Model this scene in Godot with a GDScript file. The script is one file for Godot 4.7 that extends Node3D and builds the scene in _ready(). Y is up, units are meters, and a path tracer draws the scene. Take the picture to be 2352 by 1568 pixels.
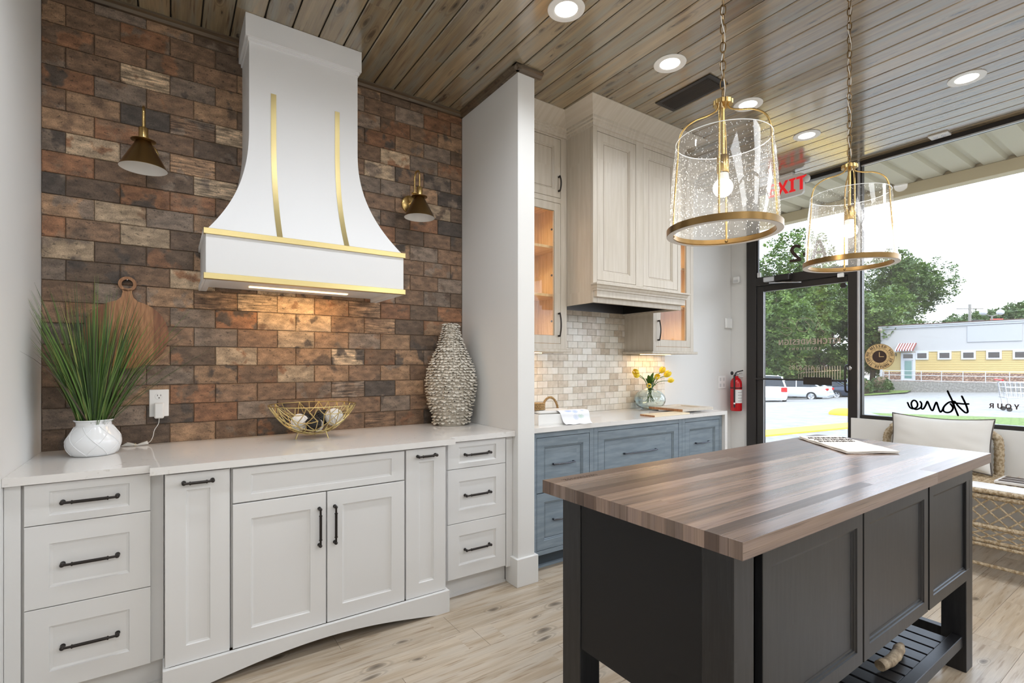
extends Node3D
# A kitchen showroom: brick alcove with a white range hood, a greige and blue nook, a dark island under two glass pendants, and a glazed shop front.
# x runs along the brick wall, y is up, z runs from the brick wall towards the viewer. Metres.

const H := 3.066        # ceiling
const PX := 2.1804      # left face of the partition
const PX2 := 2.303      # right face of the partition
const PZ := 0.684       # end of the partition
const SX := 5.4486      # plane of the shop front
const CT := 0.914       # worktops
const RZ := 6.1         # rear wall

var rng := RandomNumberGenerator.new()
var M := {}
var names := {}

# ------------------------------------------------------------------ mesh builder
class MB:
	var v := PackedVector3Array()
	var n := PackedVector3Array()
	var uv := PackedVector2Array()
	var col := PackedColorArray()
	var ix := PackedInt32Array()
	var xf := Transform3D.IDENTITY
	var tint := Color(1, 1, 1)
	var coloured := false

	func vert(p: Vector3, nn: Vector3, t: Vector2) -> int:
		v.append(xf * p)
		n.append((xf.basis * nn).normalized())
		uv.append(t)
		if coloured:
			col.append(tint)
		return v.size() - 1

	func flat_uv(p: Vector3, nn: Vector3) -> Vector2:
		var a := nn.abs()
		if a.y >= a.x and a.y >= a.z:
			return Vector2(p.x, p.z)
		if a.x >= a.z:
			return Vector2(p.z, p.y)
		return Vector2(p.x, p.y)

	func poly(pts: Array, out := Vector3.ZERO, uvs: Array = []) -> void:
		var nn := Vector3.ZERO
		for i in range(pts.size()):
			nn += (pts[i] as Vector3).cross(pts[(i + 1) % pts.size()])
		if nn.length() < 1e-14:
			return
		nn = nn.normalized()
		var p := pts.duplicate()
		var t := uvs.duplicate()
		if out != Vector3.ZERO and nn.dot(out) < 0.0:
			p.reverse()
			t.reverse()
			nn = -nn
		var b := v.size()
		for i in range(p.size()):
			vert(p[i], nn, t[i] if t.size() else flat_uv(p[i], nn))
		for i in range(1, p.size() - 1):
			ix.append_array([b, b + i + 1, b + i])

	func quad(a: Vector3, b: Vector3, c: Vector3, d: Vector3, out := Vector3.ZERO, uvs: Array = []) -> void:
		poly([a, b, c, d], out, uvs)

	func box(lo: Vector3, hi: Vector3, ch := 0.0) -> void:
		var c := (lo + hi) * 0.5
		var h := (hi - lo).abs() * 0.5
		ch = minf(ch, minf(h.x, minf(h.y, h.z)) * 0.9)
		for a in 3:
			var b := (a + 1) % 3
			var d := (a + 2) % 3
			for s in [-1.0, 1.0]:
				var o := Vector3.ZERO
				o[a] = s
				var q := []
				for w in [[-1, -1], [1, -1], [1, 1], [-1, 1]]:
					var p := Vector3.ZERO
					p[a] = h[a] * s
					p[b] = (h[b] - ch) * w[0]
					p[d] = (h[d] - ch) * w[1]
					q.append(c + p)
				poly(q, o)
		if ch <= 0.0:
			return
		for a in 3:
			var b := (a + 1) % 3
			var d := (a + 2) % 3
			for sb in [-1.0, 1.0]:
				for sd in [-1.0, 1.0]:
					var o := Vector3.ZERO
					o[b] = sb
					o[d] = sd
					var q := []
					for e in [[0, -1.0], [0, 1.0], [1, 1.0], [1, -1.0]]:
						var p := Vector3.ZERO
						p[a] = (h[a] - ch) * e[1]
						p[b] = sb * (h[b] if e[0] == 0 else h[b] - ch)
						p[d] = sd * (h[d] - ch if e[0] == 0 else h[d])
						q.append(c + p)
					poly(q, o)
		for sx in [-1.0, 1.0]:
			for sy in [-1.0, 1.0]:
				for sz in [-1.0, 1.0]:
					var s := Vector3(sx, sy, sz)
					var q := []
					for a in 3:
						var p := (h - Vector3(ch, ch, ch)) * s
						p[a] = h[a] * s[a]
						q.append(c + p)
					poly(q, s)

	func tube(path: Array, r, seg := 8, closed := false, caps := true) -> void:
		var m := path.size()
		var rr := func(i: int) -> float: return r[i] if r is Array else r
		var t0 := Vector3.ZERO
		var nrm := Vector3.ZERO
		var base := v.size()
		var length := 0.0
		for i in range(m + (1 if closed else 0)):
			var k := i % m
			var prev: Vector3 = path[(k - 1 + m) % m] if closed else path[maxi(k - 1, 0)]
			var next: Vector3 = path[(k + 1) % m] if closed else path[mini(k + 1, m - 1)]
			var t := (next - prev).normalized()
			if i == 0:
				nrm = t.cross(Vector3.UP if absf(t.y) < 0.9 else Vector3.RIGHT).normalized()
			else:
				nrm = (nrm - t * nrm.dot(t)).normalized()
				length += ((path[k] as Vector3) - (path[(k - 1 + m) % m] as Vector3)).length()
			t0 = t
			var bn := t.cross(nrm)
			for j in range(seg + 1):
				var a := TAU * j / seg
				var d := nrm * cos(a) + bn * sin(a)
				vert((path[k] as Vector3) + d * rr.call(k), d, Vector2(length, float(j) / seg))
		var w := seg + 1
		for i in range(m - (0 if closed else 1)):
			for j in range(seg):
				var a := base + i * w + j
				ix.append_array([a, a + w, a + 1, a + 1, a + w, a + w + 1])
		if caps and not closed:
			for e in [0, m - 1]:
				var pts := []
				for j in range(seg):
					pts.append(xf.affine_inverse() * v[base + e * w + j])
				var dir: Vector3 = ((path[0] as Vector3) - (path[1] as Vector3)) if e == 0 else ((path[m - 1] as Vector3) - (path[m - 2] as Vector3))
				poly(pts, dir)

	func lathe(prof: Array, seg: int, o := Vector3.ZERO, a0 := 0.0, a1 := TAU) -> void:
		# prof: Vector2(radius, height) from one end to the other, the outside on the right hand when going up
		var m := prof.size()
		var sn := []
		for i in range(m - 1):
			var d: Vector2 = prof[i + 1] - prof[i]
			sn.append(Vector2(d.y, -d.x).normalized())
		for i in range(m - 1):
			var na: Vector2 = sn[i]
			var nb: Vector2 = sn[i]
			if i > 0 and na.dot(sn[i - 1]) > 0.75:
				na = (na + sn[i - 1]).normalized()
			if i < m - 2 and nb.dot(sn[i + 1]) > 0.75:
				nb = (nb + sn[i + 1]).normalized()
			var b := v.size()
			for j in range(seg + 1):
				var a := a0 + (a1 - a0) * j / seg
				var c := Vector3(cos(a), 0, sin(a))
				vert(o + c * prof[i].x + Vector3(0, prof[i].y, 0), c * na.x + Vector3(0, na.y, 0), Vector2(a, prof[i].y))
				vert(o + c * prof[i + 1].x + Vector3(0, prof[i + 1].y, 0), c * nb.x + Vector3(0, nb.y, 0), Vector2(a, prof[i + 1].y))
			for j in range(seg):
				var q := b + j * 2
				ix.append_array([q, q + 3, q + 1, q, q + 2, q + 3])

	func grid(pts: Array, wrap_u := false, flip := false) -> void:
		# pts[i][j]: a smooth sheet
		var a := pts.size()
		var b: int = pts[0].size()
		var base := v.size()
		for i in range(a):
			for j in range(b):
				var l: Vector3 = pts[i][(j - 1 + b) % b] if wrap_u else pts[i][maxi(j - 1, 0)]
				var r: Vector3 = pts[i][(j + 1) % b] if wrap_u else pts[i][mini(j + 1, b - 1)]
				var d: Vector3 = pts[maxi(i - 1, 0)][j]
				var u: Vector3 = pts[mini(i + 1, a - 1)][j]
				var nn := (r - l).cross(u - d)
				if nn.length() < 1e-12:
					nn = Vector3.UP
				vert(pts[i][j], (-nn if flip else nn).normalized(), Vector2(float(j) / (b - 1), float(i) / (a - 1)))
		for i in range(a - 1):
			for j in range(b if wrap_u else b - 1):
				var p := base + i * b + j
				var q := base + i * b + (j + 1) % b
				if flip:
					ix.append_array([p, q, q + b, p, q + b, p + b])
				else:
					ix.append_array([p, q + b, q, p, p + b, q + b])

	func ball(c: Vector3, r: Vector3, seg := 16, rings := 10) -> void:
		var base := v.size()
		for i in range(rings + 1):
			var f := PI * i / rings
			for j in range(seg + 1):
				var a := TAU * j / seg
				var d := Vector3(sin(f) * cos(a), cos(f), sin(f) * sin(a))
				vert(c + d * r, (d / r).normalized(), Vector2(float(j) / seg, float(i) / rings))
		for i in range(rings):
			for j in range(seg):
				var p := base + i * (seg + 1) + j
				ix.append_array([p, p + seg + 2, p + 1, p, p + seg + 1, p + seg + 2])

	func extrude(outline: PackedVector2Array, o: Vector3, ax: Vector3, ay: Vector3, d: Vector3, uv_scale := 1.0) -> void:
		# outline on the plane o + ax x + ay y, swept along d
		var tri := Geometry2D.triangulate_polygon(outline)
		for side in 2:
			var off := d if side else Vector3.ZERO
			var out := d if side else -d
			for i in range(0, tri.size(), 3):
				var p := []
				var t := []
				for k in 3:
					var q := outline[tri[i + k]]
					p.append(o + ax * q.x + ay * q.y + off)
					t.append(q * uv_scale)
				poly(p, out, t)
		var area := 0.0
		for i in range(outline.size()):
			var p := outline[i]
			var q := outline[(i + 1) % outline.size()]
			area += p.x * q.y - q.x * p.y
		for i in range(outline.size()):
			var p := outline[i]
			var q := outline[(i + 1) % outline.size()]
			var e := (q - p).normalized()
			var o2 := Vector2(e.y, -e.x) * signf(area)
			var a := o + ax * p.x + ay * p.y
			var b := o + ax * q.x + ay * q.y
			poly([a, b, b + d, a + d], ax * o2.x + ay * o2.y)

	func shaker(o: Vector3, r: Vector3, u: Vector3, w: float, h: float, th: float, rx: float, ry: float, dep: float, bev: float, steps := 1) -> void:
		# a framed front: o its lower left corner at the face, r right, u up, the face towards r x u
		var f := r.cross(u).normalized()
		var e := 0.0015
		var at := func(x: float, y: float, z: float) -> Vector3: return o + r * x + u * y + f * z
		var ring := func(x0: float, y0: float, z0: float, x1: float, y1: float, z1: float) -> void:
			var A := [at.call(x0, y0, z0), at.call(w - x0, y0, z0), at.call(w - x0, h - y0, z0), at.call(x0, h - y0, z0)]
			var B := [at.call(x1, y1, z1), at.call(w - x1, y1, z1), at.call(w - x1, h - y1, z1), at.call(x1, h - y1, z1)]
			for i in 4:
				var j := (i + 1) % 4
				poly([A[i], A[j], B[j], B[i]])
		ring.call(0.0, 0.0, -th, 0.0, 0.0, -e)
		ring.call(0.0, 0.0, -e, e, e, 0.0)
		ring.call(e, e, 0.0, rx, ry, 0.0)
		var x := rx
		var y := ry
		var z := 0.0
		for s in range(steps):
			var b1 := bev / steps
			var d1 := dep / steps
			ring.call(x, y, z, x + b1 * 0.25, y + b1 * 0.25, z - d1 * 0.7)
			ring.call(x + b1 * 0.25, y + b1 * 0.25, z - d1 * 0.7, x + b1, y + b1, z - d1)
			x += b1
			y += b1
			z -= d1
		poly([at.call(0, 0, -th), at.call(0, h, -th), at.call(w, h, -th), at.call(w, 0, -th)])

	func mesh() -> ArrayMesh:
		var a := []
		a.resize(Mesh.ARRAY_MAX)
		a[Mesh.ARRAY_VERTEX] = v
		a[Mesh.ARRAY_NORMAL] = n
		a[Mesh.ARRAY_TEX_UV] = uv
		if coloured:
			a[Mesh.ARRAY_COLOR] = col
		a[Mesh.ARRAY_INDEX] = ix
		var m := ArrayMesh.new()
		m.add_surface_from_arrays(Mesh.PRIMITIVE_TRIANGLES, a)
		return m

# ------------------------------------------------------------------ scene helpers
func numbered(called: String) -> String:
	var k: int = names.get(called, 0)
	names[called] = k + 1
	return called if k == 0 else "%s_%03d" % [called, k]

func thing(called: String, label: String, category: String, at := Vector3.ZERO, turn := 0.0, group := "") -> Node3D:
	var o := Node3D.new()
	o.name = numbered(called)
	add_child(o)
	o.position = at
	o.rotation.y = turn
	o.set_meta("label", label)
	o.set_meta("category", category)
	if group:
		o.set_meta("group", group)
	return o

func copy(o: Node3D, at: Vector3, label := "", turn := INF) -> Node3D:
	var c: Node3D = o.duplicate()
	var base := String(o.name)
	if base.length() > 4 and base.substr(base.length() - 3).is_valid_int():
		base = base.substr(0, base.length() - 4)
	c.name = numbered(base)
	add_child(c)
	c.position = at
	if turn != INF:
		c.rotation.y = turn
	if label:
		c.set_meta("label", label)
	return c

func setting(called: String, label := "") -> Node3D:
	var o := Node3D.new()
	o.name = numbered(called)
	add_child(o)
	o.set_meta("kind", "structure")
	if label:
		o.set_meta("label", label)
	return o

func gx(o: Node) -> Transform3D:
	var t := Transform3D.IDENTITY
	while o is Node3D and o != self:
		t = (o as Node3D).transform * t
		o = o.get_parent()
	return t

func inst(parent: Node, called: String, mesh: Mesh, m: Material, at := Transform3D.IDENTITY) -> MeshInstance3D:
	var o := MeshInstance3D.new()
	o.mesh = mesh
	o.material_override = m
	o.transform = at
	if parent == self:
		o.name = numbered(called)
		add_child(o)
	else:
		o.name = called
		parent.add_child(o, true)
	return o

func part(parent: Node, called: String, b: MB, m: Material, kind := "", label := "") -> MeshInstance3D:
	# b holds world coordinates
	var t := gx(parent).affine_inverse()
	if t != Transform3D.IDENTITY:
		for i in range(b.v.size()):
			b.v[i] = t * b.v[i]
			b.n[i] = t.basis * b.n[i]
	var o := inst(parent, called, b.mesh(), m)
	if kind:
		o.set_meta("kind", kind)
	if label:
		o.set_meta("label", label)
	return o

func tag(o: Node, label: String, category: String, group := "") -> Node:
	o.set_meta("label", label)
	o.set_meta("category", category)
	if group:
		o.set_meta("group", group)
	return o

func bx(parent: Node, called: String, lo: Vector3, hi: Vector3, m: Material, ch := 0.0) -> MeshInstance3D:
	var b := MB.new()
	b.box(lo, hi, ch)
	return part(parent, called, b, m)

func struct_box(called: String, lo: Vector3, hi: Vector3, m: Material, ch := 0.0) -> MeshInstance3D:
	var o := bx(self, called, lo, hi, m, ch)
	o.set_meta("kind", "structure")
	return o

func scatter(parent: Node, called: String, mesh: Mesh, m: Material, where: Array, colors: Array = []) -> MultiMeshInstance3D:
	var mm := MultiMesh.new()
	mm.transform_format = MultiMesh.TRANSFORM_3D
	mm.use_colors = colors.size() > 0
	mm.mesh = mesh
	mm.instance_count = where.size()
	var inv := gx(parent).affine_inverse()
	for i in range(where.size()):
		mm.set_instance_transform(i, inv * where[i])
		if colors.size():
			mm.set_instance_color(i, colors[i])
	var o := MultiMeshInstance3D.new()
	o.multimesh = mm
	o.material_override = m
	o.name = called
	parent.add_child(o, true)
	o.set_meta("kind", "stuff")
	return o

func text(parent: Node, called: String, what: String, size: float, at: Transform3D, m: Material, font := "Droid Sans", weight := 400, depth := 0.001, spacing := 0) -> MeshInstance3D:
	var t := TextMesh.new()
	t.text = what
	var f := SystemFont.new()
	f.font_names = PackedStringArray([font])
	f.font_weight = weight
	if spacing:
		var fv := FontVariation.new()
		fv.base_font = f
		fv.spacing_glyph = spacing
		t.font = fv
	else:
		t.font = f
	t.font_size = 64
	t.pixel_size = size / 47.0
	t.depth = depth
	t.curve_step = 1.0
	return inst(parent, called, t, m, gx(parent).affine_inverse() * at)

func spline(pts: Array, per := 6, closed := false) -> Array:
	var out := []
	var m := pts.size()
	for i in range(m if closed else m - 1):
		var p0 = pts[(i - 1 + m) % m] if closed else pts[maxi(i - 1, 0)]
		var p1 = pts[i]
		var p2 = pts[(i + 1) % m]
		var p3 = pts[(i + 2) % m] if closed else pts[mini(i + 2, m - 1)]
		for k in range(per):
			var t := float(k) / per
			out.append(0.5 * ((2.0 * p1) + (p2 - p0) * t + (2.0 * p0 - 5.0 * p1 + 4.0 * p2 - p3) * t * t + (3.0 * p1 - p0 - 3.0 * p2 + p3) * t * t * t))
	if not closed:
		out.append(pts[m - 1])
	return out

# ------------------------------------------------------------------ materials
func mat(c: Color, rough := 0.5, metal := 0.0, spec := 0.5) -> StandardMaterial3D:
	var m := StandardMaterial3D.new()
	m.albedo_color = c
	m.roughness = rough
	m.metallic = metal
	m.metallic_specular = spec
	return m

func rgb(r: float, g: float, b: float) -> Color:
	return Color(r / 255.0, g / 255.0, b / 255.0)

func glow(c: Color, e: float) -> StandardMaterial3D:
	var m := mat(c, 0.4)
	m.emission_enabled = true
	m.emission = c
	m.emission_energy_multiplier = e
	return m

func textured(t: Texture2D, rough: float, scale := Vector3.ZERO, tint := Color.WHITE, world := true) -> StandardMaterial3D:
	var m := mat(tint, rough)
	m.albedo_texture = t
	if scale != Vector3.ZERO:
		m.uv1_triplanar = true
		m.uv1_world_triplanar = world
		m.uv1_triplanar_sharpness = 8.0
		m.uv1_scale = scale
	return m

func noise(w: int, h: int, freq: float, sd: int, sx := 1, sy := 1, octaves := 3, kind := FastNoiseLite.TYPE_SIMPLEX_SMOOTH) -> PackedByteArray:
	# an 8-bit field of w x h, drawn out sx times along u and sy times along v
	var f := FastNoiseLite.new()
	f.seed = sd
	f.noise_type = kind
	f.frequency = freq
	f.fractal_octaves = octaves
	if octaves == 1:
		f.fractal_type = FastNoiseLite.FRACTAL_NONE
	var im := f.get_image(w / sx, h / sy)
	im.convert(Image.FORMAT_L8)
	if sx > 1 or sy > 1:
		im.resize(w, h, Image.INTERPOLATE_CUBIC)
	return im.get_data()

func picture(w: int, h: int, d: PackedByteArray) -> ImageTexture:
	return ImageTexture.create_from_image(Image.create_from_data(w, h, false, Image.FORMAT_RGB8, d))

func mixed(w: int, h: int, a: Color, b: Color, field: PackedByteArray, fine: PackedByteArray, fine_amount := 0.15, lo := 60, hi := 195) -> ImageTexture:
	# colour a to b along field, its brightness shaken by fine
	var d := PackedByteArray()
	d.resize(w * h * 3)
	for i in range(w * h):
		var t := clampf((field[i] - lo) / float(hi - lo), 0.0, 1.0)
		var s := 1.0 + (fine[i] - 128) / 128.0 * fine_amount
		d[i * 3] = int(clampf((a.r + (b.r - a.r) * t) * s, 0.0, 1.0) * 255.0)
		d[i * 3 + 1] = int(clampf((a.g + (b.g - a.g) * t) * s, 0.0, 1.0) * 255.0)
		d[i * 3 + 2] = int(clampf((a.b + (b.b - a.b) * t) * s, 0.0, 1.0) * 255.0)
	return picture(w, h, d)

func board_texture(w: int, h: int, strips: int, a: Color, b: Color, c: Color, dark: Color, sd: int, fine_amt: float, knots: int, streak_lo: int, tone := 0.1) -> ImageTexture:
	# strips boards of wood one above the other, the grain along u
	var coarse := noise(w, h, 0.02, sd, 16, 1, 3)
	var fine := noise(w, h, 0.2, sd + 1, 32, 1, 3)
	var hue := noise(w, h, 0.012, sd + 2, 8, 1, 3)
	var streak := noise(w, h, 0.04, sd + 3, 16, 1, 4)
	var d := PackedByteArray()
	d.resize(w * h * 3)
	rng.seed = sd
	var sh := h / strips
	var off := []
	var val := []
	var hues := []
	for s in range(strips):
		off.append(rng.randi() % w)
		val.append(1.0 + rng.randf_range(-tone, tone))
		hues.append(rng.randf_range(-0.35, 0.35))
	for y in range(h):
		var s := mini(y / sh, strips - 1)
		var o: int = off[s]
		var br: float = val[s]
		var hs: float = hues[s]
		for x in range(w):
			var i := y * w + (x + o) % w
			var t := clampf((coarse[i] - 60) / 135.0, 0.0, 1.0)
			var q := clampf((hue[i] - 110) / 90.0 + hs, 0.0, 1.0)
			var k := clampf((streak[i] - streak_lo) / 70.0, 0.0, 0.85)
			var f := br * (1.0 + (fine[i] - 128) / 128.0 * fine_amt)
			var r := a.r + (b.r - a.r) * t
			var g := a.g + (b.g - a.g) * t
			var e := a.b + (b.b - a.b) * t
			r += (c.r - r) * q * 0.75
			g += (c.g - g) * q * 0.75
			e += (c.b - e) * q * 0.75
			r = (r + (dark.r - r) * k) * f
			g = (g + (dark.g - g) * k) * f
			e = (e + (dark.b - e) * k) * f
			var j := (y * w + x) * 3
			d[j] = int(clampf(r, 0.0, 1.0) * 255.0)
			d[j + 1] = int(clampf(g, 0.0, 1.0) * 255.0)
			d[j + 2] = int(clampf(e, 0.0, 1.0) * 255.0)
	for kn in range(knots):
		var ky := rng.randi_range(0, strips - 1) * sh + rng.randi_range(sh / 5, sh * 4 / 5)
		var kx := rng.randi() % w
		var ry := rng.randf_range(sh * 0.03, sh * 0.085)
		var rx := ry * rng.randf_range(1.3, 2.6)
		var wob := rng.randf() * TAU
		for dy in range(int(-ry * 5), int(ry * 5)):
			var y := ky + dy
			if y < 0 or y >= h or y / sh != ky / sh:
				continue
			for dx in range(int(-rx * 6), int(rx * 6)):
				var u := dx / rx
				var q := dy / ry + sin(u * 0.7 + wob) * 0.4
				var rr := sqrt(u * u * 0.45 + q * q)
				if rr > 3.0:
					continue
				var k := 0.0
				if rr < 1.0:
					k = 0.75 * (1.0 - rr * 0.5)
				else:
					k = (3.0 - rr) * 0.16 * (0.5 + 0.5 * sin(rr * 7.0))
				var j := (y * w + posmod(kx + dx, w)) * 3
				for ch in 3:
					var v := d[j + ch] / 255.0
					d[j + ch] = int(clampf(v + (dark[ch] * 0.5 - v) * k, 0.0, 1.0) * 255.0)
	return picture(w, h, d)

# the bricks' tones, row by row from the worktop up: l light buff, t tan, m brown, g grey brown, r rusty, d dark (one brick by the left sconce painted as its shadow), k charred; capitals are cut with drag lines
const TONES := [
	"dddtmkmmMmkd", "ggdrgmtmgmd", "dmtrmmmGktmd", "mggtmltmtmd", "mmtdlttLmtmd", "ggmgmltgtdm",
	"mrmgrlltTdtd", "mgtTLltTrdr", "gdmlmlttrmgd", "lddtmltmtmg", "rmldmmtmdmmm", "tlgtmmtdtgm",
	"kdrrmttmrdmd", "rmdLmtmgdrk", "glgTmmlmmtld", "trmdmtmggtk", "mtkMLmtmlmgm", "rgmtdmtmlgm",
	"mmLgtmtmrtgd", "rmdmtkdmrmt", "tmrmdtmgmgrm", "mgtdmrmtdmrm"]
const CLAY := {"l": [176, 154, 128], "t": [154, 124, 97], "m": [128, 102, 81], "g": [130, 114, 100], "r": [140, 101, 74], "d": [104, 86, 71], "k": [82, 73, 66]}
const BW := 0.2007
const BH := 0.0989

func brick_row(k: int) -> Array:
	var x := (0.084 if k % 2 == 0 else 0.187)
	var e := [0.0]
	while x < PX - 0.02:
		e.append(x)
		x += BW
	e.append(PX)
	return e

func brick_texture() -> ImageTexture:
	var w := 1440
	var h := 1408
	var fine := noise(w, h, 0.22, 11, 1, 1, 3)
	var mid := noise(w, h, 0.035, 12, 2, 1, 4)
	var blot := noise(w, h, 0.011, 13, 1, 1, 4)
	var line := noise(w, h, 0.11, 14, 12, 1, 3)
	var pit := noise(w, h, 0.09, 15, 2, 1, 2)
	var d := PackedByteArray()
	d.resize(w * h * 3)
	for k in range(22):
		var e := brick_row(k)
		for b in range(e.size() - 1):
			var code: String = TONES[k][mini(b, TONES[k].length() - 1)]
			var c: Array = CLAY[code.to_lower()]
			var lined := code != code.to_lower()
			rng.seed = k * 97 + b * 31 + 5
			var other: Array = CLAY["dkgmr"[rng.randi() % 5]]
			var shift := rng.randi_range(-28, 28)
			var br := rng.randf_range(0.92, 1.08)
			var x0 := int(e[b] / PX * w)
			var x1 := int(e[b + 1] / PX * w)
			for yy in range(64):
				var y := (21 - k) * 64 + yy
				var ey := mini(yy, 63 - yy)
				for x in range(x0, mini(x1, w)):
					var i := y * w + x
					var t := clampf((blot[i] - 150 + shift) / 40.0, 0.0, 0.9)
					var f := br * (1.0 + (fine[i] - 128) / 128.0 * 0.16 + (mid[i] - 128) / 128.0 * 0.26)
					if lined:
						f *= 1.0 + (line[i] - 128) / 128.0 * 0.42
					if pit[i] > 205:
						f *= 0.72
					var ex := mini(x - x0, x1 - 1 - x)
					if mini(ex, ey) < 2 + (mid[i] >> 6):
						f *= 0.9 if mid[i] > 120 else 1.1
					var j := i * 3
					d[j] = int(clampf((c[0] + (other[0] - c[0]) * t) * f, 0, 255))
					d[j + 1] = int(clampf((c[1] + (other[1] - c[1]) * t) * f, 0, 255))
					d[j + 2] = int(clampf((c[2] + (other[2] - c[2]) * t) * f, 0, 255))
	return picture(w, h, d)

func make_materials() -> void:
	M.wall = mat(rgb(226, 225, 222), 0.55)
	M.wall_rear = mat(rgb(214, 213, 210), 0.6)
	M.cab = mat(rgb(222, 221, 219), 0.36)
	M.cab_in = mat(rgb(210, 208, 204), 0.5)
	M.hood = mat(rgb(228, 228, 228), 0.5)
	M.brass = mat(rgb(198, 168, 110), 0.27, 1.0)
	M.gold = mat(rgb(206, 188, 134), 0.36, 1.0)
	M.brass_dark = mat(rgb(132, 106, 68), 0.3, 1.0)
	M.white_in = mat(rgb(236, 234, 230), 0.5)
	M.pull = mat(rgb(58, 54, 52), 0.3, 0.85)
	M.pull_steel = mat(rgb(96, 98, 104), 0.26, 0.9)
	M.steel = mat(rgb(176, 176, 178), 0.3, 1.0)
	M.chrome = mat(rgb(205, 206, 210), 0.12, 1.0)
	M.black = mat(rgb(28, 27, 27), 0.45)
	M.bronze = mat(rgb(46, 42, 40), 0.4, 0.25)
	M.silver = mat(rgb(214, 216, 220), 0.3, 0.6)
	M.plastic = mat(rgb(238, 238, 236), 0.35)
	M.plastic_grey = mat(rgb(205, 206, 206), 0.4)
	M.slot = mat(rgb(40, 38, 36), 0.6)
	M.pot = mat(rgb(234, 236, 238), 0.12)
	M.cable = mat(rgb(236, 234, 228), 0.4)
	M.mortar = mat(rgb(118, 99, 83), 0.9)
	M.gap = mat(rgb(34, 28, 24), 0.9)
	M.grout = mat(rgb(150, 144, 132), 0.8)
	M.red = mat(rgb(190, 20, 28), 0.16)
	M.red_ink = glow(rgb(226, 40, 44), 0.5)
	M.decal = mat(rgb(58, 40, 34), 0.6)
	M.decal_pale = mat(rgb(168, 150, 132), 0.6)
	M.ink = mat(rgb(70, 62, 58), 0.8)
	M.fabric = mat(rgb(222, 220, 216), 0.9)
	M.piping = mat(rgb(92, 86, 82), 0.9)
	M.paper = mat(rgb(232, 230, 228), 0.6)
	M.bulb = glow(Color(1.0, 0.96, 0.9), 4.0)
	M.bulb_neck = mat(rgb(236, 236, 232), 0.4)
	M.led = glow(Color(1.0, 0.98, 0.95), 3.0)
	M.led_warm = glow(Color(1.0, 0.83, 0.58), 4.0)
	var g := mat(Color(1, 1, 1, 0.03), 0.0)
	g.transparency = BaseMaterial3D.TRANSPARENCY_ALPHA
	g.metallic_specular = 0.3
	M.glass = g
	var g2 := mat(Color(0.97, 0.985, 1, 0.05), 0.02)
	g2.transparency = BaseMaterial3D.TRANSPARENCY_ALPHA
	M.shade_glass = g2
	var g3 := mat(Color(0.93, 0.975, 0.985, 0.0), 0.02)
	g3.refraction_enabled = true
	g3.refraction_scale = 0.05
	M.aqua = g3
	M.seed = mat(Color(1, 1, 1), 0.15)
	# drawn surfaces
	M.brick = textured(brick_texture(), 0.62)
	var rough := noise(512, 512, 0.09, 77, 1, 1, 4)
	var bump := Image.create_from_data(1024, 1024, false, Image.FORMAT_L8, noise(1024, 1024, 0.1, 78, 1, 1, 4))
	M.brick.heightmap_enabled = true
	M.brick.heightmap_texture = ImageTexture.create_from_image(bump)
	M.brick.heightmap_scale = 0.12
	M.brick.uv1_scale = Vector3(1, 1, 1)
	M.ceil = textured(board_texture(1536, 1024, 8, rgb(134, 117, 92), rgb(152, 134, 104), rgb(134, 130, 116), rgb(98, 82, 66), 201, 0.06, 24, 178, 0.13), 0.2)
	M.ceil.metallic_specular = 0.7
	M.ceil.clearcoat_enabled = true
	M.ceil.clearcoat = 1.0
	M.ceil.clearcoat_roughness = 0.12
	M.floor = textured(board_texture(1408, 1200, 6, rgb(172, 155, 133), rgb(190, 175, 155), rgb(190, 179, 164), rgb(146, 125, 101), 301, 0.04, 7, 168, 0.05), 0.28)
	M.walnut = textured(board_texture(1024, 1024, 10, rgb(116, 96, 83), rgb(138, 116, 101), rgb(130, 110, 100), rgb(88, 71, 61), 401, 0.08, 0, 172, 0.13), 0.24)
	M.walnut.metallic_specular = 0.6
	M.trim = textured(board_texture(512, 256, 2, rgb(92, 74, 56), rgb(110, 90, 66), rgb(96, 86, 72), rgb(60, 48, 38), 501, 0.15, 0, 160), 0.45, Vector3(1.2, 4, 1.2))
	var v1 := noise(512, 512, 0.05, 601, 1, 16, 3)
	var v2 := noise(512, 512, 0.25, 602, 1, 16, 3)
	M.greige = textured(mixed(512, 512, rgb(190, 180, 164), rgb(198, 189, 175), v1, v2, 0.015), 0.4, Vector3(1.1, 1.1, 1.1))
	M.greige_edge = mat(rgb(120, 104, 84), 0.6)
	var w1 := noise(512, 512, 0.05, 611, 8, 1, 3)
	var w2 := noise(512, 512, 0.3, 612, 16, 1, 3)
	M.blue = textured(mixed(512, 512, rgb(118, 131, 141), rgb(132, 145, 154), w1, w2, 0.035), 0.4, Vector3(1.1, 1.1, 1.1))
	M.blue_edge = mat(rgb(58, 68, 76), 0.6)
	M.maple = textured(mixed(512, 512, rgb(216, 180, 124), rgb(228, 196, 142), v1, v2, 0.04), 0.45, Vector3(1.4, 1.4, 1.4))
	M.ebony = textured(mixed(512, 512, rgb(24, 24, 26), rgb(33, 33, 35), v1, v2, 0.2), 0.38, Vector3(1.6, 1.6, 1.6))
	M.ebony_flat = mat(rgb(23, 23, 25), 0.5, 0.0, 0.4)
	var q1 := noise(512, 512, 0.012, 621, 1, 1, 5, FastNoiseLite.TYPE_PERLIN)
	var qd := PackedByteArray()
	qd.resize(512 * 512 * 3)
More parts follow.
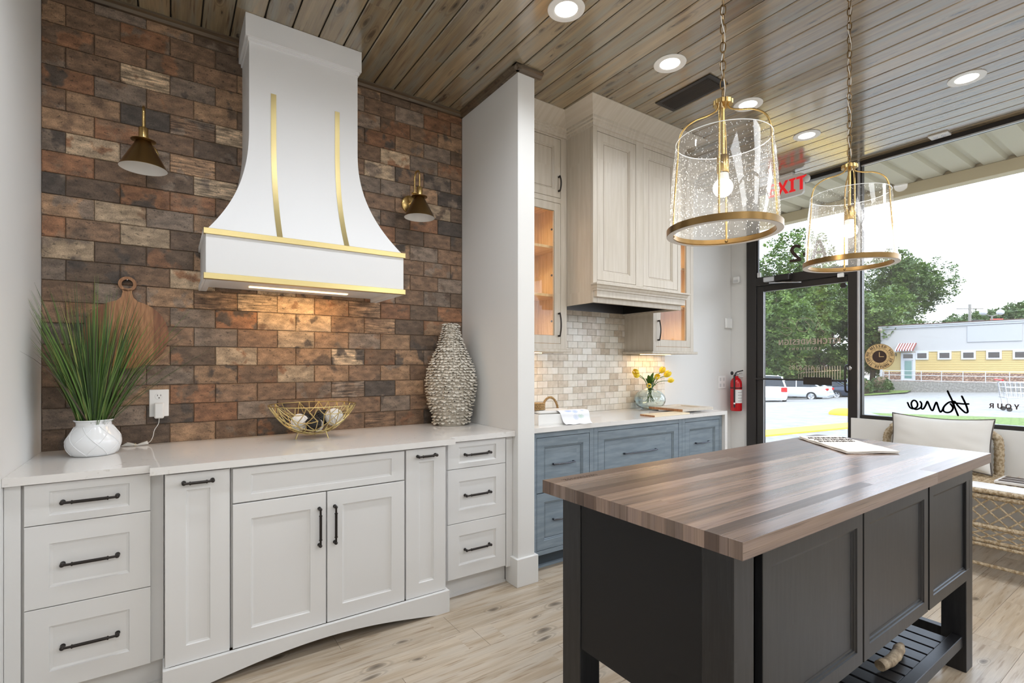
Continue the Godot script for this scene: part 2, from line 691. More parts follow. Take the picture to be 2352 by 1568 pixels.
	for i in range(512 * 512):
		var t := clampf(1.0 - absf(q1[i] - 128) / 2.2, 0.0, 1.0) * (0.28 if rough[i] > 150 else 0.0)
		qd[i * 3] = int(226 - 70 * t)
		qd[i * 3 + 1] = int(223 - 74 * t)
		qd[i * 3 + 2] = int(219 - 80 * t)
	M.quartz = textured(picture(512, 512, qd), 0.07, Vector3(0.55, 0.55, 0.55))
	var tn := noise(256, 256, 0.02, 631, 1, 1, 5)
	var tf := noise(256, 256, 0.2, 632, 1, 1, 2)
	var stone := [[224, 218, 206, 232, 228, 218], [230, 226, 216, 236, 233, 226], [208, 197, 180, 220, 210, 196], [190, 176, 158, 204, 192, 174], [214, 208, 196, 224, 219, 208], [200, 188, 170, 216, 206, 190], [218, 210, 198, 228, 221, 212]]
	for i in range(stone.size()):
		var s: Array = stone[i]
		M["tile%d" % i] = textured(mixed(256, 256, rgb(s[0], s[1], s[2]), rgb(s[3], s[4], s[5]), tn, tf, 0.02), 0.25, Vector3(3.1, 3.1, 3.1))
		M["tile%d" % i].uv1_offset = Vector3(i * 0.37, i * 0.21, 0)
	var k1 := noise(512, 512, 0.06, 641, 1, 8, 3)
	M.board = textured(mixed(512, 512, rgb(150, 104, 68), rgb(178, 130, 90), k1, v2, 0.1), 0.4, Vector3(2, 2, 2))
	M.board_dark = textured(mixed(512, 512, rgb(122, 78, 52), rgb(146, 98, 66), k1, v2, 0.1), 0.4, Vector3(2, 2, 2))
	M.drift = textured(mixed(256, 256, rgb(122, 104, 82), rgb(170, 152, 126), tn, tf, 0.12), 0.7, Vector3(4, 4, 4))
	M.wicker = textured(mixed(256, 256, rgb(150, 128, 96), rgb(200, 184, 158), tn, tf, 0.2), 0.6, Vector3(9, 9, 9))
	M.shell = textured(mixed(256, 256, rgb(206, 198, 184), rgb(232, 227, 216), tn, tf, 0.12), 0.55, Vector3(9, 9, 9))
	M.shell_dark = mat(rgb(206, 198, 184), 0.8)
	M.rope = textured(mixed(256, 256, rgb(120, 88, 52), rgb(196, 164, 112), tn, tf, 0.3), 0.8, Vector3(24, 24, 24))
	# outdoors
	var p1 := noise(512, 512, 0.03, 651, 1, 1, 5)
	M.asphalt = textured(mixed(512, 512, rgb(120, 119, 116), rgb(134, 132, 129), p1, rough, 0.07), 0.9, Vector3(0.1, 0.1, 0.1))
	M.grass = textured(mixed(512, 512, rgb(74, 94, 34), rgb(102, 120, 48), p1, rough, 0.3), 0.95, Vector3(0.5, 0.5, 0.5))
	M.concrete = textured(mixed(512, 512, rgb(112, 109, 103), rgb(136, 133, 127), p1, rough, 0.1), 0.9, Vector3(0.4, 0.4, 0.4))
	M.yellow_paint = mat(rgb(232, 186, 44), 0.7)
	M.soffit = mat(rgb(206, 198, 172), 0.55)
	M.beam = mat(rgb(208, 192, 156), 0.6)
	M.stucco = mat(rgb(164, 163, 162), 0.9)
	M.siding = mat(rgb(176, 154, 102), 0.7)
	M.trim_white = mat(rgb(180, 182, 186), 0.6)
	M.far_brick = textured(mixed(256, 256, rgb(96, 70, 58), rgb(176, 150, 130), noise(256, 256, 0.09, 671, 2, 1, 2, FastNoiseLite.TYPE_CELLULAR), tf, 0.1), 0.9, Vector3(0.6, 0.6, 0.6))
	M.far_glass = mat(rgb(40, 36, 36), 0.1)
	M.far_door_glass = mat(rgb(96, 128, 124), 0.15)
	M.roof_edge = mat(rgb(84, 58, 48), 0.8)
	M.bark = textured(mixed(256, 256, rgb(70, 58, 46), rgb(104, 88, 70), tn, tf, 0.2), 0.95, Vector3(2, 2, 2))
	var lf := mat(Color(1, 1, 1), 0.6)
	lf.vertex_color_use_as_albedo = true
	lf.backlight_enabled = true
	lf.backlight = Color(0.6, 0.65, 0.3)
	M.leaf = lf
	var bl := mat(Color(1, 1, 1), 0.4)
	bl.vertex_color_use_as_albedo = true
	bl.backlight_enabled = true
	bl.backlight = Color(0.35, 0.4, 0.2)
	M.blade = bl
	M.fence = mat(rgb(156, 140, 112), 0.9)
	M.tyre = mat(rgb(30, 30, 31), 0.8)
	M.rim = mat(rgb(176, 178, 182), 0.3, 0.8)
	M.car_silver = mat(rgb(206, 210, 214), 0.2, 0.3)
	M.car_navy = mat(rgb(52, 60, 74), 0.15, 0.3)
	M.car_white = mat(rgb(234, 236, 238), 0.2)
	M.car_glass = mat(rgb(24, 27, 30), 0.05)
	M.tail = mat(rgb(176, 28, 30), 0.15)

# ------------------------------------------------------------------ camera, sky, sun
func view_and_light() -> void:
	var cam := Camera3D.new()
	cam.name = "camera"
	cam.projection = Camera3D.PROJECTION_FRUSTUM
	cam.near = 0.05
	cam.far = 400.0
	var f := 1148.07
	cam.size = 0.05 * 1568.0 / f
	cam.frustum_offset = Vector2(0, 0.05 * (834.18 - 784.0) / f)
	cam.position = Vector3(0.4824, 1.3175, 3.0976)
	cam.rotation_degrees.y = -34.4451
	add_child(cam)
	cam.current = true
	var e := Environment.new()
	e.background_mode = Environment.BG_SKY
	var sky := Sky.new()
	var sm := ProceduralSkyMaterial.new()
	sm.sky_top_color = Color(0.80, 0.87, 0.96)
	sm.sky_horizon_color = Color(0.95, 0.965, 0.985)
	sm.sky_curve = 0.16
	sm.sky_energy_multiplier = 1.88
	sm.ground_bottom_color = Color(0.55, 0.55, 0.53)
	sm.ground_horizon_color = Color(0.8, 0.8, 0.8)
	sm.sun_angle_max = 1.0
	sky.sky_material = sm
	e.sky = sky
	e.tonemap_mode = Environment.TONE_MAPPER_LINEAR
	e.tonemap_exposure = 1.24
	e.sdfgi_enabled = true
	e.ssao_enabled = true
	e.ssil_enabled = true
	var we := WorldEnvironment.new()
	we.name = "surroundings"
	we.environment = e
	add_child(we)
	var sun := DirectionalLight3D.new()
	sun.name = "sun"
	sun.light_color = Color(1.0, 0.96, 0.88)
	sun.light_energy = 0.8
	sun.light_angular_distance = 1.2
	sun.shadow_enabled = true
	add_child(sun)
	sun.look_at_from_position(Vector3(-5, 11, 6), Vector3.ZERO)

# ------------------------------------------------------------------ room shell
func shell() -> void:
	var fl := struct_box("floor", Vector3(-0.12, -0.14, -0.12), Vector3(5.6, -0.004, RZ + 0.1), M.gap)
	rng.seed = 5
	var rw := 0.178
	var r := 0
	var z := 0.4
	while z < RZ:
		var x := -rng.randf() * 1.2
		while x < 5.5:
			var x0 := maxf(x, 0.0)
			var x1 := minf(x + 1.22, 5.5)
			if x1 - x0 > 0.03:
				plank(fl, "plank", Vector3(x0 + 0.0004, -0.004, z + 0.0004), Vector3(x1 - 0.0004, 0.0, minf(z + rw, RZ) - 0.0004), x - x0, 1.22, rng.randi() % 6, rng.randi() % 2 == 0)
			x += 1.22
		z += rw
		r += 1
	# ceiling: tongue and groove boards that run out from the brick wall
	var ce := struct_box("ceiling", Vector3(-0.12, H + 0.014, -0.12), Vector3(5.6, H + 0.16, RZ + 0.1), M.gap)
	var pitch := 0.1313
	for k in range(-22, 21):
		var x0 := 2.852 + pitch * k
		var x1 := x0 + pitch
		x0 = maxf(x0, 0.0)
		x1 = minf(x1, 5.5)
		if x1 - x0 < 0.02:
			continue
		var cuts := [0.0, rng.randf_range(2.6, 4.2), RZ]
		for c in range(2):
			ceiling_board(ce, x0 + 0.003, x1 - 0.003, cuts[c] + 0.0005, cuts[c + 1] - 0.0005, rng.randi() % 8, rng.randf())
	# walls
	struct_box("wall_left", Vector3(-0.14, 0, -0.14), Vector3(0, H, RZ + 0.1), M.wall)
	struct_box("wall_rear", Vector3(-0.14, 0, RZ), Vector3(5.6, H, RZ + 0.12), M.wall_rear)
	var wb := struct_box("wall_back", Vector3(-0.14, 0, -0.16), Vector3(2.24, H, -0.006), M.mortar)
	bricks(wb)
	var wn := struct_box("wall_nook", Vector3(2.24, 0, -0.16), Vector3(5.6, H, 0.0), M.wall)
	tiles(wn)
	struct_box("wall_partition", Vector3(PX, 0, 0.0), Vector3(PX2, H, PZ), M.wall, 0.002)
	struct_box("wall_return", Vector3(5.46, 0, 0.0005), Vector3(5.6, H, 0.199), M.wall, 0.002)
	struct_box("wall_knee", Vector3(5.40, 0, 1.168), Vector3(5.56, 0.842, RZ), M.wall, 0.002)
	# skirting round the partition's end, with a square top
	var b := MB.new()
	b.box(Vector3(PX - 0.017, 0, 0.575), Vector3(PX2 + 0.017, 0.165, PZ + 0.017), 0.002)
	var sk := part(self, "baseboard_partition", b, M.wall)
	sk.set_meta("kind", "structure")
	# wooden trim where the walls meet the ceiling
	var t1 := MB.new()
	cornice(t1, Vector3(0, H, 0), Vector3(PX, H, 0), Vector3(0, 0, 1))
	var o := part(self, "trim_1", t1, M.trim)
	o.set_meta("kind", "structure")
	var t2 := MB.new()
	cornice(t2, Vector3(PX, H, 0.0), Vector3(PX, H, PZ + 0.04), Vector3(-1, 0, 0))
	cornice(t2, Vector3(PX - 0.04, H, PZ), Vector3(PX2 + 0.04, H, PZ), Vector3(0, 0, 1))
	o = part(self, "trim_2", t2, M.trim)
	o.set_meta("kind", "structure")

func cornice(b: MB, a: Vector3, c: Vector3, out: Vector3) -> void:
	var prof := PackedVector2Array([Vector2(0, 0), Vector2(0.04, 0), Vector2(0.04, -0.01), Vector2(0.026, -0.016), Vector2(0.018, -0.03), Vector2(0, -0.03)])
	b.extrude(prof, a, out, Vector3.UP, c - a)

func plank(parent: Node, called: String, lo: Vector3, hi: Vector3, cut: float, length: float, strip: int, turned: bool) -> void:
	var b := MB.new()
	var e := 0.0009
	var q := [Vector3(lo.x + e, hi.y, lo.z + e), Vector3(hi.x - e, hi.y, lo.z + e), Vector3(hi.x - e, hi.y, hi.z - e), Vector3(lo.x + e, hi.y, hi.z - e)]
	var s := [Vector3(lo.x, hi.y - e, lo.z), Vector3(hi.x, hi.y - e, lo.z), Vector3(hi.x, hi.y - e, hi.z), Vector3(lo.x, hi.y - e, hi.z)]
	var u0 := -cut / length
	var u1 := u0 + (hi.x - lo.x) / length
	var v0 := (strip + 0.02) / 6.0
	var v1 := (strip + 0.98) / 6.0
	if turned:
		var sw := u0
		u0 = u1
		u1 = sw
	b.poly(q, Vector3.UP, [Vector2(u0, v0), Vector2(u1, v0), Vector2(u1, v1), Vector2(u0, v1)])
	for i in 4:
		var j := (i + 1) % 4
		b.poly([q[i], q[j], s[j], s[i]], s[i] + s[j] - q[i] - q[j], [Vector2(u0, v0), Vector2(u1, v0), Vector2(u1, v0), Vector2(u0, v0)])
	part(parent, called, b, M.floor)

func ceiling_board(parent: Node, x0: float, x1: float, z0: float, z1: float, strip: int, off: float) -> void:
	var b := MB.new()
	var e := 0.004
	var y := H
	var q := [Vector3(x0 + e, y, z0), Vector3(x1 - e, y, z0), Vector3(x1 - e, y, z1), Vector3(x0 + e, y, z1)]
	var s := [Vector3(x0, y + e, z0), Vector3(x1, y + e, z0), Vector3(x1, y + e, z1), Vector3(x0, y + e, z1)]
	var t := [Vector3(x0, y + 0.013, z0), Vector3(x1, y + 0.013, z0), Vector3(x1, y + 0.013, z1), Vector3(x0, y + 0.013, z1)]
	var v0 := (strip + 0.03) / 8.0
	var v1 := (strip + 0.97) / 8.0
	var u0 := off + z0 / 1.75
	var u1 := off + z1 / 1.75
	b.poly(q, Vector3.DOWN, [Vector2(u0, v0), Vector2(u0, v1), Vector2(u1, v1), Vector2(u1, v0)])
	for i in [1, 3]:
		var j: int = (i + 1) % 4
		var vv := v1 if i == 1 else v0
		var w := [Vector2(u0, vv), Vector2(u1, vv), Vector2(u1, vv), Vector2(u0, vv)]
		if i == 3:
			w = [Vector2(u1, vv), Vector2(u0, vv), Vector2(u0, vv), Vector2(u1, vv)]
		b.poly([q[i], q[j], s[j], s[i]], s[i] + s[j] - q[i] - q[j], w)
		b.poly([s[i], s[j], t[j], t[i]], Vector3(1 if i == 1 else -1, 0, 0), w)
	part(parent, "ceiling_board", b, M.ceil)

func bricks(parent: Node) -> void:
	# each tile of the brick wall: a slightly uneven outline, rounded edge, its own depth
	for k in range(22):
		var e := brick_row(k)
		var y0 := 0.911 + k * BH
		var y1 := minf(y0 + BH, H - 0.004)
		if y1 - y0 < 0.02:
			continue
		for i in range(e.size() - 1):
			rng.seed = k * 71 + i * 13 + 3
			var x0: float = e[i] + 0.0007
			var x1: float = e[i + 1] - 0.0007
			var a := y0 + 0.0007
			var c := y1 - 0.0007
			var zf := rng.randf_range(-0.0012, 0.0012)
			var ring := []
			var nx := maxi(2, int((x1 - x0) / 0.05))
			for s in range(nx):
				ring.append(Vector2(lerpf(x0, x1, float(s) / nx), a))
			for s in range(2):
				ring.append(Vector2(x1, lerpf(a, c, s / 2.0)))
			for s in range(nx):
				ring.append(Vector2(lerpf(x1, x0, float(s) / nx), c))
			for s in range(2):
				ring.append(Vector2(x0, lerpf(c, a, s / 2.0)))
			var ctr := Vector2((x0 + x1) / 2, (a + c) / 2)
			var face := []
			var edge := []
			var foot := []
			var tf := []
			var te := []
			for p in ring:
				var inw: Vector2 = (ctr - p)
				inw = Vector2(signf(inw.x) if absf(inw.x) > 0.45 * (x1 - x0) else 0.0, signf(inw.y) if absf(inw.y) > 0.45 * (c - a) else 0.0)
				var j := rng.randf_range(0.0, 0.0011)
				var p1: Vector2 = p + inw * j
				var p2: Vector2 = p + inw * (j + rng.randf_range(0.0012, 0.003))
				face.append(Vector3(p2.x, p2.y, zf))
				edge.append(Vector3(p1.x, p1.y, zf - 0.0022))
				foot.append(Vector3(p1.x, p1.y, -0.0065))
				tf.append(Vector2(p2.x / PX, 1.0 - (p2.y - 0.911) / (22.0 * BH)))
				te.append(Vector2(p1.x / PX, 1.0 - (p1.y - 0.911) / (22.0 * BH)))
			var b := MB.new()
			b.poly(face, Vector3(0, 0, 1), tf)
			for s in range(face.size()):
				var t := (s + 1) % face.size()
				b.poly([face[s], edge[s], edge[t], face[t]], Vector3.ZERO, [tf[s], te[s], te[t], tf[t]])
				b.poly([edge[s], foot[s], foot[t], edge[t]], Vector3.ZERO, [te[s], te[s], te[t], te[t]])
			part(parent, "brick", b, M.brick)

func tiles(parent: Node) -> void:
	# marble tiles of the nook's splashback
	var tw := 0.105
	var th := 0.0533
	var hidden := MB.new()
	bx(parent, "grout_bed", Vector3(PX2 + 0.001, CT, 0.0), Vector3(4.363, 1.77, 0.0035), M.grout)
	for k in range(16):
		var y0 := 0.9115 + k * th
		var y1 := y0 + th
		var x := 2.84 - tw * 6 + (0.0 if k % 2 == 0 else tw / 2)
		rng.seed = 40 + k
		while x < 4.36:
			var x0 := maxf(x, PX2 + 0.002)
			var x1 := minf(x + tw, 4.363)
			x += tw
			var pick := rng.randi() % 10
			if x1 - x0 < 0.01:
				continue
			if y0 > 1.385 and (x1 < 2.86 or x0 > 3.82):
				continue
			var lo := Vector3(x0 + 0.0012, maxf(y0, CT) + 0.0012, 0.001)
			var hi := Vector3(x1 - 0.0012, y1 - 0.0012, 0.0062 + rng.randf_range(-0.0003, 0.0003))
			if x1 < 2.7:
				hidden.box(lo, hi, 0.0008)
				continue
			var which := [0, 1, 4, 6, 2, 0, 5, 1, 3, 4][pick] as int
			if k > 8 and pick > 4:
				which = [3, 5, 2, 4, 3][pick - 5]
			var b := MB.new()
			b.box(lo, hi, 0.0008)
			part(parent, "tile", b, M["tile%d" % which])
	part(parent, "tile_field", hidden, M.tile0, "stuff")

# ------------------------------------------------------------------ pulls
var pulls := {}

func pull_mesh(length: float) -> Mesh:
	# dark bar pull with round feet and two collars; lies along x, stands off along z
	if not pulls.has(length):
		var b := MB.new()
		var h := length / 2
		for s in [-1.0, 1.0]:
			b.tube([Vector3(s * h, 0, 0), Vector3(s * h, 0, 0.004), Vector3(s * h, 0, 0.008), Vector3(s * h, 0, 0.016)], [0.0085, 0.0085, 0.006, 0.0048], 10)
			b.ball(Vector3(s * h, 0, 0.0235), Vector3(0.0078, 0.0078, 0.0085), 12, 8)
			var c: float = h - minf(0.028, h * 0.42)
			b.tube([Vector3(s * (c - 0.003), 0, 0.026), Vector3(s * (c - 0.001), 0, 0.026), Vector3(s * (c + 0.001), 0, 0.026), Vector3(s * (c + 0.003), 0, 0.026)], [0.006, 0.0078, 0.0078, 0.0055], 10)
			b.tube([Vector3(s * c, 0, 0.026), Vector3(s * h, 0, 0.025)], 0.0048, 8)
		var c2 := h - minf(0.028, h * 0.42)
		b.tube([Vector3(-c2, 0, 0.026), Vector3(c2, 0, 0.026)], 0.006, 10)
		pulls[length] = b.mesh()
	return pulls[length]

func bow_mesh(length: float) -> Mesh:
	# bowed pull on two square feet
	var key := "bow%f" % length
	if not pulls.has(key):
		var b := MB.new()
		var h := length / 2
		for s in [-1.0, 1.0]:
			b.box(Vector3(s * h - 0.006, -0.006, 0), Vector3(s * h + 0.006, 0.006, 0.02), 0.002)
		var p := []
		for i in range(13):
			var t := i / 12.0
			p.append(Vector3(lerpf(-h - 0.006, h + 0.006, t), 0, 0.018 + 0.014 * sin(PI * t)))
		b.tube(p, 0.0052, 8)
		pulls[key] = b.mesh()
	return pulls[key]

func put_pull(parent: Node, mesh: Mesh, at: Vector3, upright := false, m: Material = null) -> void:
	var t := Transform3D(Basis(Vector3(0, 0, 1), PI / 2 if upright else 0.0), at)
	inst(parent, "handle", mesh, m if m else M.pull, gx(parent).affine_inverse() * t)

func front(parent: Node, called: String, x0: float, x1: float, y0: float, y1: float, z: float, m: Material, rx := 0.066, ry := 0.07, dep := 0.008, bev := 0.01, steps := 1, pm: Material = null) -> MeshInstance3D:
	# a framed door or drawer front facing +z, its panel a part of its own
	var b := MB.new()
	b.shaker(Vector3(x0, y0, z), Vector3.RIGHT, Vector3.UP, x1 - x0, y1 - y0, 0.02, rx, ry, dep, bev, steps)
	var o := part(parent, called, b, m)
	var p := MB.new()
	var e := bev
	p.box(Vector3(x0 + rx + e, y0 + ry + e, z - 0.017), Vector3(x1 - rx - e, y1 - ry - e, z - dep - 0.0002))
	part(o, "panel", p, pm if pm else m)
	return o

func white_cabinets() -> void:
	var zf := 0.632
	var zc := 0.70
	# drawer stacks on the two sides
	for side in 2:
		var xl := 0.0 if side == 0 else 1.704
		var xr := 0.465 if side == 0 else PX
		var d0 := 0.053 if side == 0 else 1.747
		var d1 := 0.421 if side == 0 else 2.127
		var t := thing("drawer_cabinet", "white three-drawer base cabinet against the left wall, under the potted grass" if side == 0 else "white three-drawer base cabinet beside the partition, under the shell vase", "cabinet", Vector3((xl + xr) / 2, 0, 0.3))
		bx(t, "carcass", Vector3(xl + 0.001, 0.114, 0.004), Vector3(xr - 0.001, 0.884, zf - 0.021), M.cab)
		if side == 0:
			bx(t, "filler", Vector3(0.001, 0.114, zf - 0.02), Vector3(0.044, 0.88, zf - 0.003), M.cab, 0.001)
		else:
			bx(t, "filler", Vector3(2.134, 0.106, zf - 0.02), Vector3(PX - 0.001, 0.88, zf - 0.004), M.cab, 0.001)
		bx(t, "toe_kick", Vector3(xl + 0.001, 0.0, 0.5), Vector3(minf(xr - 0.001, PX - 0.018), 0.113, 0.57), M.cab)
		var q := MB.new()
		q.extrude(PackedVector2Array([Vector2(0, 0), Vector2(0.014, 0), Vector2(0.011, 0.011), Vector2(0, 0.014)]), Vector3(xl + 0.001, 0, 0.5705), Vector3(0, 0, 1), Vector3.UP, Vector3(minf(xr, PX - 0.018) - xl - 0.003, 0, 0))
		part(t, "shoe_moulding", q, M.cab)
		var ys := [[0.730, 0.878], [0.427, 0.727], [0.119, 0.424]]
		for i in 3:
			var f := front(t, "drawer", d0, d1, ys[i][0], ys[i][1], zf, M.cab, 0.067, 0.03 if i == 0 else 0.07)
			put_pull(f, pull_mesh(0.16), Vector3((d0 + d1) / 2, 0.804 if i == 0 else (ys[i][0] + ys[i][1]) / 2 - 0.002, zf - 0.0085))
	# the deeper block in the middle
	for side in 2:
		var x0 := 0.469 if side == 0 else 1.475
		var x1 := 0.691 if side == 0 else 1.698
		var t := thing("pullout_cabinet", "narrow white pull-out cabinet next to the left drawer stack" if side == 0 else "narrow white pull-out cabinet next to the right drawer stack", "cabinet", Vector3((x0 + x1) / 2, 0, 0.35))
		bx(t, "carcass", Vector3(x0 - 0.002, 0.114, 0.004), Vector3(x1 + 0.005, 0.884, zc - 0.021), M.cab)
		var f := front(t, "door", x0, x1, 0.114, 0.876, zc, M.cab, 0.069, 0.069)
		put_pull(f, pull_mesh(0.099), Vector3((x0 + x1) / 2, 0.8385, zc))
	var s := thing("sink_base_cabinet", "white double-door base cabinet with a wide top panel below the hood", "cabinet", Vector3(1.085, 0, 0.35))
	bx(s, "carcass", Vector3(0.698, 0.114, 0.004), Vector3(1.471, 0.884, zc - 0.021), M.cab)
	front(s, "drawer_front", 0.703, 1.466, 0.7275, 0.873, zc, M.cab, 0.068, 0.03)
	for d in 2:
		var x0 := 0.703 if d == 0 else 1.0875
		var f := front(s, "door", x0, x0 + 0.379, 0.115, 0.722, zc, M.cab, 0.069, 0.069)
		put_pull(f, pull_mesh(0.166), Vector3(1.052 if d == 0 else 1.121, 0.567, zc), true)
	# arched board on the floor under the block
	var v := thing("base_valance", "white arched board along the floor under the middle cabinets", "valance", Vector3(1.085, 0, 0.7))
	var pts := PackedVector2Array([Vector2(0.461, 0.0), Vector2(0.535, 0.0)])
	for i in range(25):
		var a := i / 24.0
		pts.append(Vector2(lerpf(0.545, 1.625, a), 0.002 + 0.058 * sin(PI * a)))
	pts.append_array([Vector2(1.635, 0.0), Vector2(1.711, 0.0), Vector2(1.711, 0.113), Vector2(0.461, 0.113)])
	var b := MB.new()
	b.extrude(pts, Vector3(0, 0, 0.70), Vector3.RIGHT, Vector3.UP, Vector3(0, 0, 0.021))
	part(v, "board", b, M.cab)
	for x in [0.461, 1.689]:
		bx(v, "return_block", Vector3(x, 0, 0.586), Vector3(x + 0.022, 0.113, 0.6995), M.cab)
	# worktop in one piece, stepped forward in the middle
	var w := MB.new()
	w.extrude(PackedVector2Array([Vector2(0.001, 0.002), Vector2(PX - 0.001, 0.002), Vector2(PX - 0.001, 0.6566), Vector2(1.7442, 0.6566), Vector2(1.7442, 0.7253), Vector2(0.4209, 0.7253), Vector2(0.4209, 0.6566), Vector2(0.001, 0.6566)]), Vector3(0, 0.8845, 0), Vector3.RIGHT, Vector3(0, 0, 1), Vector3(0, 0.0295, 0))
	tag(part(self, "worktop", w, M.quartz), "white veined stone worktop stepped forward in front of the brick wall", "worktop")

# ------------------------------------------------------------------ range hood
func hood_k(y: float) -> float:
	return pow(clampf((2.5 - y) / 0.585, 0.0, 1.05), 2.2)

func hood() -> void:
	var t := thing("range_hood", "white flared range hood with brass straps and bands on the brick wall", "range hood", Vector3(1.085, 1.7, 0.0))
	var b := MB.new()
	var ys := []
	for i in range(27):
		ys.append(lerpf(1.915, 2.5, i / 26.0))
	ys.append_array([2.7, 2.94])
	var fr := []
	var le := []
	var ri := []
	for y in ys:
		var k := hood_k(y)
		var w := 0.272 + 0.1955 * k
		var z := 0.285 + 0.19 * k
		fr.append([Vector3(1.085 - w, y, z), Vector3(1.085, y, z), Vector3(1.085 + w, y, z)])
		le.append([Vector3(1.085 - w, y, 0.001), Vector3(1.085 - w, y, z)])
		ri.append([Vector3(1.085 + w, y, z), Vector3(1.085 + w, y, 0.001)])
	b.grid(fr)
	b.grid(le)
	b.grid(ri)
	part(t, "flared_chimney", b, M.hood)
	bx(t, "apron", Vector3(0.6175, 1.722, 0.001), Vector3(1.5525, 1.916, 0.475), M.hood, 0.001)
	for y in [1.698, 1.899]:
		bx(t, "brass_band", Vector3(0.609, y, 0.455), Vector3(1.561, y + 0.0265, 0.484), M.gold, 0.001)
		for x in [0.609, 1.5515]:
			bx(t, "side_band", Vector3(x, y, 0.001), Vector3(x + 0.0095, y + 0.0265, 0.4548), M.hood)
	for x in [0.925, 1.245]:
		var s := MB.new()
		var rows := []
		for y in ys:
			if y < 2.93:
				var z := 0.285 + 0.19 * hood_k(y) + 0.0025
				rows.append([Vector3(x - 0.0125, y, z - 0.003), Vector3(x - 0.0125, y, z), Vector3(x + 0.0125, y, z), Vector3(x + 0.0125, y, z - 0.003)])
		var front_rows := []
		for r in rows:
			front_rows.append([r[1], r[2]])
		s.grid(front_rows)
		for i in range(rows.size() - 1):
			s.poly([rows[i][0], rows[i][1], rows[i + 1][1], rows[i + 1][0]], Vector3(-1, 0, 0))
			s.poly([rows[i][3], rows[i][2], rows[i + 1][2], rows[i + 1][3]], Vector3(1, 0, 0))
		part(t, "brass_strap", s, M.gold)
	var c := MB.new()
	c.box(Vector3(0.795, 2.952, 0.001), Vector3(1.375, H - 0.001, 0.302), 0.001)
	c.box(Vector3(0.806, 2.934, 0.001), Vector3(1.364, 2.9525, 0.292), 0.001)
	part(t, "crown", c, M.hood)
	# underneath: a rim, a raised liner and the lamp strip
	var r := MB.new()
	r.box(Vector3(0.6195, 1.699, 0.43), Vector3(1.5505, 1.7215, 0.4545))
	r.box(Vector3(0.6195, 1.699, 0.002), Vector3(0.645, 1.7215, 0.4295))
	r.box(Vector3(1.525, 1.699, 0.002), Vector3(1.5505, 1.7215, 0.4295))
	part(t, "rim", r, M.hood)
	bx(t, "lamp_strip", Vector3(0.83, 1.7175, 0.13), Vector3(1.34, 1.7215, 0.16), M.led_warm)
	var l := AreaLight3D.new()
	l.name = "hood_light"
	l.area_size = Vector2(0.5, 0.03)
	l.light_color = Color(1.0, 0.78, 0.5)
	l.light_energy = 0.13
	l.shadow_enabled = true
	t.add_child(l)
	l.position = Vector3(0, 0.013, 0.145)
	l.rotation_degrees.x = -90

# ------------------------------------------------------------------ sconces
func sconces() -> void:
	var t := thing("wall_sconce", "brushed brass gooseneck sconce with cone shade left of the white hood", "sconce", Vector3(0.382, 2.36, 0.001), 0.0, "brass sconces on the brick wall")
	var o := t.position
	var b := MB.new()
	b.xf = Transform3D(Basis(Vector3(1, 0, 0), PI / 2), o)
	b.lathe([Vector2(0.058, 0), Vector2(0.058, 0.01), Vector2(0.052, 0.015), Vector2(0, 0.016)], 32)
	part(t, "back_plate", b, M.brass)
	b = MB.new()
	var p := [o + Vector3(0, 0, 0.01), o + Vector3(0, 0, 0.05), o + Vector3(0, 0.006, 0.074), o + Vector3(0, 0.03, 0.083), o + Vector3(0, 0.146, 0.083)]
	for i in range(1, 13):
		var a := PI * i / 12
		p.append(o + Vector3(0, 0.146 + 0.038 * sin(a), 0.121 - 0.038 * cos(a)))
	p.append(o + Vector3(0, 0.075, 0.159))
	b.tube(p, 0.0058, 10)
	part(t, "gooseneck_arm", b, M.brass)
	b = MB.new()
	b.lathe([Vector2(0, 0.05), Vector2(0.02, 0.05), Vector2(0.02, 0.056), Vector2(0, 0.057)], 24, o + Vector3(0, 0, 0.083))
	part(t, "collar", b, M.brass)
	var ax := o + Vector3(0, 0, 0.159)
	b = MB.new()
	b.lathe([Vector2(0.0, 0.01), Vector2(0.019, 0.01), Vector2(0.019, 0.068), Vector2(0.016, 0.072), Vector2(0, 0.073)], 24, ax)
	part(t, "socket_cap", b, M.brass)
	b = MB.new()
	b.lathe([Vector2(0.018, 0.004), Vector2(0.049, 0.009), Vector2(0.05, 0.011), Vector2(0.018, 0.012)], 32, ax)
	part(t, "disc", b, M.brass_dark)
	b = MB.new()
	b.lathe([Vector2(0.095, -0.122), Vector2(0.0955, -0.1205), Vector2(0.03, 0.005), Vector2(0.018, 0.006)], 48, ax)
	part(t, "shade", b, M.brass_dark)
	b = MB.new()
	b.lathe([Vector2(0.016, 0.003), Vector2(0.028, 0.002), Vector2(0.0935, -0.121), Vector2(0.095, -0.1222)], 48, ax)
	part(t, "shade_lining", b, M.white_in)
	b = MB.new()
	b.ball(ax + Vector3(0, -0.05, 0), Vector3(0.026, 0.03, 0.026), 16, 10)
	part(t, "bulb", b, M.bulb_neck)
	copy(t, Vector3(1.788, 2.36, 0.001), "brushed brass gooseneck sconce with cone shade next to the partition")

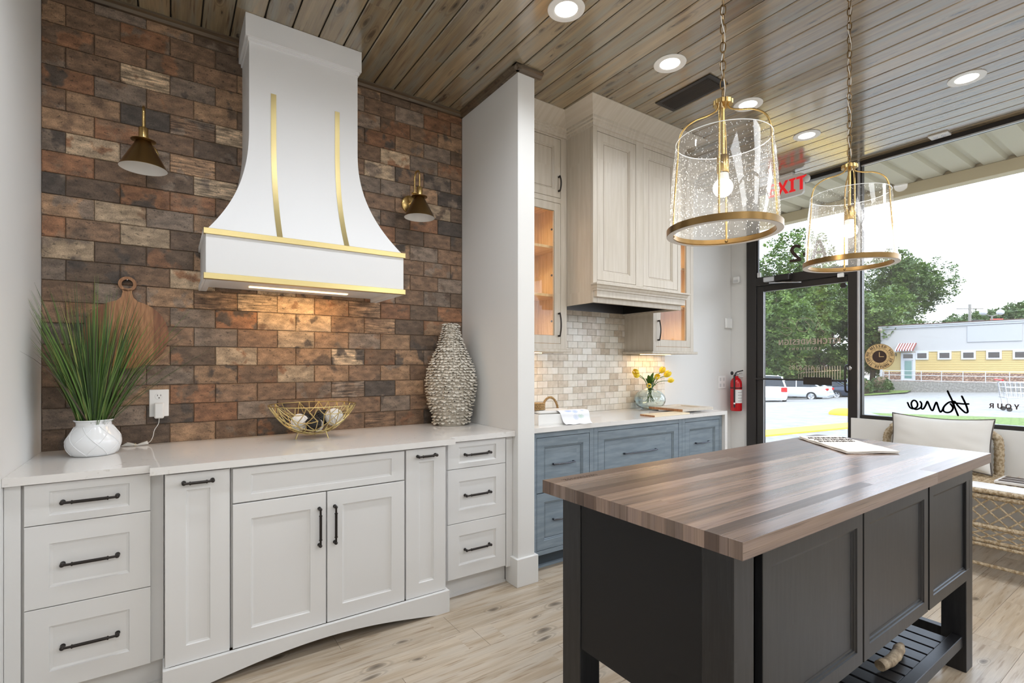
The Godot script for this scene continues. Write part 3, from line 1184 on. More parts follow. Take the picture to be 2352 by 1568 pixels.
# ------------------------------------------------------------------ on the brick wall and the white worktop
func alcove_things() -> void:
	# round cutting board hung on the wall: three glued staves and a ring handle
	var cb := thing("cutting_board", "round wooden cutting board with ring handle hung behind the grass", "cutting board", Vector3(0.314, 1.3, 0.004))
	var ctr := Vector2(0.314, 1.46)
	var seams := [0.147, 0.243, 0.418, 0.481]
	for s in 3:
		var pts := PackedVector2Array()
		for i in range(19):
			var a := acos(clampf((lerpf(seams[s], seams[s + 1], i / 18.0) - ctr.x) / 0.167, -1, 1))
			pts.append(ctr + Vector2(cos(a), -sin(a)) * 0.167)
		for i in range(19):
			var a := acos(clampf((lerpf(seams[s + 1], seams[s], i / 18.0) - ctr.x) / 0.167, -1, 1))
			pts.append(ctr + Vector2(cos(a), sin(a)) * 0.167)
		var clean := PackedVector2Array()
		for q in pts:
			if clean.size() == 0 or clean[clean.size() - 1].distance_to(q) > 0.0008:
				clean.append(q)
		if clean[0].distance_to(clean[clean.size() - 1]) < 0.0008:
			clean.remove_at(clean.size() - 1)
		var b := MB.new()
		b.extrude(clean, Vector3(0, 0, 0.005), Vector3.RIGHT, Vector3.UP, Vector3(0, 0, 0.018))
		part(cb, "stave", b, M.board if s == 1 else M.board_dark)
	var nb := MB.new()
	nb.extrude(PackedVector2Array([Vector2(0.268, 1.617), Vector2(0.36, 1.617), Vector2(0.338, 1.64), Vector2(0.332, 1.665), Vector2(0.334, 1.678), Vector2(0.294, 1.678), Vector2(0.296, 1.665), Vector2(0.29, 1.64)]), Vector3(0, 0, 0.0052), Vector3.RIGHT, Vector3.UP, Vector3(0, 0, 0.0176))
	var ring := Vector3(0.314, 1.705, 0)
	for i in range(28):
		var q := []
		for e in [i, i + 1]:
			var a: float = TAU * e / 28
			q.append(Vector3(cos(a), sin(a), 0))
		var zo := Vector3(0, 0, 0.0228)
		var zi := Vector3(0, 0, 0.0052)
		nb.poly([ring + q[0] * 0.036 + zo, ring + q[1] * 0.036 + zo, ring + q[1] * 0.0225 + zo, ring + q[0] * 0.0225 + zo], Vector3(0, 0, 1))
		nb.poly([ring + q[0] * 0.036 + zi, ring + q[1] * 0.036 + zi, ring + q[1] * 0.0225 + zi, ring + q[0] * 0.0225 + zi], Vector3(0, 0, -1))
		nb.poly([ring + q[0] * 0.036 + zo, ring + q[1] * 0.036 + zo, ring + q[1] * 0.036 + zi, ring + q[0] * 0.036 + zi], q[0])
		nb.poly([ring + q[0] * 0.0225 + zo, ring + q[1] * 0.0225 + zo, ring + q[1] * 0.0225 + zi, ring + q[0] * 0.0225 + zi], -q[0])
	part(cb, "ring_handle", nb, M.board)
	var nl := MB.new()
	nl.tube([Vector3(0.314, 1.7245, -0.004), Vector3(0.314, 1.7245, 0.03)], 0.0022, 8)
	part(cb, "nail", nl, M.steel)
	# socket and charger
	var ou := thing("power_outlet", "white wall outlet with a charger plugged in, on the bricks", "outlet", Vector3(0.4405, 1.049, 0.001))
	bx(ou, "cover_plate", Vector3(0.40, 1.049, 0.0012), Vector3(0.481, 1.185, 0.0075), M.plastic, 0.002)
	for y in [1.151, 1.083]:
		var b := MB.new()
		b.xf = Transform3D(Basis(Vector3(1, 0, 0), PI / 2), Vector3(0.4405, y, 0.0076))
		b.lathe([Vector2(0.0175, 0), Vector2(0.0168, 0.0014), Vector2(0, 0.0014)], 24)
		var rc := part(ou, "receptacle", b, M.plastic)
		for dx in [-0.0065, 0.0065]:
			bx(rc, "slot", Vector3(0.4405 + dx - 0.0012, y + 0.001, 0.0085), Vector3(0.4405 + dx + 0.0012, y + 0.009, 0.0094), M.slot)
		bx(rc, "ground_hole", Vector3(0.438, y - 0.0105, 0.0085), Vector3(0.443, y - 0.005, 0.0094), M.slot, 0.0003)
	var ch := thing("charger", "small white plug-in charger with a bundled cable on the worktop", "charger", Vector3(0.441, 1.042, 0.02))
	bx(ch, "adapter", Vector3(0.4205, 1.042, 0.0096), Vector3(0.461, 1.119, 0.042), M.plastic, 0.005)
	var cp := spline([Vector3(0.441, 1.042, 0.026), Vector3(0.438, 1.015, 0.028), Vector3(0.422, 0.985, 0.03), Vector3(0.416, 0.955, 0.032), Vector3(0.405, 0.93, 0.033), Vector3(0.385, 0.9225, 0.034), Vector3(0.365, 0.92, 0.036)], 6)
	var b2 := MB.new()
	b2.tube(cp, 0.0017, 6)
	for i in range(5):
		var lp := []
		for k in range(24):
			var a := TAU * k / 24
			var r := 0.052 - i * 0.003
			lp.append(Vector3(0.345 + cos(a) * r + i * 0.002, 0.9165 + 0.009 * absf(cos(a)) * (0.4 + 0.3 * i) + i * 0.0005, 0.04 + sin(a) * (0.006 + 0.0022 * i)))
		b2.tube(lp, 0.0017, 6, true)
	part(ch, "cable", b2, M.cable)
	bx(ch, "twist_tie", Vector3(0.343, 0.9145, 0.027), Vector3(0.348, 0.926, 0.053), M.beam, 0.001)
	potted_grass()
	shell_vase()
	wire_bowl()

func pot_r(y: float) -> float:
	# profile of the pot, y above the worktop
	var t := clampf(y / 0.132, 0.0, 1.0)
	return 0.074 + 0.0245 * sin(PI * pow(t, 0.85)) + (0.0 if t < 0.5 else -0.012 * (t - 0.5) * 2.0)

func potted_grass() -> void:
	var c := Vector3(0.208, CT + 0.0005, 0.225)
	var t := thing("potted_grass", "tall artificial grass in a white lattice-pattern ceramic pot", "potted plant", c)
	var prof := [Vector2(0, 0), Vector2(0.070, 0)]
	for i in range(15):
		var y := lerpf(0.002, 0.132, i / 14.0)
		prof.append(Vector2(pot_r(y), y))
	prof.append_array([Vector2(0.062, 0.137), Vector2(0.0625, 0.145), Vector2(0.071, 0.153), Vector2(0.0705, 0.156), Vector2(0.064, 0.155), Vector2(0.058, 0.145), Vector2(0.058, 0.125), Vector2(0, 0.125)])
	var b := MB.new()
	b.lathe(prof, 64, c)
	part(t, "pot", b, M.pot)
	for dir in [1.0, -1.0]:
		for k in range(7):
			var p := []
			for i in range(15):
				var y := lerpf(0.006, 0.126, i / 14.0)
				var a: float = TAU * k / 7 + dir * 1.15 * i / 14.0
				p.append(c + Vector3(cos(a), 0, sin(a)) * (pot_r(y) + 0.0002) + Vector3(0, y, 0))
			var rb := MB.new()
			rb.tube(p, 0.0021 if dir > 0 else 0.0013, 6)
			part(t, "lattice_rib", rb, M.pot)
	# blades
	rng.seed = 77
	var g := MB.new()
	g.coloured = true
	for i in range(400):
		var a := rng.randf() * TAU
		var r0 := 0.052 * sqrt(rng.randf())
		var lean := pow(rng.randf(), 1.1) * 0.62
		if rng.randf() < 0.16:
			lean = rng.randf_range(0.6, 0.95)
		var length := rng.randf_range(0.36, 0.68) * (1.0 - 0.12 * lean)
		var dir := Vector3(cos(a), 0, sin(a))
		var room := (c.x - 0.012) / maxf(0.001, -dir.x * lean * length + r0) if dir.x < 0.0 else 9.0
		if dir.z < 0.0:
			room = minf(room, (c.z - 0.05) / maxf(0.001, -dir.z * lean * length + r0))
		lean *= minf(1.0, room * 0.92)
		var p0 := c + dir * r0 + Vector3(0, 0.12, 0)
		var droop := rng.randf_range(0.0, 0.14) * lean
		var wd := rng.randf_range(0.0016, 0.0034)
		var side := dir.cross(Vector3.UP).normalized().rotated(Vector3.UP, rng.randf_range(-1.0, 1.0))
		var tone := rng.randf()
		var dk := Color(0.035, 0.075, 0.02)
		var lt := Color(0.16, 0.29, 0.06)
		var cc := dk.lerp(lt, tone * tone)
		if rng.randf() < 0.1:
			cc = Color(0.32, 0.38, 0.11)
		if rng.randf() < 0.06:
			cc = Color(0.10, 0.06, 0.05)
		var prev := []
		for s in range(8):
			var q := s / 7.0
			var out := lean * length * (q * 0.75 + q * q * 0.25)
			var up := length * q * sqrt(maxf(0.1, 1.0 - lean * lean * 0.5)) - droop * q * q * q
			var pt := p0 + dir * out + Vector3(0, up, 0)
			if pt.x < 0.006:
				pt.x = 0.006 + rng.randf() * 0.004
			if pt.z < 0.034:
				pt.z = 0.034 + rng.randf() * 0.006
			var w := wd * (1.0 - pow(q, 2.2)) + 0.0002
			g.tint = cc
			var l := pt - side * w
			var r := pt + side * w
			var md := pt + Vector3(0, 0, 1).cross(side) * w * 0.3
			if prev.size():
				g.poly([prev[0], prev[2], md, l])
				g.poly([prev[2], prev[1], r, md])
			prev = [l, r, md]
	part(t, "grass_blades", g, M.blade, "stuff")

func shell_vase() -> void:
	var c := Vector3(2.012, CT + 0.0005, 0.158)
	var t := thing("shell_vase", "tall bottle-shaped vase covered in pale shell scales in the corner", "vase", c)
	var prof := [Vector2(0, 0), Vector2(0.088, 0), Vector2(0.09, 0.004), Vector2(0.1, 0.05), Vector2(0.125, 0.13), Vector2(0.141, 0.22), Vector2(0.144, 0.29), Vector2(0.136, 0.35), Vector2(0.113, 0.42), Vector2(0.083, 0.49), Vector2(0.06, 0.55), Vector2(0.047, 0.6), Vector2(0.041, 0.64), Vector2(0.039, 0.661), Vector2(0.033, 0.661), Vector2(0.033, 0.62), Vector2(0, 0.61)]
	var b := MB.new()
	b.lathe(prof, 48, c)
	part(t, "body", b, M.shell_dark)
	var s := MB.new()
	# one scale: a curled disc that hangs from its upper edge
	var rows := []
	for i in range(4):
		var row := []
		for j in range(6):
			var u := (j / 5.0 - 0.5) * 2.0
			var v := i / 3.0
			var w: float = [0.45, 0.95, 1.0, 0.55][i]
			row.append(Vector3(u * w * 0.5, -v, 0.28 * v + 0.22 * (1.0 - u * u) * v * 0.6 - 0.12 * u * u))
		rows.append(row)
	s.grid(rows, false, true)
	var where := []
	var dots := []
	rng.seed = 91
	var y := 0.014
	var row_i := 0
	while y < 0.655:
		var r := 0.0
		for i in range(1, 13):
			if prof[i].y <= y and prof[i + 1].y >= y:
				r = lerpf(prof[i].x, prof[i + 1].x, (y - prof[i].y) / (prof[i + 1].y - prof[i].y))
		var size := lerpf(0.031, 0.019, y / 0.66)
		var count := int(TAU * r / (size * 0.92))
		for k in range(count):
			var a := TAU * (k + (0.5 if row_i % 2 else 0.0) + rng.randf_range(-0.16, 0.16)) / count
			var n := Vector3(cos(a), 0, sin(a))
			var sc := size * rng.randf_range(0.85, 1.2)
			var bs := Basis(n.cross(Vector3.UP) * -1.0, Vector3.UP, n) * Basis(Vector3(1, 0, 0), rng.randf_range(-1.0, -0.5)) * Basis(Vector3(0, 0, 1), rng.randf_range(-0.3, 0.3))
			var p := c + n * (r + 0.001) + Vector3(0, y + size * 0.6, 0)
			if p.x + sc * 0.5 > PX - 0.006 and n.x > 0.8:
				p.x -= 0.012
			where.append(Transform3D(bs.scaled(Vector3(sc, sc, sc)), p))
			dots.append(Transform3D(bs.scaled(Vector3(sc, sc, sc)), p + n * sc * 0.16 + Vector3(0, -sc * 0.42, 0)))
		y += size * 0.7
		row_i += 1
	scatter(t, "shell_scales", s.mesh(), M.shell, where)
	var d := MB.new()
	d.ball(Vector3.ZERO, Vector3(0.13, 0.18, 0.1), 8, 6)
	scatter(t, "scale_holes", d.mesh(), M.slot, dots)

func wire_bowl() -> void:
	var c := Vector3(1.128, CT, 0.245)
	var t := thing("wire_bowl", "gold wire bowl of crossing rods on three short feet", "bowl", c)
	# joints scattered over the bowl and joined to their neighbours
	rng.seed = 14
	var flat := PackedVector2Array()
	var on := func(p: Vector2) -> Vector3:
		var r := p.length()
		return c + Vector3(p.x * 0.222, 0.022 + 0.158 * pow(r, 2.5), p.y * 0.222)
	var rim := 26
	for i in range(rim):
		flat.append(Vector2.from_angle(TAU * i / rim))
	while flat.size() < rim + 84:
		var p := Vector2.from_angle(rng.randf() * TAU) * sqrt(rng.randf()) * 0.92
		var ok := true
		for q in flat:
			if q.distance_to(p) < 0.11:
				ok = false
		if ok or rng.randf() < 0.01:
			flat.append(p)
	var tri := Geometry2D.triangulate_delaunay(flat)
	var edges := {}
	for i in range(0, tri.size(), 3):
		for k in 3:
			var a := tri[i + k]
			var b := tri[i + (k + 1) % 3]
			edges[Vector2i(mini(a, b), maxi(a, b))] = true
	var rods := MB.new()
	for e in edges.keys():
		if e.x < rim and e.y < rim:
			continue
		if rng.randf() < 0.2:
			continue
		rods.tube([on.call(flat[e.x]), on.call((flat[e.x] + flat[e.y]) / 2), on.call(flat[e.y])], 0.0024, 6)
	part(t, "rods", rods, M.gold)
	var rb := MB.new()
	var rp := []
	for i in range(48):
		rp.append(on.call(Vector2.from_angle(TAU * i / 48)))
	rb.tube(rp, 0.0026, 8, true)
	part(t, "rim_wire", rb, M.gold)
	for i in 3:
		var a := TAU * i / 3 + 0.85
		var d := Vector3(cos(a), 0, sin(a))
		var f := MB.new()
		f.tube([c + d * 0.078 + Vector3(0, 0.041, 0), c + d * 0.094 + Vector3(0, 0.0005, 0)], 0.003, 8)
		part(t, "foot", f, M.gold)
	# balls lying in the bowl
	var spots := [[-0.075, 0.092, 0.03, 0.045, 0], [0.055, 0.1, -0.045, 0.05, 1], [0.1, 0.11, 0.045, 0.048, 0], [-0.015, 0.083, 0.075, 0.042, 1], [-0.03, 0.088, -0.065, 0.044, 1], [0.02, 0.066, 0.0, 0.036, 0]]
	var kinds := [M.fabric, M.black]
	for i in range(spots.size()):
		var s: Array = spots[i]
		var at := c + Vector3(s[0], s[1], s[2])
		var b := MB.new()
		b.ball(at, Vector3(s[3], s[3], s[3]) * 0.9, 16, 12)
		var o := thing("decor_ball", "pale wound decor ball inside the gold wire bowl" if s[4] == 0 else "dark wound decor ball inside the gold wire bowl", "ball", at - Vector3(0, s[3], 0), 0.0, "pale balls in the wire bowl" if s[4] == 0 else "dark balls in the wire bowl")
		part(o, "core", b, kinds[s[4]])
		var wv := MB.new()
		rng.seed = 300 + i
		for k in range(9):
			var ax := Vector3(rng.randf_range(-1, 1), rng.randf_range(-1, 1), rng.randf_range(-1, 1)).normalized()
			var u := ax.cross(Vector3.UP).normalized()
			var v := ax.cross(u)
			var lp := []
			for q in range(20):
				var a := TAU * q / 20
				lp.append(at + (u * cos(a) + v * sin(a)) * s[3] * 0.93)
			wv.tube(lp, s[3] * 0.07, 5, true)
		part(o, "winding", wv, kinds[s[4]])

# ------------------------------------------------------------------ nook: blue base cabinets, greige wall cabinets
func glaze(parent: Node, x0: float, x1: float, y0: float, y1: float, z: float, m: Material) -> void:
	# the dark glaze that sits in the corner of the bead
	var b := MB.new()
	var w := 0.0022
	b.box(Vector3(x0, y0, z - 0.002), Vector3(x1, y0 + w, z))
	b.box(Vector3(x0, y1 - w, z - 0.002), Vector3(x1, y1, z))
	b.box(Vector3(x0, y0, z - 0.002), Vector3(x0 + w, y1, z))
	b.box(Vector3(x1 - w, y0, z - 0.002), Vector3(x1, y1, z))
	part(parent, "glaze_line", b, m)

func inset(parent: Node, called: String, x0: float, x1: float, y0: float, y1: float, z: float, m: Material, edge: Material, rail := 0.056) -> MeshInstance3D:
	var f := front(parent, called, x0 + 0.0024, x1 - 0.0024, y0 + 0.0024, y1 - 0.0024, z, m, rail, rail, 0.011, 0.015, 2)
	glaze(f, x0 + rail + 0.0055, x1 - rail - 0.0055, y0 + rail + 0.0055, y1 - rail - 0.0055, z - 0.0046, edge)
	glaze(f, x0 + rail + 0.016, x1 - rail - 0.016, y0 + rail + 0.016, y1 - rail - 0.016, z - 0.0103, edge)
	return f

func blue_cabinets() -> void:
	var z := 0.60
	var units := [[PX2 + 0.001, 2.873, 2.383, 2.834, "blue-grey two-drawer base cabinet beside the partition"], [2.873, 3.824, 2.912, 3.785, "wide blue-grey drawer cabinet under the wooden hood"], [3.824, 4.361, 3.863, 4.325, "blue-grey drawer cabinet at the end panel below the tulips"]]
	for i in 3:
		var u: Array = units[i]
		var t := thing("base_cabinet", u[4], "cabinet", Vector3((u[0] + u[1]) / 2, 0, 0.3), 0.0, "blue-grey base cabinets of the nook")
		bx(t, "carcass", Vector3(u[0] + 0.0005, 0.106, 0.007), Vector3(u[1] - 0.0005, 0.884, z - 0.022), M.blue_edge)
		bx(t, "stile", Vector3(u[0] + 0.0005, 0.106, z - 0.0215), Vector3(u[2], 0.884, z), M.blue, 0.001)
		bx(t, "stile", Vector3(u[3], 0.106, z - 0.0215), Vector3(u[1] - 0.0005, 0.884, z), M.blue, 0.001)
		bx(t, "rail", Vector3(u[2] + 0.0003, 0.848, z - 0.0215), Vector3(u[3] - 0.0003, 0.884, z), M.blue, 0.001)
		bx(t, "rail", Vector3(u[2] + 0.0003, 0.106, z - 0.0215), Vector3(u[3] - 0.0003, 0.134, z), M.blue, 0.001)
		bx(t, "toe_kick", Vector3(u[0] + 0.0005, 0, 0.5), Vector3(u[1] - 0.0005, 0.1055, 0.53), M.blue_edge)
		var q := MB.new()
		q.extrude(PackedVector2Array([Vector2(0, 0), Vector2(0.014, 0), Vector2(0.011, 0.014), Vector2(0, 0.018)]), Vector3(maxf(u[0], PX2 + 0.018) + 0.0005, 0, 0.5305), Vector3(0, 0, 1), Vector3.UP, Vector3(u[1] - maxf(u[0], PX2 + 0.018) - 0.001, 0, 0))
		part(t, "shoe_moulding", q, M.blue)
		for d in 2:
			var y0 := 0.496 if d == 0 else 0.1345
			var y1 := 0.8475 if d == 0 else 0.4955
			var f := inset(t, "drawer", u[2], u[3], y0, y1, z - 0.001, M.blue, M.blue_edge)
			var hl := 0.34 if i == 1 else 0.17
			put_pull(f, bow_mesh(hl), Vector3((u[2] + u[3]) / 2, 0.67 if d == 0 else 0.315, z - 0.0122), false, M.pull_steel)
	var w := MB.new()
	w.extrude(PackedVector2Array([Vector2(PX2 + 0.001, 0.001), Vector2(4.395, 0.001), Vector2(4.395, 0.6287), Vector2(PX2 + 0.001, 0.6287)]), Vector3(0, 0.8845, 0), Vector3.RIGHT, Vector3(0, 0, 1), Vector3(0, 0.0295, 0))
	tag(part(self, "nook_worktop", w, M.quartz), "white stone worktop on the blue-grey nook cabinets", "worktop")
	tag(bx(self, "end_panel", Vector3(4.3625, 0, 0.001), Vector3(4.395, 0.884, 0.6287), M.quartz), "white stone end panel closing the row of blue-grey cabinets", "panel")

func wall_cabinet(called: String, label: String, x0: float, x1: float, d0: float, d1: float, handle_x: float) -> Node3D:
	# tall wall cabinet: a glazed door over an open lit box, a small panelled door above
	var z := 0.325
	var t := thing(called, label, "wall cabinet", Vector3((x0 + x1) / 2, 1.4, 0.16), 0.0, "greige wall cabinets with glass doors")
	var zi := z - 0.021
	bx(t, "side_panel", Vector3(x0, 1.42, 0.007), Vector3(x0 + 0.018, 2.965, zi), M.greige)
	bx(t, "side_panel", Vector3(x1 - 0.018, 1.42, 0.007), Vector3(x1, 2.965, zi), M.greige)
	bx(t, "back_panel", Vector3(x0 + 0.0182, 1.42, 0.007), Vector3(x1 - 0.0182, 2.965, 0.015), M.maple)
	bx(t, "bottom_panel", Vector3(x0 + 0.0182, 1.42, 0.0152), Vector3(x1 - 0.0182, 1.44, zi - 0.0005), M.maple)
	bx(t, "divider", Vector3(x0 + 0.0182, 2.475, 0.0152), Vector3(x1 - 0.0182, 2.495, zi - 0.0005), M.maple)
	bx(t, "top_panel", Vector3(x0 + 0.0182, 2.94, 0.0152), Vector3(x1 - 0.0182, 2.96, zi - 0.0005), M.maple)
	for x in [x0 + 0.0182, x1 - 0.0222]:
		bx(t, "side_lining", Vector3(x, 1.4402, 0.0152), Vector3(x + 0.004, 2.4748, zi - 0.001), M.maple)
	for y in [1.80, 2.15]:
		bx(t, "shelf", Vector3(x0 + 0.0225, y, 0.0155), Vector3(x1 - 0.0225, y + 0.019, zi - 0.03), M.maple, 0.001)
	# face frame
	bx(t, "stile", Vector3(x0, 1.42, z - 0.0205), Vector3(d0, 2.965, z), M.greige, 0.001)
	bx(t, "stile", Vector3(d1, 1.42, z - 0.0205), Vector3(x1, 2.965, z), M.greige, 0.001)
	for r in [[1.42, 1.4585], [2.4665, 2.5035], [2.9295, 2.965]]:
		bx(t, "rail", Vector3(d0 + 0.0003, r[0], z - 0.0205), Vector3(d1 - 0.0003, r[1], z), M.greige, 0.001)
	var up := inset(t, "small_door", d0, d1, 2.504, 2.929, z - 0.001, M.greige, M.greige_edge)
	put_pull(up, bow_mesh(0.1), Vector3(handle_x, 2.604, z - 0.001), true)
	# glazed door
	var b := MB.new()
	var y0 := 1.4605
	var y1 := 2.4645
	var a := d0 + 0.0018
	var c := d1 - 0.0018
	var rl := 0.056
	b.box(Vector3(a, y0, z - 0.021), Vector3(a + rl, y1, z - 0.001), 0.001)
	b.box(Vector3(c - rl, y0, z - 0.021), Vector3(c, y1, z - 0.001), 0.001)
	b.box(Vector3(a + rl, y0, z - 0.021), Vector3(c - rl, y0 + rl, z - 0.001), 0.001)
	b.box(Vector3(a + rl, y1 - rl, z - 0.021), Vector3(c - rl, y1, z - 0.001), 0.001)
	var dr := part(t, "glass_door", b, M.greige)
	glaze(dr, a + rl - 0.0004, c - rl + 0.0004, y0 + rl - 0.0004, y1 - rl + 0.0004, z - 0.004, M.greige_edge)
	bx(dr, "pane", Vector3(a + rl, y0 + rl, z - 0.014), Vector3(c - rl, y1 - rl, z - 0.011), M.glass)
	put_pull(dr, bow_mesh(0.16), Vector3(handle_x, 1.594, z - 0.001), true)
	var far := d1 - rl - 0.004 if handle_x > (d0 + d1) / 2 else d0 + rl + 0.004
	for y in [1.62, 1.95, 2.28]:
		var hb := MB.new()
		hb.ball(Vector3(far, y, z - 0.03), Vector3(0.006, 0.008, 0.008), 10, 8)
		part(dr, "hinge_cup", hb, M.slot)
	# light rail
	var lo := x0 - (0.0 if x0 < 3.0 else 0.03)
	bx(t, "light_rail", Vector3(lo, 1.398, 0.008), Vector3(x1 + (0.027 if x0 < 3.0 else 0.036), 1.4195, z + 0.02), M.greige, 0.003)
	var mid := (x0 + x1) / 2
	bx(t, "lamp_strip", Vector3(mid - 0.2, 1.393, 0.12), Vector3(mid + 0.2, 1.3978, 0.135), M.led_warm)
	var l := AreaLight3D.new()
	l.name = "strip_light"
	l.area_size = Vector2(0.4, 0.015)
	l.light_color = Color(1.0, 0.82, 0.58)
	l.light_energy = 0.1
	l.shadow_enabled = true
	t.add_child(l)
	l.position = Vector3(0, 1.3915 - 1.4, 0.1275 - 0.16)
	l.rotation_degrees.x = -90
	for y in [2.474, 2.1495, 1.7995]:
		var p := MB.new()
		p.lathe([Vector2(0, -0.006), Vector2(0.025, -0.006), Vector2(0.028, 0.0)], 24, Vector3(mid, y, 0.15))
		part(t, "puck_lamp", p, M.led_warm)
		var pl := SpotLight3D.new()
		pl.name = "puck_light"
		pl.light_color = Color(1.0, 0.92, 0.78)
		pl.light_energy = 0.09
		pl.light_size = 0.025
		pl.spot_angle = 80.0
		pl.spot_range = 8.0
		pl.spot_attenuation = 2.0
		pl.shadow_enabled = true
		t.add_child(pl)
		pl.position = Vector3(0, y - 0.012 - 1.4, 0.15 - 0.16)
		pl.rotation_degrees.x = -90
	return t

func greige_cabinets() -> void:
	wall_cabinet("glass_wall_cabinet", "greige wall cabinet with lit amber shelves beside the partition", PX2 + 0.001, 2.867, 2.345, 2.81, 2.789)
	wall_cabinet("glass_wall_cabinet", "greige wall cabinet with glass door above the tulips", 3.813, 4.355, 3.85, 4.312, 3.872)
	# cabinet that hides the cooker hood
	var x0 := 2.868
	var x1 := 3.812
	var z := 0.598
	var t := thing("hood_cabinet", "greige two-door cabinet hood with a moulded ledge over the tiles", "range hood", Vector3(3.34, 1.735, 0.3))
	bx(t, "side_panel", Vector3(x0, 1.735, 0.007), Vector3(x0 + 0.02, 2.965, z - 0.021), M.greige)
	bx(t, "side_panel", Vector3(x1 - 0.02, 1.735, 0.007), Vector3(x1, 2.965, z - 0.021), M.greige)
	bx(t, "stile", Vector3(x0, 1.735, z - 0.0205), Vector3(2.905, 2.965, z), M.greige, 0.001)
	bx(t, "stile", Vector3(3.296, 1.88, z - 0.0205), Vector3(3.374, 2.965, z), M.greige, 0.001)
	bx(t, "stile", Vector3(3.776, 1.735, z - 0.0205), Vector3(x1, 2.965, z), M.greige, 0.001)
	for xs in [[2.9053, 3.2957], [3.3743, 3.7757]]:
		bx(t, "rail", Vector3(xs[0], 2.915, z - 0.0205), Vector3(xs[1], 2.965, z), M.greige, 0.001)
	bx(t, "rail", Vector3(2.9053, 1.735, z - 0.0205), Vector3(3.7757, 1.8797, z), M.greige, 0.001)
	bx(t, "rail", Vector3(2.9053, 1.8797, z - 0.0205), Vector3(3.2957, 1.889, z), M.greige)
	bx(t, "rail", Vector3(3.3743, 1.8797, z - 0.0205), Vector3(3.7757, 1.889, z), M.greige)
	inset(t, "door", 2.905, 3.296, 1.889, 2.915, z - 0.001, M.greige, M.greige_edge, 0.058)
	inset(t, "door", 3.374, 3.776, 1.889, 2.915, z - 0.001, M.greige, M.greige_edge, 0.058)
	# ledge with mitred ends
	var prof := [Vector2(0.0, 1.862), Vector2(0.062, 1.862), Vector2(0.062, 1.852), Vector2(0.05, 1.846), Vector2(0.046, 1.832), Vector2(0.04, 1.826), Vector2(0.04, 1.815), Vector2(0.032, 1.812), Vector2(0.032, 1.772), Vector2(0.0, 1.77)]
	var b := MB.new()
	moulding(b, prof, [Vector2(2.905, z), Vector2(2.905, z + 0.0005), Vector2(3.79, z + 0.0005), Vector2(3.79, z)], [Vector2(-1, 0), Vector2(0, 1), Vector2(1, 0)])
	part(t, "ledge", b, M.greige)
	# steel liner seen from below
	bx(t, "liner_back", Vector3(x0 + 0.021, 1.75, 0.008), Vector3(x1 - 0.021, 2.0, 0.02), M.steel)
	bx(t, "liner_side", Vector3(x1 - 0.03, 1.75, 0.0205), Vector3(x1 - 0.021, 2.0, z - 0.022), M.pull)
	bx(t, "liner_side", Vector3(x0 + 0.021, 1.75, 0.0205), Vector3(x0 + 0.03, 2.0, z - 0.022), M.pull)
	bx(t, "liner_top", Vector3(x0 + 0.031, 1.86, 0.0205), Vector3(x1 - 0.031, 1.87, z - 0.022), M.black)
	# crown that steps round all three
	var cr := thing("crown_moulding", "greige crown moulding stepping round the nook cabinets at the ceiling", "moulding", Vector3(3.34, 2.94, 0.3))
	var cp := [Vector2(0.0, 2.94), Vector2(0.01, 2.942), Vector2(0.013, 2.96), Vector2(0.022, 2.966), Vector2(0.022, 2.978), Vector2(0.031, 2.984), Vector2(0.032, 3.0), Vector2(0.14, H - 0.006), Vector2(0.14, H - 0.001), Vector2(0.0, H - 0.001)]
	b = MB.new()
	var zz := 0.3255
	moulding(b, cp, [Vector2(PX2 + 0.001, zz), Vector2(x0 - 0.0005, zz), Vector2(x0 - 0.0005, z + 0.0005), Vector2(x1 + 0.0005, z + 0.0005), Vector2(x1 + 0.0005, zz), Vector2(4.3555, zz), Vector2(4.3555, 0.002)], [Vector2(0, 1), Vector2(-1, 0), Vector2(0, 1), Vector2(1, 0), Vector2(0, 1), Vector2(1, 0)])
	part(cr, "profile", b, M.greige)

func moulding(b: MB, prof: Array, path: Array, normals: Array) -> void:
	# prof (out, height) swept along path (x, z) with mitred corners
	var rings := []
	for i in range(path.size()):
		var d: Vector2
		if i == 0:
			d = normals[0]
		elif i == path.size() - 1:
			d = normals[normals.size() - 1]
		else:
			d = normals[i - 1] + normals[i]
		var r := []
		for p in prof:
			r.append(Vector3(path[i].x + d.x * p.x, p.y, path[i].y + d.y * p.x))
		rings.append(r)
	for i in range(rings.size() - 1):
		var nn := Vector3(normals[i].x, 0, normals[i].y)
		for j in range(prof.size() - 1):
			var e: Vector2 = prof[j + 1] - prof[j]
			var o := nn * e.y + Vector3(0, -e.x, 0)
			if prof[0].y > prof[prof.size() - 1].y:
				o = -o
			b.poly([rings[i][j], rings[i + 1][j], rings[i + 1][j + 1], rings[i][j + 1]], o)
	for e in [0, rings.size() - 1]:
		var pts := PackedVector2Array(prof)
		var tri := Geometry2D.triangulate_polygon(pts)
		for k in range(0, tri.size(), 3):
			b.poly([rings[e][tri[k]], rings[e][tri[k + 1]], rings[e][tri[k + 2]]])

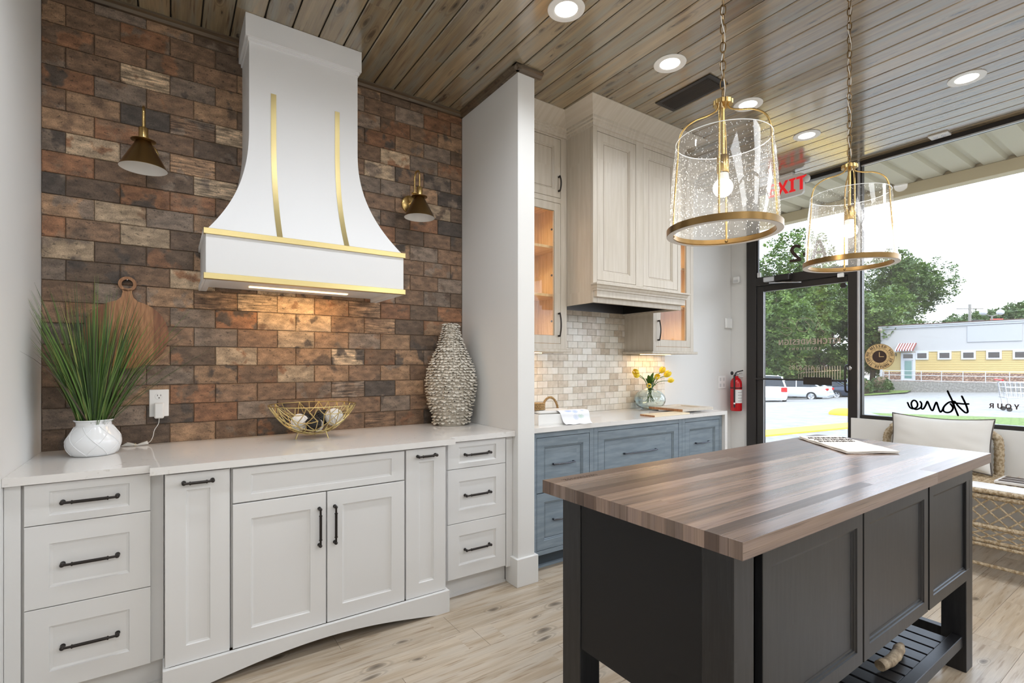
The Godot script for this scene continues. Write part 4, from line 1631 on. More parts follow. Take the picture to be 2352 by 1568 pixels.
func nook_things() -> void:
	# glass vase of tulips
	var c := Vector3(3.988, CT + 0.0005, 0.14)
	var t := thing("tulip_vase", "round pale aqua glass vase of yellow tulips on the nook worktop", "vase", c)
	var prof := [Vector2(0.0, 0.0), Vector2(0.07, 0.0)]
	for i in range(15):
		var a := lerpf(-1.05, 1.32, i / 14.0)
		prof.append(Vector2(0.022 + 0.115 * cos(a) if i < 14 else 0.03, 0.083 + 0.083 * sin(a) * (1.0 if a < 0 else 1.12)))
	prof.append_array([Vector2(0.027, 0.19), Vector2(0.026, 0.205), Vector2(0.033, 0.222), Vector2(0.031, 0.223), Vector2(0.0235, 0.205), Vector2(0.0245, 0.188)])
	var inner := []
	for i in range(2, 16):
		inner.append(Vector2(maxf(prof[i].x - 0.004, 0.004), prof[i].y + (0.004 if i < 8 else -0.003)))
	inner.reverse()
	prof.append_array(inner)
	prof.append(Vector2(0, 0.012))
	var b := MB.new()
	b.lathe(prof, 48, c)
	part(t, "glass_body", b, M.aqua)
	M.petal = mat(rgb(246, 222, 52), 0.5)
	M.petal.backlight_enabled = true
	M.petal.backlight = Color(0.6, 0.5, 0.1)
	M.stem = mat(rgb(72, 112, 40), 0.5)
	var heads := [[3.72, 1.212, 0.24, 1.0], [3.757, 1.23, 0.2, 1.1], [3.885, 1.196, 0.3, 0.95], [4.06, 1.238, 0.2, 1.05], [4.066, 1.207, 0.24, 1.15], [4.14, 1.162, 0.22, 0.95], [3.862, 1.126, 0.24, 0.8]]
	rng.seed = 3
	for h in heads:
		var top := Vector3(h[0], h[1], h[2])
		var neck := c + Vector3(rng.randf_range(-0.012, 0.012), 0.2, rng.randf_range(-0.012, 0.012))
		var low := c + Vector3((c.x - h[0]) * 0.28, 0.045 + rng.randf() * 0.02, rng.randf_range(-0.04, 0.04))
		var st := MB.new()
		st.tube(spline([low, neck + Vector3(0, -0.06, 0), neck + (top - neck) * 0.45 + Vector3(0, 0.012, 0), top], 6), 0.003, 6)
		var s := part(t, "stem", st, M.stem)
		var dir := (top - neck).normalized()
		var bas := Basis(Quaternion(Vector3.UP, dir))
		var hd := MB.new()
		hd.xf = Transform3D(bas, top - dir * 0.006)
		var k: float = h[3] * 0.027
		for p in range(6):
			var a := TAU * p / 6 + (0.3 if p % 2 else 0.0)
			var rows := []
			for i in range(7):
				var v := i / 6.0
				var rr := k * (0.95 * sin(PI * (0.12 + 0.72 * v)))
				var wdt: float = 0.75 * sin(PI * clampf(0.1 + 0.88 * v, 0, 1)) + 0.02
				var row := []
				for j in range(5):
					var u := (j / 4.0 - 0.5) * wdt * 1.7
					row.append(Vector3(cos(a + u) * rr, v * k * 2.3, sin(a + u) * rr))
				rows.append(row)
			hd.grid(rows, false, true)
		part(s, "tulip_head", hd, M.petal)
	for i in range(9):
		var a := TAU * i / 9 + 0.2
		var tip := c + Vector3(cos(a) * rng.randf_range(0.06, 0.13), rng.randf_range(0.2, 0.33), absf(sin(a)) * 0.06 + 0.01)
		var neck := c + Vector3(0, 0.2, 0)
		var lf := MB.new()
		var rows := []
		for s in range(8):
			var v := s / 7.0
			var p := neck.lerp(tip, v) + Vector3(0, 0.02 * sin(PI * v), 0)
			var sd := (tip - neck).cross(Vector3.UP).normalized() * 0.016 * sin(PI * clampf(0.12 + 0.86 * v, 0, 1))
			rows.append([p - sd, p + Vector3(0, -0.003, 0), p + sd])
		lf.grid(rows)
		part(t, "leaf", lf, M.stem)
	# cabinet door samples
	var sb := thing("door_sample", "flat cream wood sample lying at the worktop edge", "sample board", Vector3(3.7, CT, 0.55))
	bx(sb, "board", Vector3(3.48, CT + 0.0004, 0.478), Vector3(3.9, CT + 0.0125, 0.618), M.maple_pale, 0.001)
	bx(sb, "end_grain", Vector3(3.476, CT + 0.0006, 0.4785), Vector3(3.4798, CT + 0.0123, 0.6175), M.board)
	var sa := thing("framed_door_sample", "framed greige cabinet door sample lying next to the tulips", "sample board", Vector3(4.1, CT, 0.38))
	var sm := MB.new()
	sm.shaker(Vector3(3.89, CT + 0.0335, 0.558), Vector3.RIGHT, Vector3(0, 0, -1), 0.41, 0.342, 0.0203, 0.07, 0.07, 0.008, 0.008)
	var so := part(sa, "frame", sm, M.greige)
	bx(so, "panel", Vector3(3.968, CT + 0.0145, 0.294), Vector3(4.222, CT + 0.0253, 0.48), M.greige)
	bx(sa, "edge_strip", Vector3(3.8865, CT + 0.0135, 0.217), Vector3(3.8897, CT + 0.0325, 0.5575), M.board)
	# tray with linen and a rope handle
	var tr := thing("serving_tray", "white wooden tray with a rope handle on the nook worktop", "tray", Vector3(2.62, CT + 0.0005, 0.45), -0.19)
	var inv := gx(tr)
	var bb := MB.new()
	bb.xf = inv
	bb.box(Vector3(-0.15, 0, -0.13), Vector3(0.16, 0.006, 0.11))
	bb.box(Vector3(-0.15, 0.006, 0.1), Vector3(0.16, 0.07, 0.11), 0.002)
	bb.box(Vector3(-0.15, 0.006, -0.13), Vector3(0.16, 0.07, -0.12), 0.002)
	bb.box(Vector3(-0.15, 0.006, -0.12), Vector3(-0.14, 0.07, 0.1), 0.002)
	bb.box(Vector3(0.15, 0.006, -0.12), Vector3(0.16, 0.07, 0.1), 0.002)
	part(tr, "box", bb, M.plastic)
	var rh := MB.new()
	rh.xf = inv
	for s in 3:
		var p := []
		for i in range(33):
			var a := PI * i / 32
			var tw: float = i * 0.9 + s * TAU / 3
			p.append(Vector3(0.045 + cos(a) * 0.065 + cos(a) * cos(tw) * 0.004, 0.05 + sin(a) * 0.115 + sin(a) * cos(tw) * 0.004, -0.1 + sin(tw) * 0.004))
		rh.tube(p, 0.0052, 6)
	part(tr, "rope_handle", rh, M.rope)
	var sh := thing("linen_stack", "folded pale linen stacked in the white tray", "linen", Vector3(2.62, CT + 0.0075, 0.45), -0.19)
	for i in 3:
		var f := MB.new()
		f.xf = gx(sh)
		f.box(Vector3(-0.135, 0.001 + 0.028 * i, -0.085), Vector3(0.12, 0.027 + 0.028 * i, 0.085), 0.011)
		part(sh, "folded_cloth", f, M.fabric)
	var stw := thing("straw_coaster_bundle", "bundle of woven straw coasters on the linen in the tray", "coasters", Vector3(2.52, CT + 0.094, 0.43))
	for i in 4:
		var s := MB.new()
		s.lathe([Vector2(0.0, 0.0), Vector2(0.05, 0.0), Vector2(0.053, 0.006), Vector2(0.05, 0.0105), Vector2(0, 0.0105)], 24, stw.position + Vector3(0, i * 0.0112, 0))
		part(stw, "coaster", s, M.rope)
	var tw := thing("tea_towel", "white tea towel with a blue butterfly print draped over the tray", "towel", Vector3(2.71, CT, 0.57), -0.19)
	var rows := []
	var g := gx(tw)
	var line := [Vector2(-0.08, 0.089), Vector2(-0.02, 0.09), Vector2(0.0, 0.086), Vector2(0.013, 0.07), Vector2(0.018, 0.045), Vector2(0.03, 0.018), Vector2(0.055, 0.004)]
	line = spline(line, 4)
	for i in range(line.size()):
		var row := []
		for j in range(13):
			var u := j / 12.0 - 0.5
			var tpr := lerpf(0.24, 0.2, float(i) / line.size())
			row.append(g * Vector3(u * tpr + 0.02 * float(i) / line.size(), line[i].y + 0.0025 * sin(j * 1.3) * (float(i) / line.size()), line[i].x))
		rows.append(row)
	var tb := MB.new()
	tb.grid(rows)
	part(tw, "cloth", tb, M.towel)

func wall_fittings() -> void:
	var k := thing("keypad", "white rectangular wall keypad above the light switch plate", "keypad", Vector3(5.392, 1.69, 0.001))
	bx(k, "housing", Vector3(5.335, 1.69, 0.0008), Vector3(5.45, 1.797, 0.024), M.plastic, 0.006)
	bx(k, "cover", Vector3(5.345, 1.70, 0.0235), Vector3(5.44, 1.787, 0.0265), M.plastic, 0.002)
	var s := thing("switch_plate", "white double outlet plate on the wall by the fire extinguisher", "outlet", Vector3(5.287, 1.053, 0.001))
	bx(s, "cover_plate", Vector3(5.222, 1.053, 0.0008), Vector3(5.352, 1.185, 0.007), M.plastic, 0.002)
	for x in [5.257, 5.317]:
		for y in [1.15, 1.088]:
			bx(s, "receptacle", Vector3(x - 0.014, y - 0.017, 0.0066), Vector3(x + 0.014, y + 0.017, 0.0084), M.plastic_grey, 0.0008)
	var q := thing("motion_sensor", "small white square sensor high on the wall beside the door frame", "sensor", Vector3(5.42, 2.17, 0.09))
	bx(q, "housing", Vector3(5.425, 2.165, 0.04), Vector3(5.4592, 2.235, 0.11), M.plastic, 0.006)
	bx(q, "lens", Vector3(5.4215, 2.172, 0.05), Vector3(5.4252, 2.2, 0.1), M.plastic_grey, 0.001)
	# fire extinguisher
	var c := Vector3(5.385, 0.82, 0.105)
	var t := thing("fire_extinguisher", "red fire extinguisher with white label hung beside the shop door", "fire extinguisher", c)
	var b := MB.new()
	b.lathe([Vector2(0, 0), Vector2(0.05, 0), Vector2(0.056, 0.005), Vector2(0.0575, 0.012), Vector2(0.0575, 0.285), Vector2(0.054, 0.31), Vector2(0.04, 0.335), Vector2(0.024, 0.35), Vector2(0.02, 0.365), Vector2(0, 0.366)], 40, c)
	part(t, "cylinder", b, M.red)
	b = MB.new()
	b.lathe([Vector2(0.0585, 0.085), Vector2(0.0585, 0.225)], 14, c, 1.2, 2.75)
	var lb := part(t, "paper_label", b, M.paper)
	for i in range(4):
		b = MB.new()
		b.lathe([Vector2(0.0588, 0.105 + i * 0.03), Vector2(0.0588, 0.108 + i * 0.03)], 12, c, 1.4, 2.3)
		part(lb, "text_line", b, M.ink)
	b = MB.new()
	b.lathe([Vector2(0.0578, 0.236), Vector2(0.0588, 0.238), Vector2(0.0588, 0.244), Vector2(0.0578, 0.246)], 40, c)
	part(t, "strap", b, M.black)
	bx(t, "valve", c + Vector3(-0.016, 0.362, -0.016), c + Vector3(0.016, 0.392, 0.016), M.chrome, 0.004)
	b = MB.new()
	b.tube([c + Vector3(-0.02, 0.392, 0), c + Vector3(0.0, 0.408, 0.01), c + Vector3(0.03, 0.424, 0.06)], 0.006, 8)
	part(t, "squeeze_handle", b, M.black)
	b = MB.new()
	b.tube([c + Vector3(-0.01, 0.385, 0), c + Vector3(0.015, 0.392, 0.03), c + Vector3(0.025, 0.394, 0.055)], 0.0055, 8)
	part(t, "carry_handle", b, M.chrome)
	b = MB.new()
	b.tube(spline([c + Vector3(-0.016, 0.375, 0.0), c + Vector3(-0.05, 0.37, 0.01), c + Vector3(-0.066, 0.31, 0.02), c + Vector3(-0.066, 0.2, 0.02), c + Vector3(-0.0655, 0.04, 0.02)], 6), 0.008, 8)
	part(t, "hose", b, M.black)
	b = MB.new()
	b.tube([c + Vector3(-0.0655, 0.075, 0.02), c + Vector3(-0.0655, 0.09, 0.02)], 0.0095, 10)
	part(t, "hose_clip", b, M.plastic)
	b = MB.new()
	b.ball(c + Vector3(-0.06, 0.395, -0.01), Vector3(0.015, 0.02, 0.015), 12, 8)
	part(t, "gauge", b, M.black)
	b = MB.new()
	b.tube(spline([c + Vector3(0.012, 0.38, 0), c + Vector3(0.035, 0.36, 0.02), c + Vector3(0.06, 0.356, 0.03), c + Vector3(0.0745, 0.36, 0.03)], 5), 0.005, 8)
	part(t, "wall_hook", b, M.plastic)

# ------------------------------------------------------------------ island
func island() -> void:
	var x0 := 1.553
	var x1 := 3.362
	var z0 := 1.832
	var z1 := 2.438
	var top := 0.93
	var ub := top - 0.041
	var t := thing("kitchen_island", "black-stained island table with panelled sides and a slatted lower shelf", "kitchen island", Vector3(2.457, 0, 2.135))
	var lw := 0.085
	for x in [x0, x1 - lw]:
		for z in [z0, z1 - lw]:
			bx(t, "leg", Vector3(x, 0.0005, z), Vector3(x + lw, ub - 0.0005, z + lw), M.ebony, 0.002)
	# end panels between the legs
	for x in [x0 + 0.004, x1 - 0.024]:
		bx(t, "end_panel", Vector3(x, 0.415, z0 + lw + 0.0005), Vector3(x + 0.02, ub - 0.0005, z1 - lw - 0.0005), M.ebony_flat, 0.001)
	bx(t, "box", Vector3(x0 + 0.026, 0.42, z0 + 0.025), Vector3(x1 - 0.026, ub - 0.001, z1 - 0.025), M.ebony_flat)
	# framed panels on the long sides
	var edges := [[1.676, 2.247], [2.256, 2.816], [2.832, 3.3555]]
	for s in 2:
		for e in edges:
			var b := MB.new()
			var w: float = e[1] - e[0]
			if s == 0:
				b.shaker(Vector3(e[0], 0.392, z1 + 0.0005), Vector3.RIGHT, Vector3.UP, w, 0.47, 0.02, 0.04, 0.045, 0.011, 0.014, 2)
			else:
				b.shaker(Vector3(e[1], 0.392, z0 - 0.0005), Vector3.LEFT, Vector3.UP, w, 0.47, 0.02, 0.04, 0.045, 0.011, 0.014, 2)
			var d := part(t, "side_door", b, M.ebony)
			var zz := z1 - 0.0108 if s == 0 else z0 + 0.0108
			bx(d, "panel", Vector3(e[0] + 0.054, 0.392 + 0.059, zz - 0.004), Vector3(e[1] - 0.054, 0.862 - 0.059, zz), M.ebony)
	# slatted shelf
	for z in [z0 + 0.012, z1 - 0.05]:
		bx(t, "shelf_rail", Vector3(x0 + lw + 0.0005, 0.105, z), Vector3(x1 - lw - 0.0005, 0.152, z + 0.038), M.ebony, 0.002)
	for x in [x0 + 0.02, x1 - 0.058]:
		bx(t, "shelf_end", Vector3(x, 0.105, z0 + lw + 0.0005), Vector3(x + 0.038, 0.152, z1 - lw - 0.0005), M.ebony, 0.002)
	var x := x0 + lw + 0.012
	while x < x1 - lw - 0.07:
		bx(t, "slat", Vector3(x, 0.132, z0 + 0.0505), Vector3(x + 0.068, 0.15, z1 - 0.0505), M.ebony, 0.002)
		x += 0.079
	# butcher-block top of glued walnut staves
	var bt := thing("butcher_block_top", "walnut butcher-block worktop on the black island", "worktop", Vector3(2.457, ub, 2.135))
	rng.seed = 22
	var z := 1.7843
	var n := 0
	while z < 2.4876:
		var w := rng.randf_range(0.032, 0.062)
		var ze := minf(z + w, 2.4877)
		if 2.4877 - ze < 0.02:
			ze = 2.4877
		var cuts := [1.5067]
		if rng.randf() < 0.6:
			cuts.append(rng.randf_range(2.0, 2.9))
		cuts.append(3.4083)
		for c in range(cuts.size() - 1):
			stave(bt, cuts[c], cuts[c + 1], ub, top, z, ze, rng.randi() % 10, rng.randf())
		z = ze
		n += 1
	# burnt-in maker's name, read from the far side
	var at := Transform3D(Basis(Vector3(-1, 0, 0), Vector3(0, 0, 1), Vector3(0, 1, 0)), Vector3(1.635, top + 0.0002, 1.826))
	text(bt, "burnt_lettering", "GROTHOUSE.", 0.017, at, M.decal, "Droid Serif", 400, 0.0004, 3)
	# driftwood log on the shelf
	var lg := thing("wood_log", "pale barked log lying on the island's slatted shelf", "log", Vector3(2.72, 0.152, 2.3))
	var p := []
	var rr := []
	for i in range(12):
		var q := i / 11.0
		p.append(Vector3(lerpf(2.7, 2.935, q), 0.1735 + 0.001 * sin(i * 1.7), 2.325 + 0.01 * sin(q * 4.0)))
		rr.append((0.0195 + 0.001 * sin(i * 2.3)) * (1.0 if i < 10 else (0.85 if i == 10 else 0.6)))
	var lb := MB.new()
	lb.tube(p, rr, 14)
	part(lg, "trunk", lb, M.drift)
	# folded newspaper on top
	var m := thing("folded_tea_towel", "folded cream tea towel with dark lettering lying on the island", "tea towel", Vector3(3.11, top + 0.001, 2.03))
	var c4 := [Vector3(3.15, 0, 1.812), Vector3(2.868, 0, 2.145), Vector3(3.062, 0, 2.268), Vector3(3.352, 0, 1.9)]
	for i in 2:
		var rows := []
		for a in range(9):
			var row := []
			for b in range(7):
				var u := a / 8.0
				var v := b / 6.0
				var q: Vector3 = c4[0].lerp(c4[1], u).lerp(c4[3].lerp(c4[2], u), v)
				row.append(q + Vector3(0.004 * i, top + 0.0062 + 0.0055 * i + 0.0012 * sin(a * 1.9 + b * 1.3 + i), 0.003 * i))
			rows.append(row)
		var cb := MB.new()
		cb.grid(rows, false, false)
		# close the sheet with a skirt and an underside
		var low := []
		for r in rows:
			var lr := []
			for q in r:
				lr.append(q - Vector3(0, 0.0036, 0))
			low.append(lr)
		cb.grid(low, false, true)
		for a in range(8):
			cb.poly([rows[a][0], rows[a + 1][0], low[a + 1][0], low[a][0]])
			cb.poly([rows[a][6], rows[a + 1][6], low[a + 1][6], low[a][6]])
		for b in range(6):
			cb.poly([rows[0][b], rows[0][b + 1], low[0][b + 1], low[0][b]])
			cb.poly([rows[8][b], rows[8][b + 1], low[8][b + 1], low[8][b]])
		part(m, "cloth_layer", cb, M.linen)
	var ex: Vector3 = (c4[2] - c4[1]).normalized()
	var ez: Vector3 = (c4[1] - c4[0]).normalized()
	rng.seed = 8
	for ln in range(3):
		var w := MB.new()
		var pos := 0.02
		while pos < 0.2:
			var l := rng.randf_range(0.012, 0.04)
			var o: Vector3 = c4[0] + ez * (0.06 + ln * 0.055) + ex * pos + Vector3(0, top + 0.0134, 0)
			var pts := []
			for k in range(7):
				pts.append(o + ex * (l * k / 6.0) + ez * 0.014 * sin(k * 2.2 + ln))
			w.tube(pts, 0.0016, 5)
			pos += l + 0.008
		part(m, "printed_line", w, M.ink)

func stave(parent: Node, x0: float, x1: float, y0: float, y1: float, z0: float, z1: float, strip: int, off: float) -> void:
	var b := MB.new()
	var e := 0.0004
	var va := (strip + 0.04) / 10.0
	var vb := (strip + 0.96) / 10.0
	var u0 := off + x0 / 1.6
	var u1 := off + x1 / 1.6
	var A := [Vector3(x0, y1 - e, z0), Vector3(x1, y1 - e, z0), Vector3(x1, y1 - e, z1), Vector3(x0, y1 - e, z1)]
	var T := [Vector3(x0 + e, y1, z0 + e), Vector3(x1 - e, y1, z0 + e), Vector3(x1 - e, y1, z1 - e), Vector3(x0 + e, y1, z1 - e)]
	b.poly(T, Vector3.UP, [Vector2(u0, va), Vector2(u1, va), Vector2(u1, vb), Vector2(u0, vb)])
	for i in 4:
		var j := (i + 1) % 4
		var w := [Vector2(u0, va), Vector2(u1, va), Vector2(u1, vb), Vector2(u0, vb)]
		b.poly([A[i], A[j], T[j], T[i]], Vector3.ZERO, [w[i], w[j], w[j], w[i]])
		var lo_i := Vector3(A[i].x, y0, A[i].z)
		var lo_j := Vector3(A[j].x, y0, A[j].z)
		if i % 2 == 0:
			b.poly([A[i], A[j], lo_j, lo_i], Vector3(0, 0, -1 if i == 0 else 1), [Vector2(w[i].x, va), Vector2(w[j].x, va), Vector2(w[j].x, vb), Vector2(w[i].x, vb)])
		else:
			var q := fmod(off * 7.3, 1.0)
			b.poly([A[i], A[j], lo_j, lo_i], Vector3(1 if i == 1 else -1, 0, 0), [Vector2(q, va), Vector2(q, vb), Vector2(q + 0.02, vb), Vector2(q + 0.02, va)])
	b.poly([Vector3(x0, y0, z0), Vector3(x1, y0, z0), Vector3(x1, y0, z1), Vector3(x0, y0, z1)], Vector3.DOWN, [Vector2(u0, va), Vector2(u1, va), Vector2(u1, vb), Vector2(u0, vb)])
	part(parent, "stave", b, M.walnut if strip % 3 else M.walnut_dark)

# ------------------------------------------------------------------ pendants
func pendants() -> void:
	var p := Vector3(1.982, 1.742, 2.136)
	var t := thing("pendant_lamp", "brass pendant with seeded glass drum over the island's lettered end", "pendant lamp", p, 0.5, "glass drum pendants over the island")
	var g := gx(t)
	var b := MB.new()
	b.xf = g
	# bottom ring, white below
	b.lathe([Vector2(0.156, 0.003), Vector2(0.158, 0.0), Vector2(0.177, 0.0), Vector2(0.1772, 0.021), Vector2(0.17, 0.0215), Vector2(0.156, 0.018), Vector2(0.156, 0.003)], 72)
	part(t, "ring", b, M.brass_dark)
	b = MB.new()
	b.xf = g
	b.lathe([Vector2(0.1565, -0.0005), Vector2(0.1765, -0.0005)], 72)
	part(t, "ring_underside", b, M.white_in)
	b = MB.new()
	b.xf = g
	b.lathe([Vector2(0.1665, 0.022), Vector2(0.166, 0.06), Vector2(0.1605, 0.2), Vector2(0.1475, 0.306)], 96)
	var gl := part(t, "glass_shade", b, M.shade_glass)
	# bubbles in the glass
	rng.seed = 61
	var where := []
	for i in range(2300):
		var a := rng.randf() * TAU
		var v := pow(rng.randf(), 1.15)
		var y := lerpf(0.03, 0.3, v)
		var r := lerpf(0.1668, 0.148, pow(v, 1.6)) + 0.0002
		var s := rng.randf_range(0.0004, 0.0012)
		where.append(g * Transform3D(Basis(Vector3.UP, -a) * Basis().scaled(Vector3(s * 0.6, s * rng.randf_range(1.0, 2.4), s)), Vector3(cos(a) * r, y, sin(a) * r)))
	var bub := MB.new()
	bub.ball(Vector3.ZERO, Vector3.ONE, 6, 4)
	scatter(gl, "seed_bubbles", bub.mesh(), M.seed, where)
	b = MB.new()
	b.xf = g
	b.tube(ring_path(0.1475, 0.306, 72), 0.0012, 6, true)
	part(gl, "rim_bead", b, M.rim_glass)
	# four rods from the hub down inside the glass to the ring
	for k in 4:
		var a := TAU * k / 4
		var d := Vector3(cos(a), 0, sin(a))
		b = MB.new()
		b.xf = g
		b.tube(spline([d * 0.012 + Vector3(0, 0.425, 0), d * 0.022 + Vector3(0, 0.408, 0), d * 0.05 + Vector3(0, 0.398, 0), d * 0.09 + Vector3(0, 0.39, 0), d * 0.125 + Vector3(0, 0.366, 0), d * 0.14 + Vector3(0, 0.325, 0), d * 0.143 + Vector3(0, 0.27, 0), d * 0.155 + Vector3(0, 0.1, 0), d * 0.159 + Vector3(0, 0.012, 0)], 5), 0.0032, 8)
		var rd := part(t, "rod", b, M.brass)
		b = MB.new()
		b.xf = g
		b.ball(d * 0.158 + Vector3(0, 0.01, 0), Vector3(0.006, 0.006, 0.006), 8, 6)
		part(rd, "rod_foot", b, M.brass_dark)
	# fluted hub
	b = MB.new()
	b.xf = g
	var star := PackedVector2Array()
	for i in range(48):
		star.append(Vector2.from_angle(TAU * i / 48) * (0.031 if i % 4 < 2 else 0.0285))
	b.extrude(star, Vector3(0, 0.422, 0), Vector3.RIGHT, Vector3(0, 0, 1), Vector3(0, 0.014, 0))
	b.lathe([Vector2(0.0, 0.436), Vector2(0.012, 0.436), Vector2(0.01, 0.446), Vector2(0, 0.448)], 20)
	part(t, "hub", b, M.brass)
	b = MB.new()
	b.xf = g
	b.tube([Vector3(0, 0.422, 0), Vector3(0, 0.255, 0)], 0.006, 12)
	part(t, "stem", b, M.brass)
	b = MB.new()
	b.xf = g
	b.lathe([Vector2(0, 0.2), Vector2(0.0185, 0.2), Vector2(0.019, 0.203), Vector2(0.019, 0.252), Vector2(0.016, 0.257), Vector2(0, 0.258)], 24)
	part(t, "socket", b, M.brass)
	b = MB.new()
	b.xf = g
	b.lathe([Vector2(0.019, 0.174), Vector2(0.0165, 0.198), Vector2(0.0, 0.199)], 24)
	part(t, "bulb_neck", b, M.bulb_neck)
	b = MB.new()
	b.xf = g
	b.ball(Vector3(0, 0.152, 0), Vector3(0.031, 0.031, 0.031), 24, 16)
	part(t, "bulb", b, M.bulb)
	var l := OmniLight3D.new()
	l.name = "bulb_light"
	l.light_color = Color(1.0, 0.95, 0.87)
	l.light_energy = 0.13
	l.light_size = 0.03
	l.omni_range = 15.0
	l.omni_attenuation = 2.0
	l.shadow_enabled = true
	t.add_child(l)
	l.position = Vector3(0, 0.152, 0)
	# chain, wire, canopy
	var link := MB.new()
	var lp := []
	for i in range(16):
		var a := TAU * i / 16
		lp.append(Vector3(cos(a) * 0.0085, sin(a) * 0.0135 + 0.004 * signf(sin(a)), 0))
	link.tube(lp, 0.0019, 6, true)
	var lm := link.mesh()
	var y := 0.46
	var k := 0
	var topy := H - p.y - 0.03
	while y < topy:
		inst(t, "chain_link", lm, M.brass_dark, Transform3D(Basis(Vector3.UP, PI / 2 * (k % 2) + 0.35), Vector3(0, y, 0)))
		y += 0.0305
		k += 1
	var wp := []
	for i in range(60):
		var q := i / 59.0
		var a := q * 34.0
		wp.append(g * Vector3(cos(a) * 0.0055, lerpf(0.44, topy, q), sin(a) * 0.0055))
	b = MB.new()
	b.tube(wp, 0.0016, 6)
	part(t, "wire", b, M.cable)
	b = MB.new()
	b.xf = g
	b.lathe([Vector2(0.0, H - p.y - 0.032), Vector2(0.02, H - p.y - 0.03), Vector2(0.06, H - p.y - 0.018), Vector2(0.063, H - p.y - 0.0008)], 32)
	part(t, "canopy", b, M.brass)
	copy(t, Vector3(2.92, 1.742, 2.136), "brass pendant with seeded glass drum over the island's towel end")

func ring_path(r: float, y: float, n: int) -> Array:
	var p := []
	for i in range(n):
		var a := TAU * i / n
		p.append(Vector3(cos(a) * r, y, sin(a) * r))
	return p

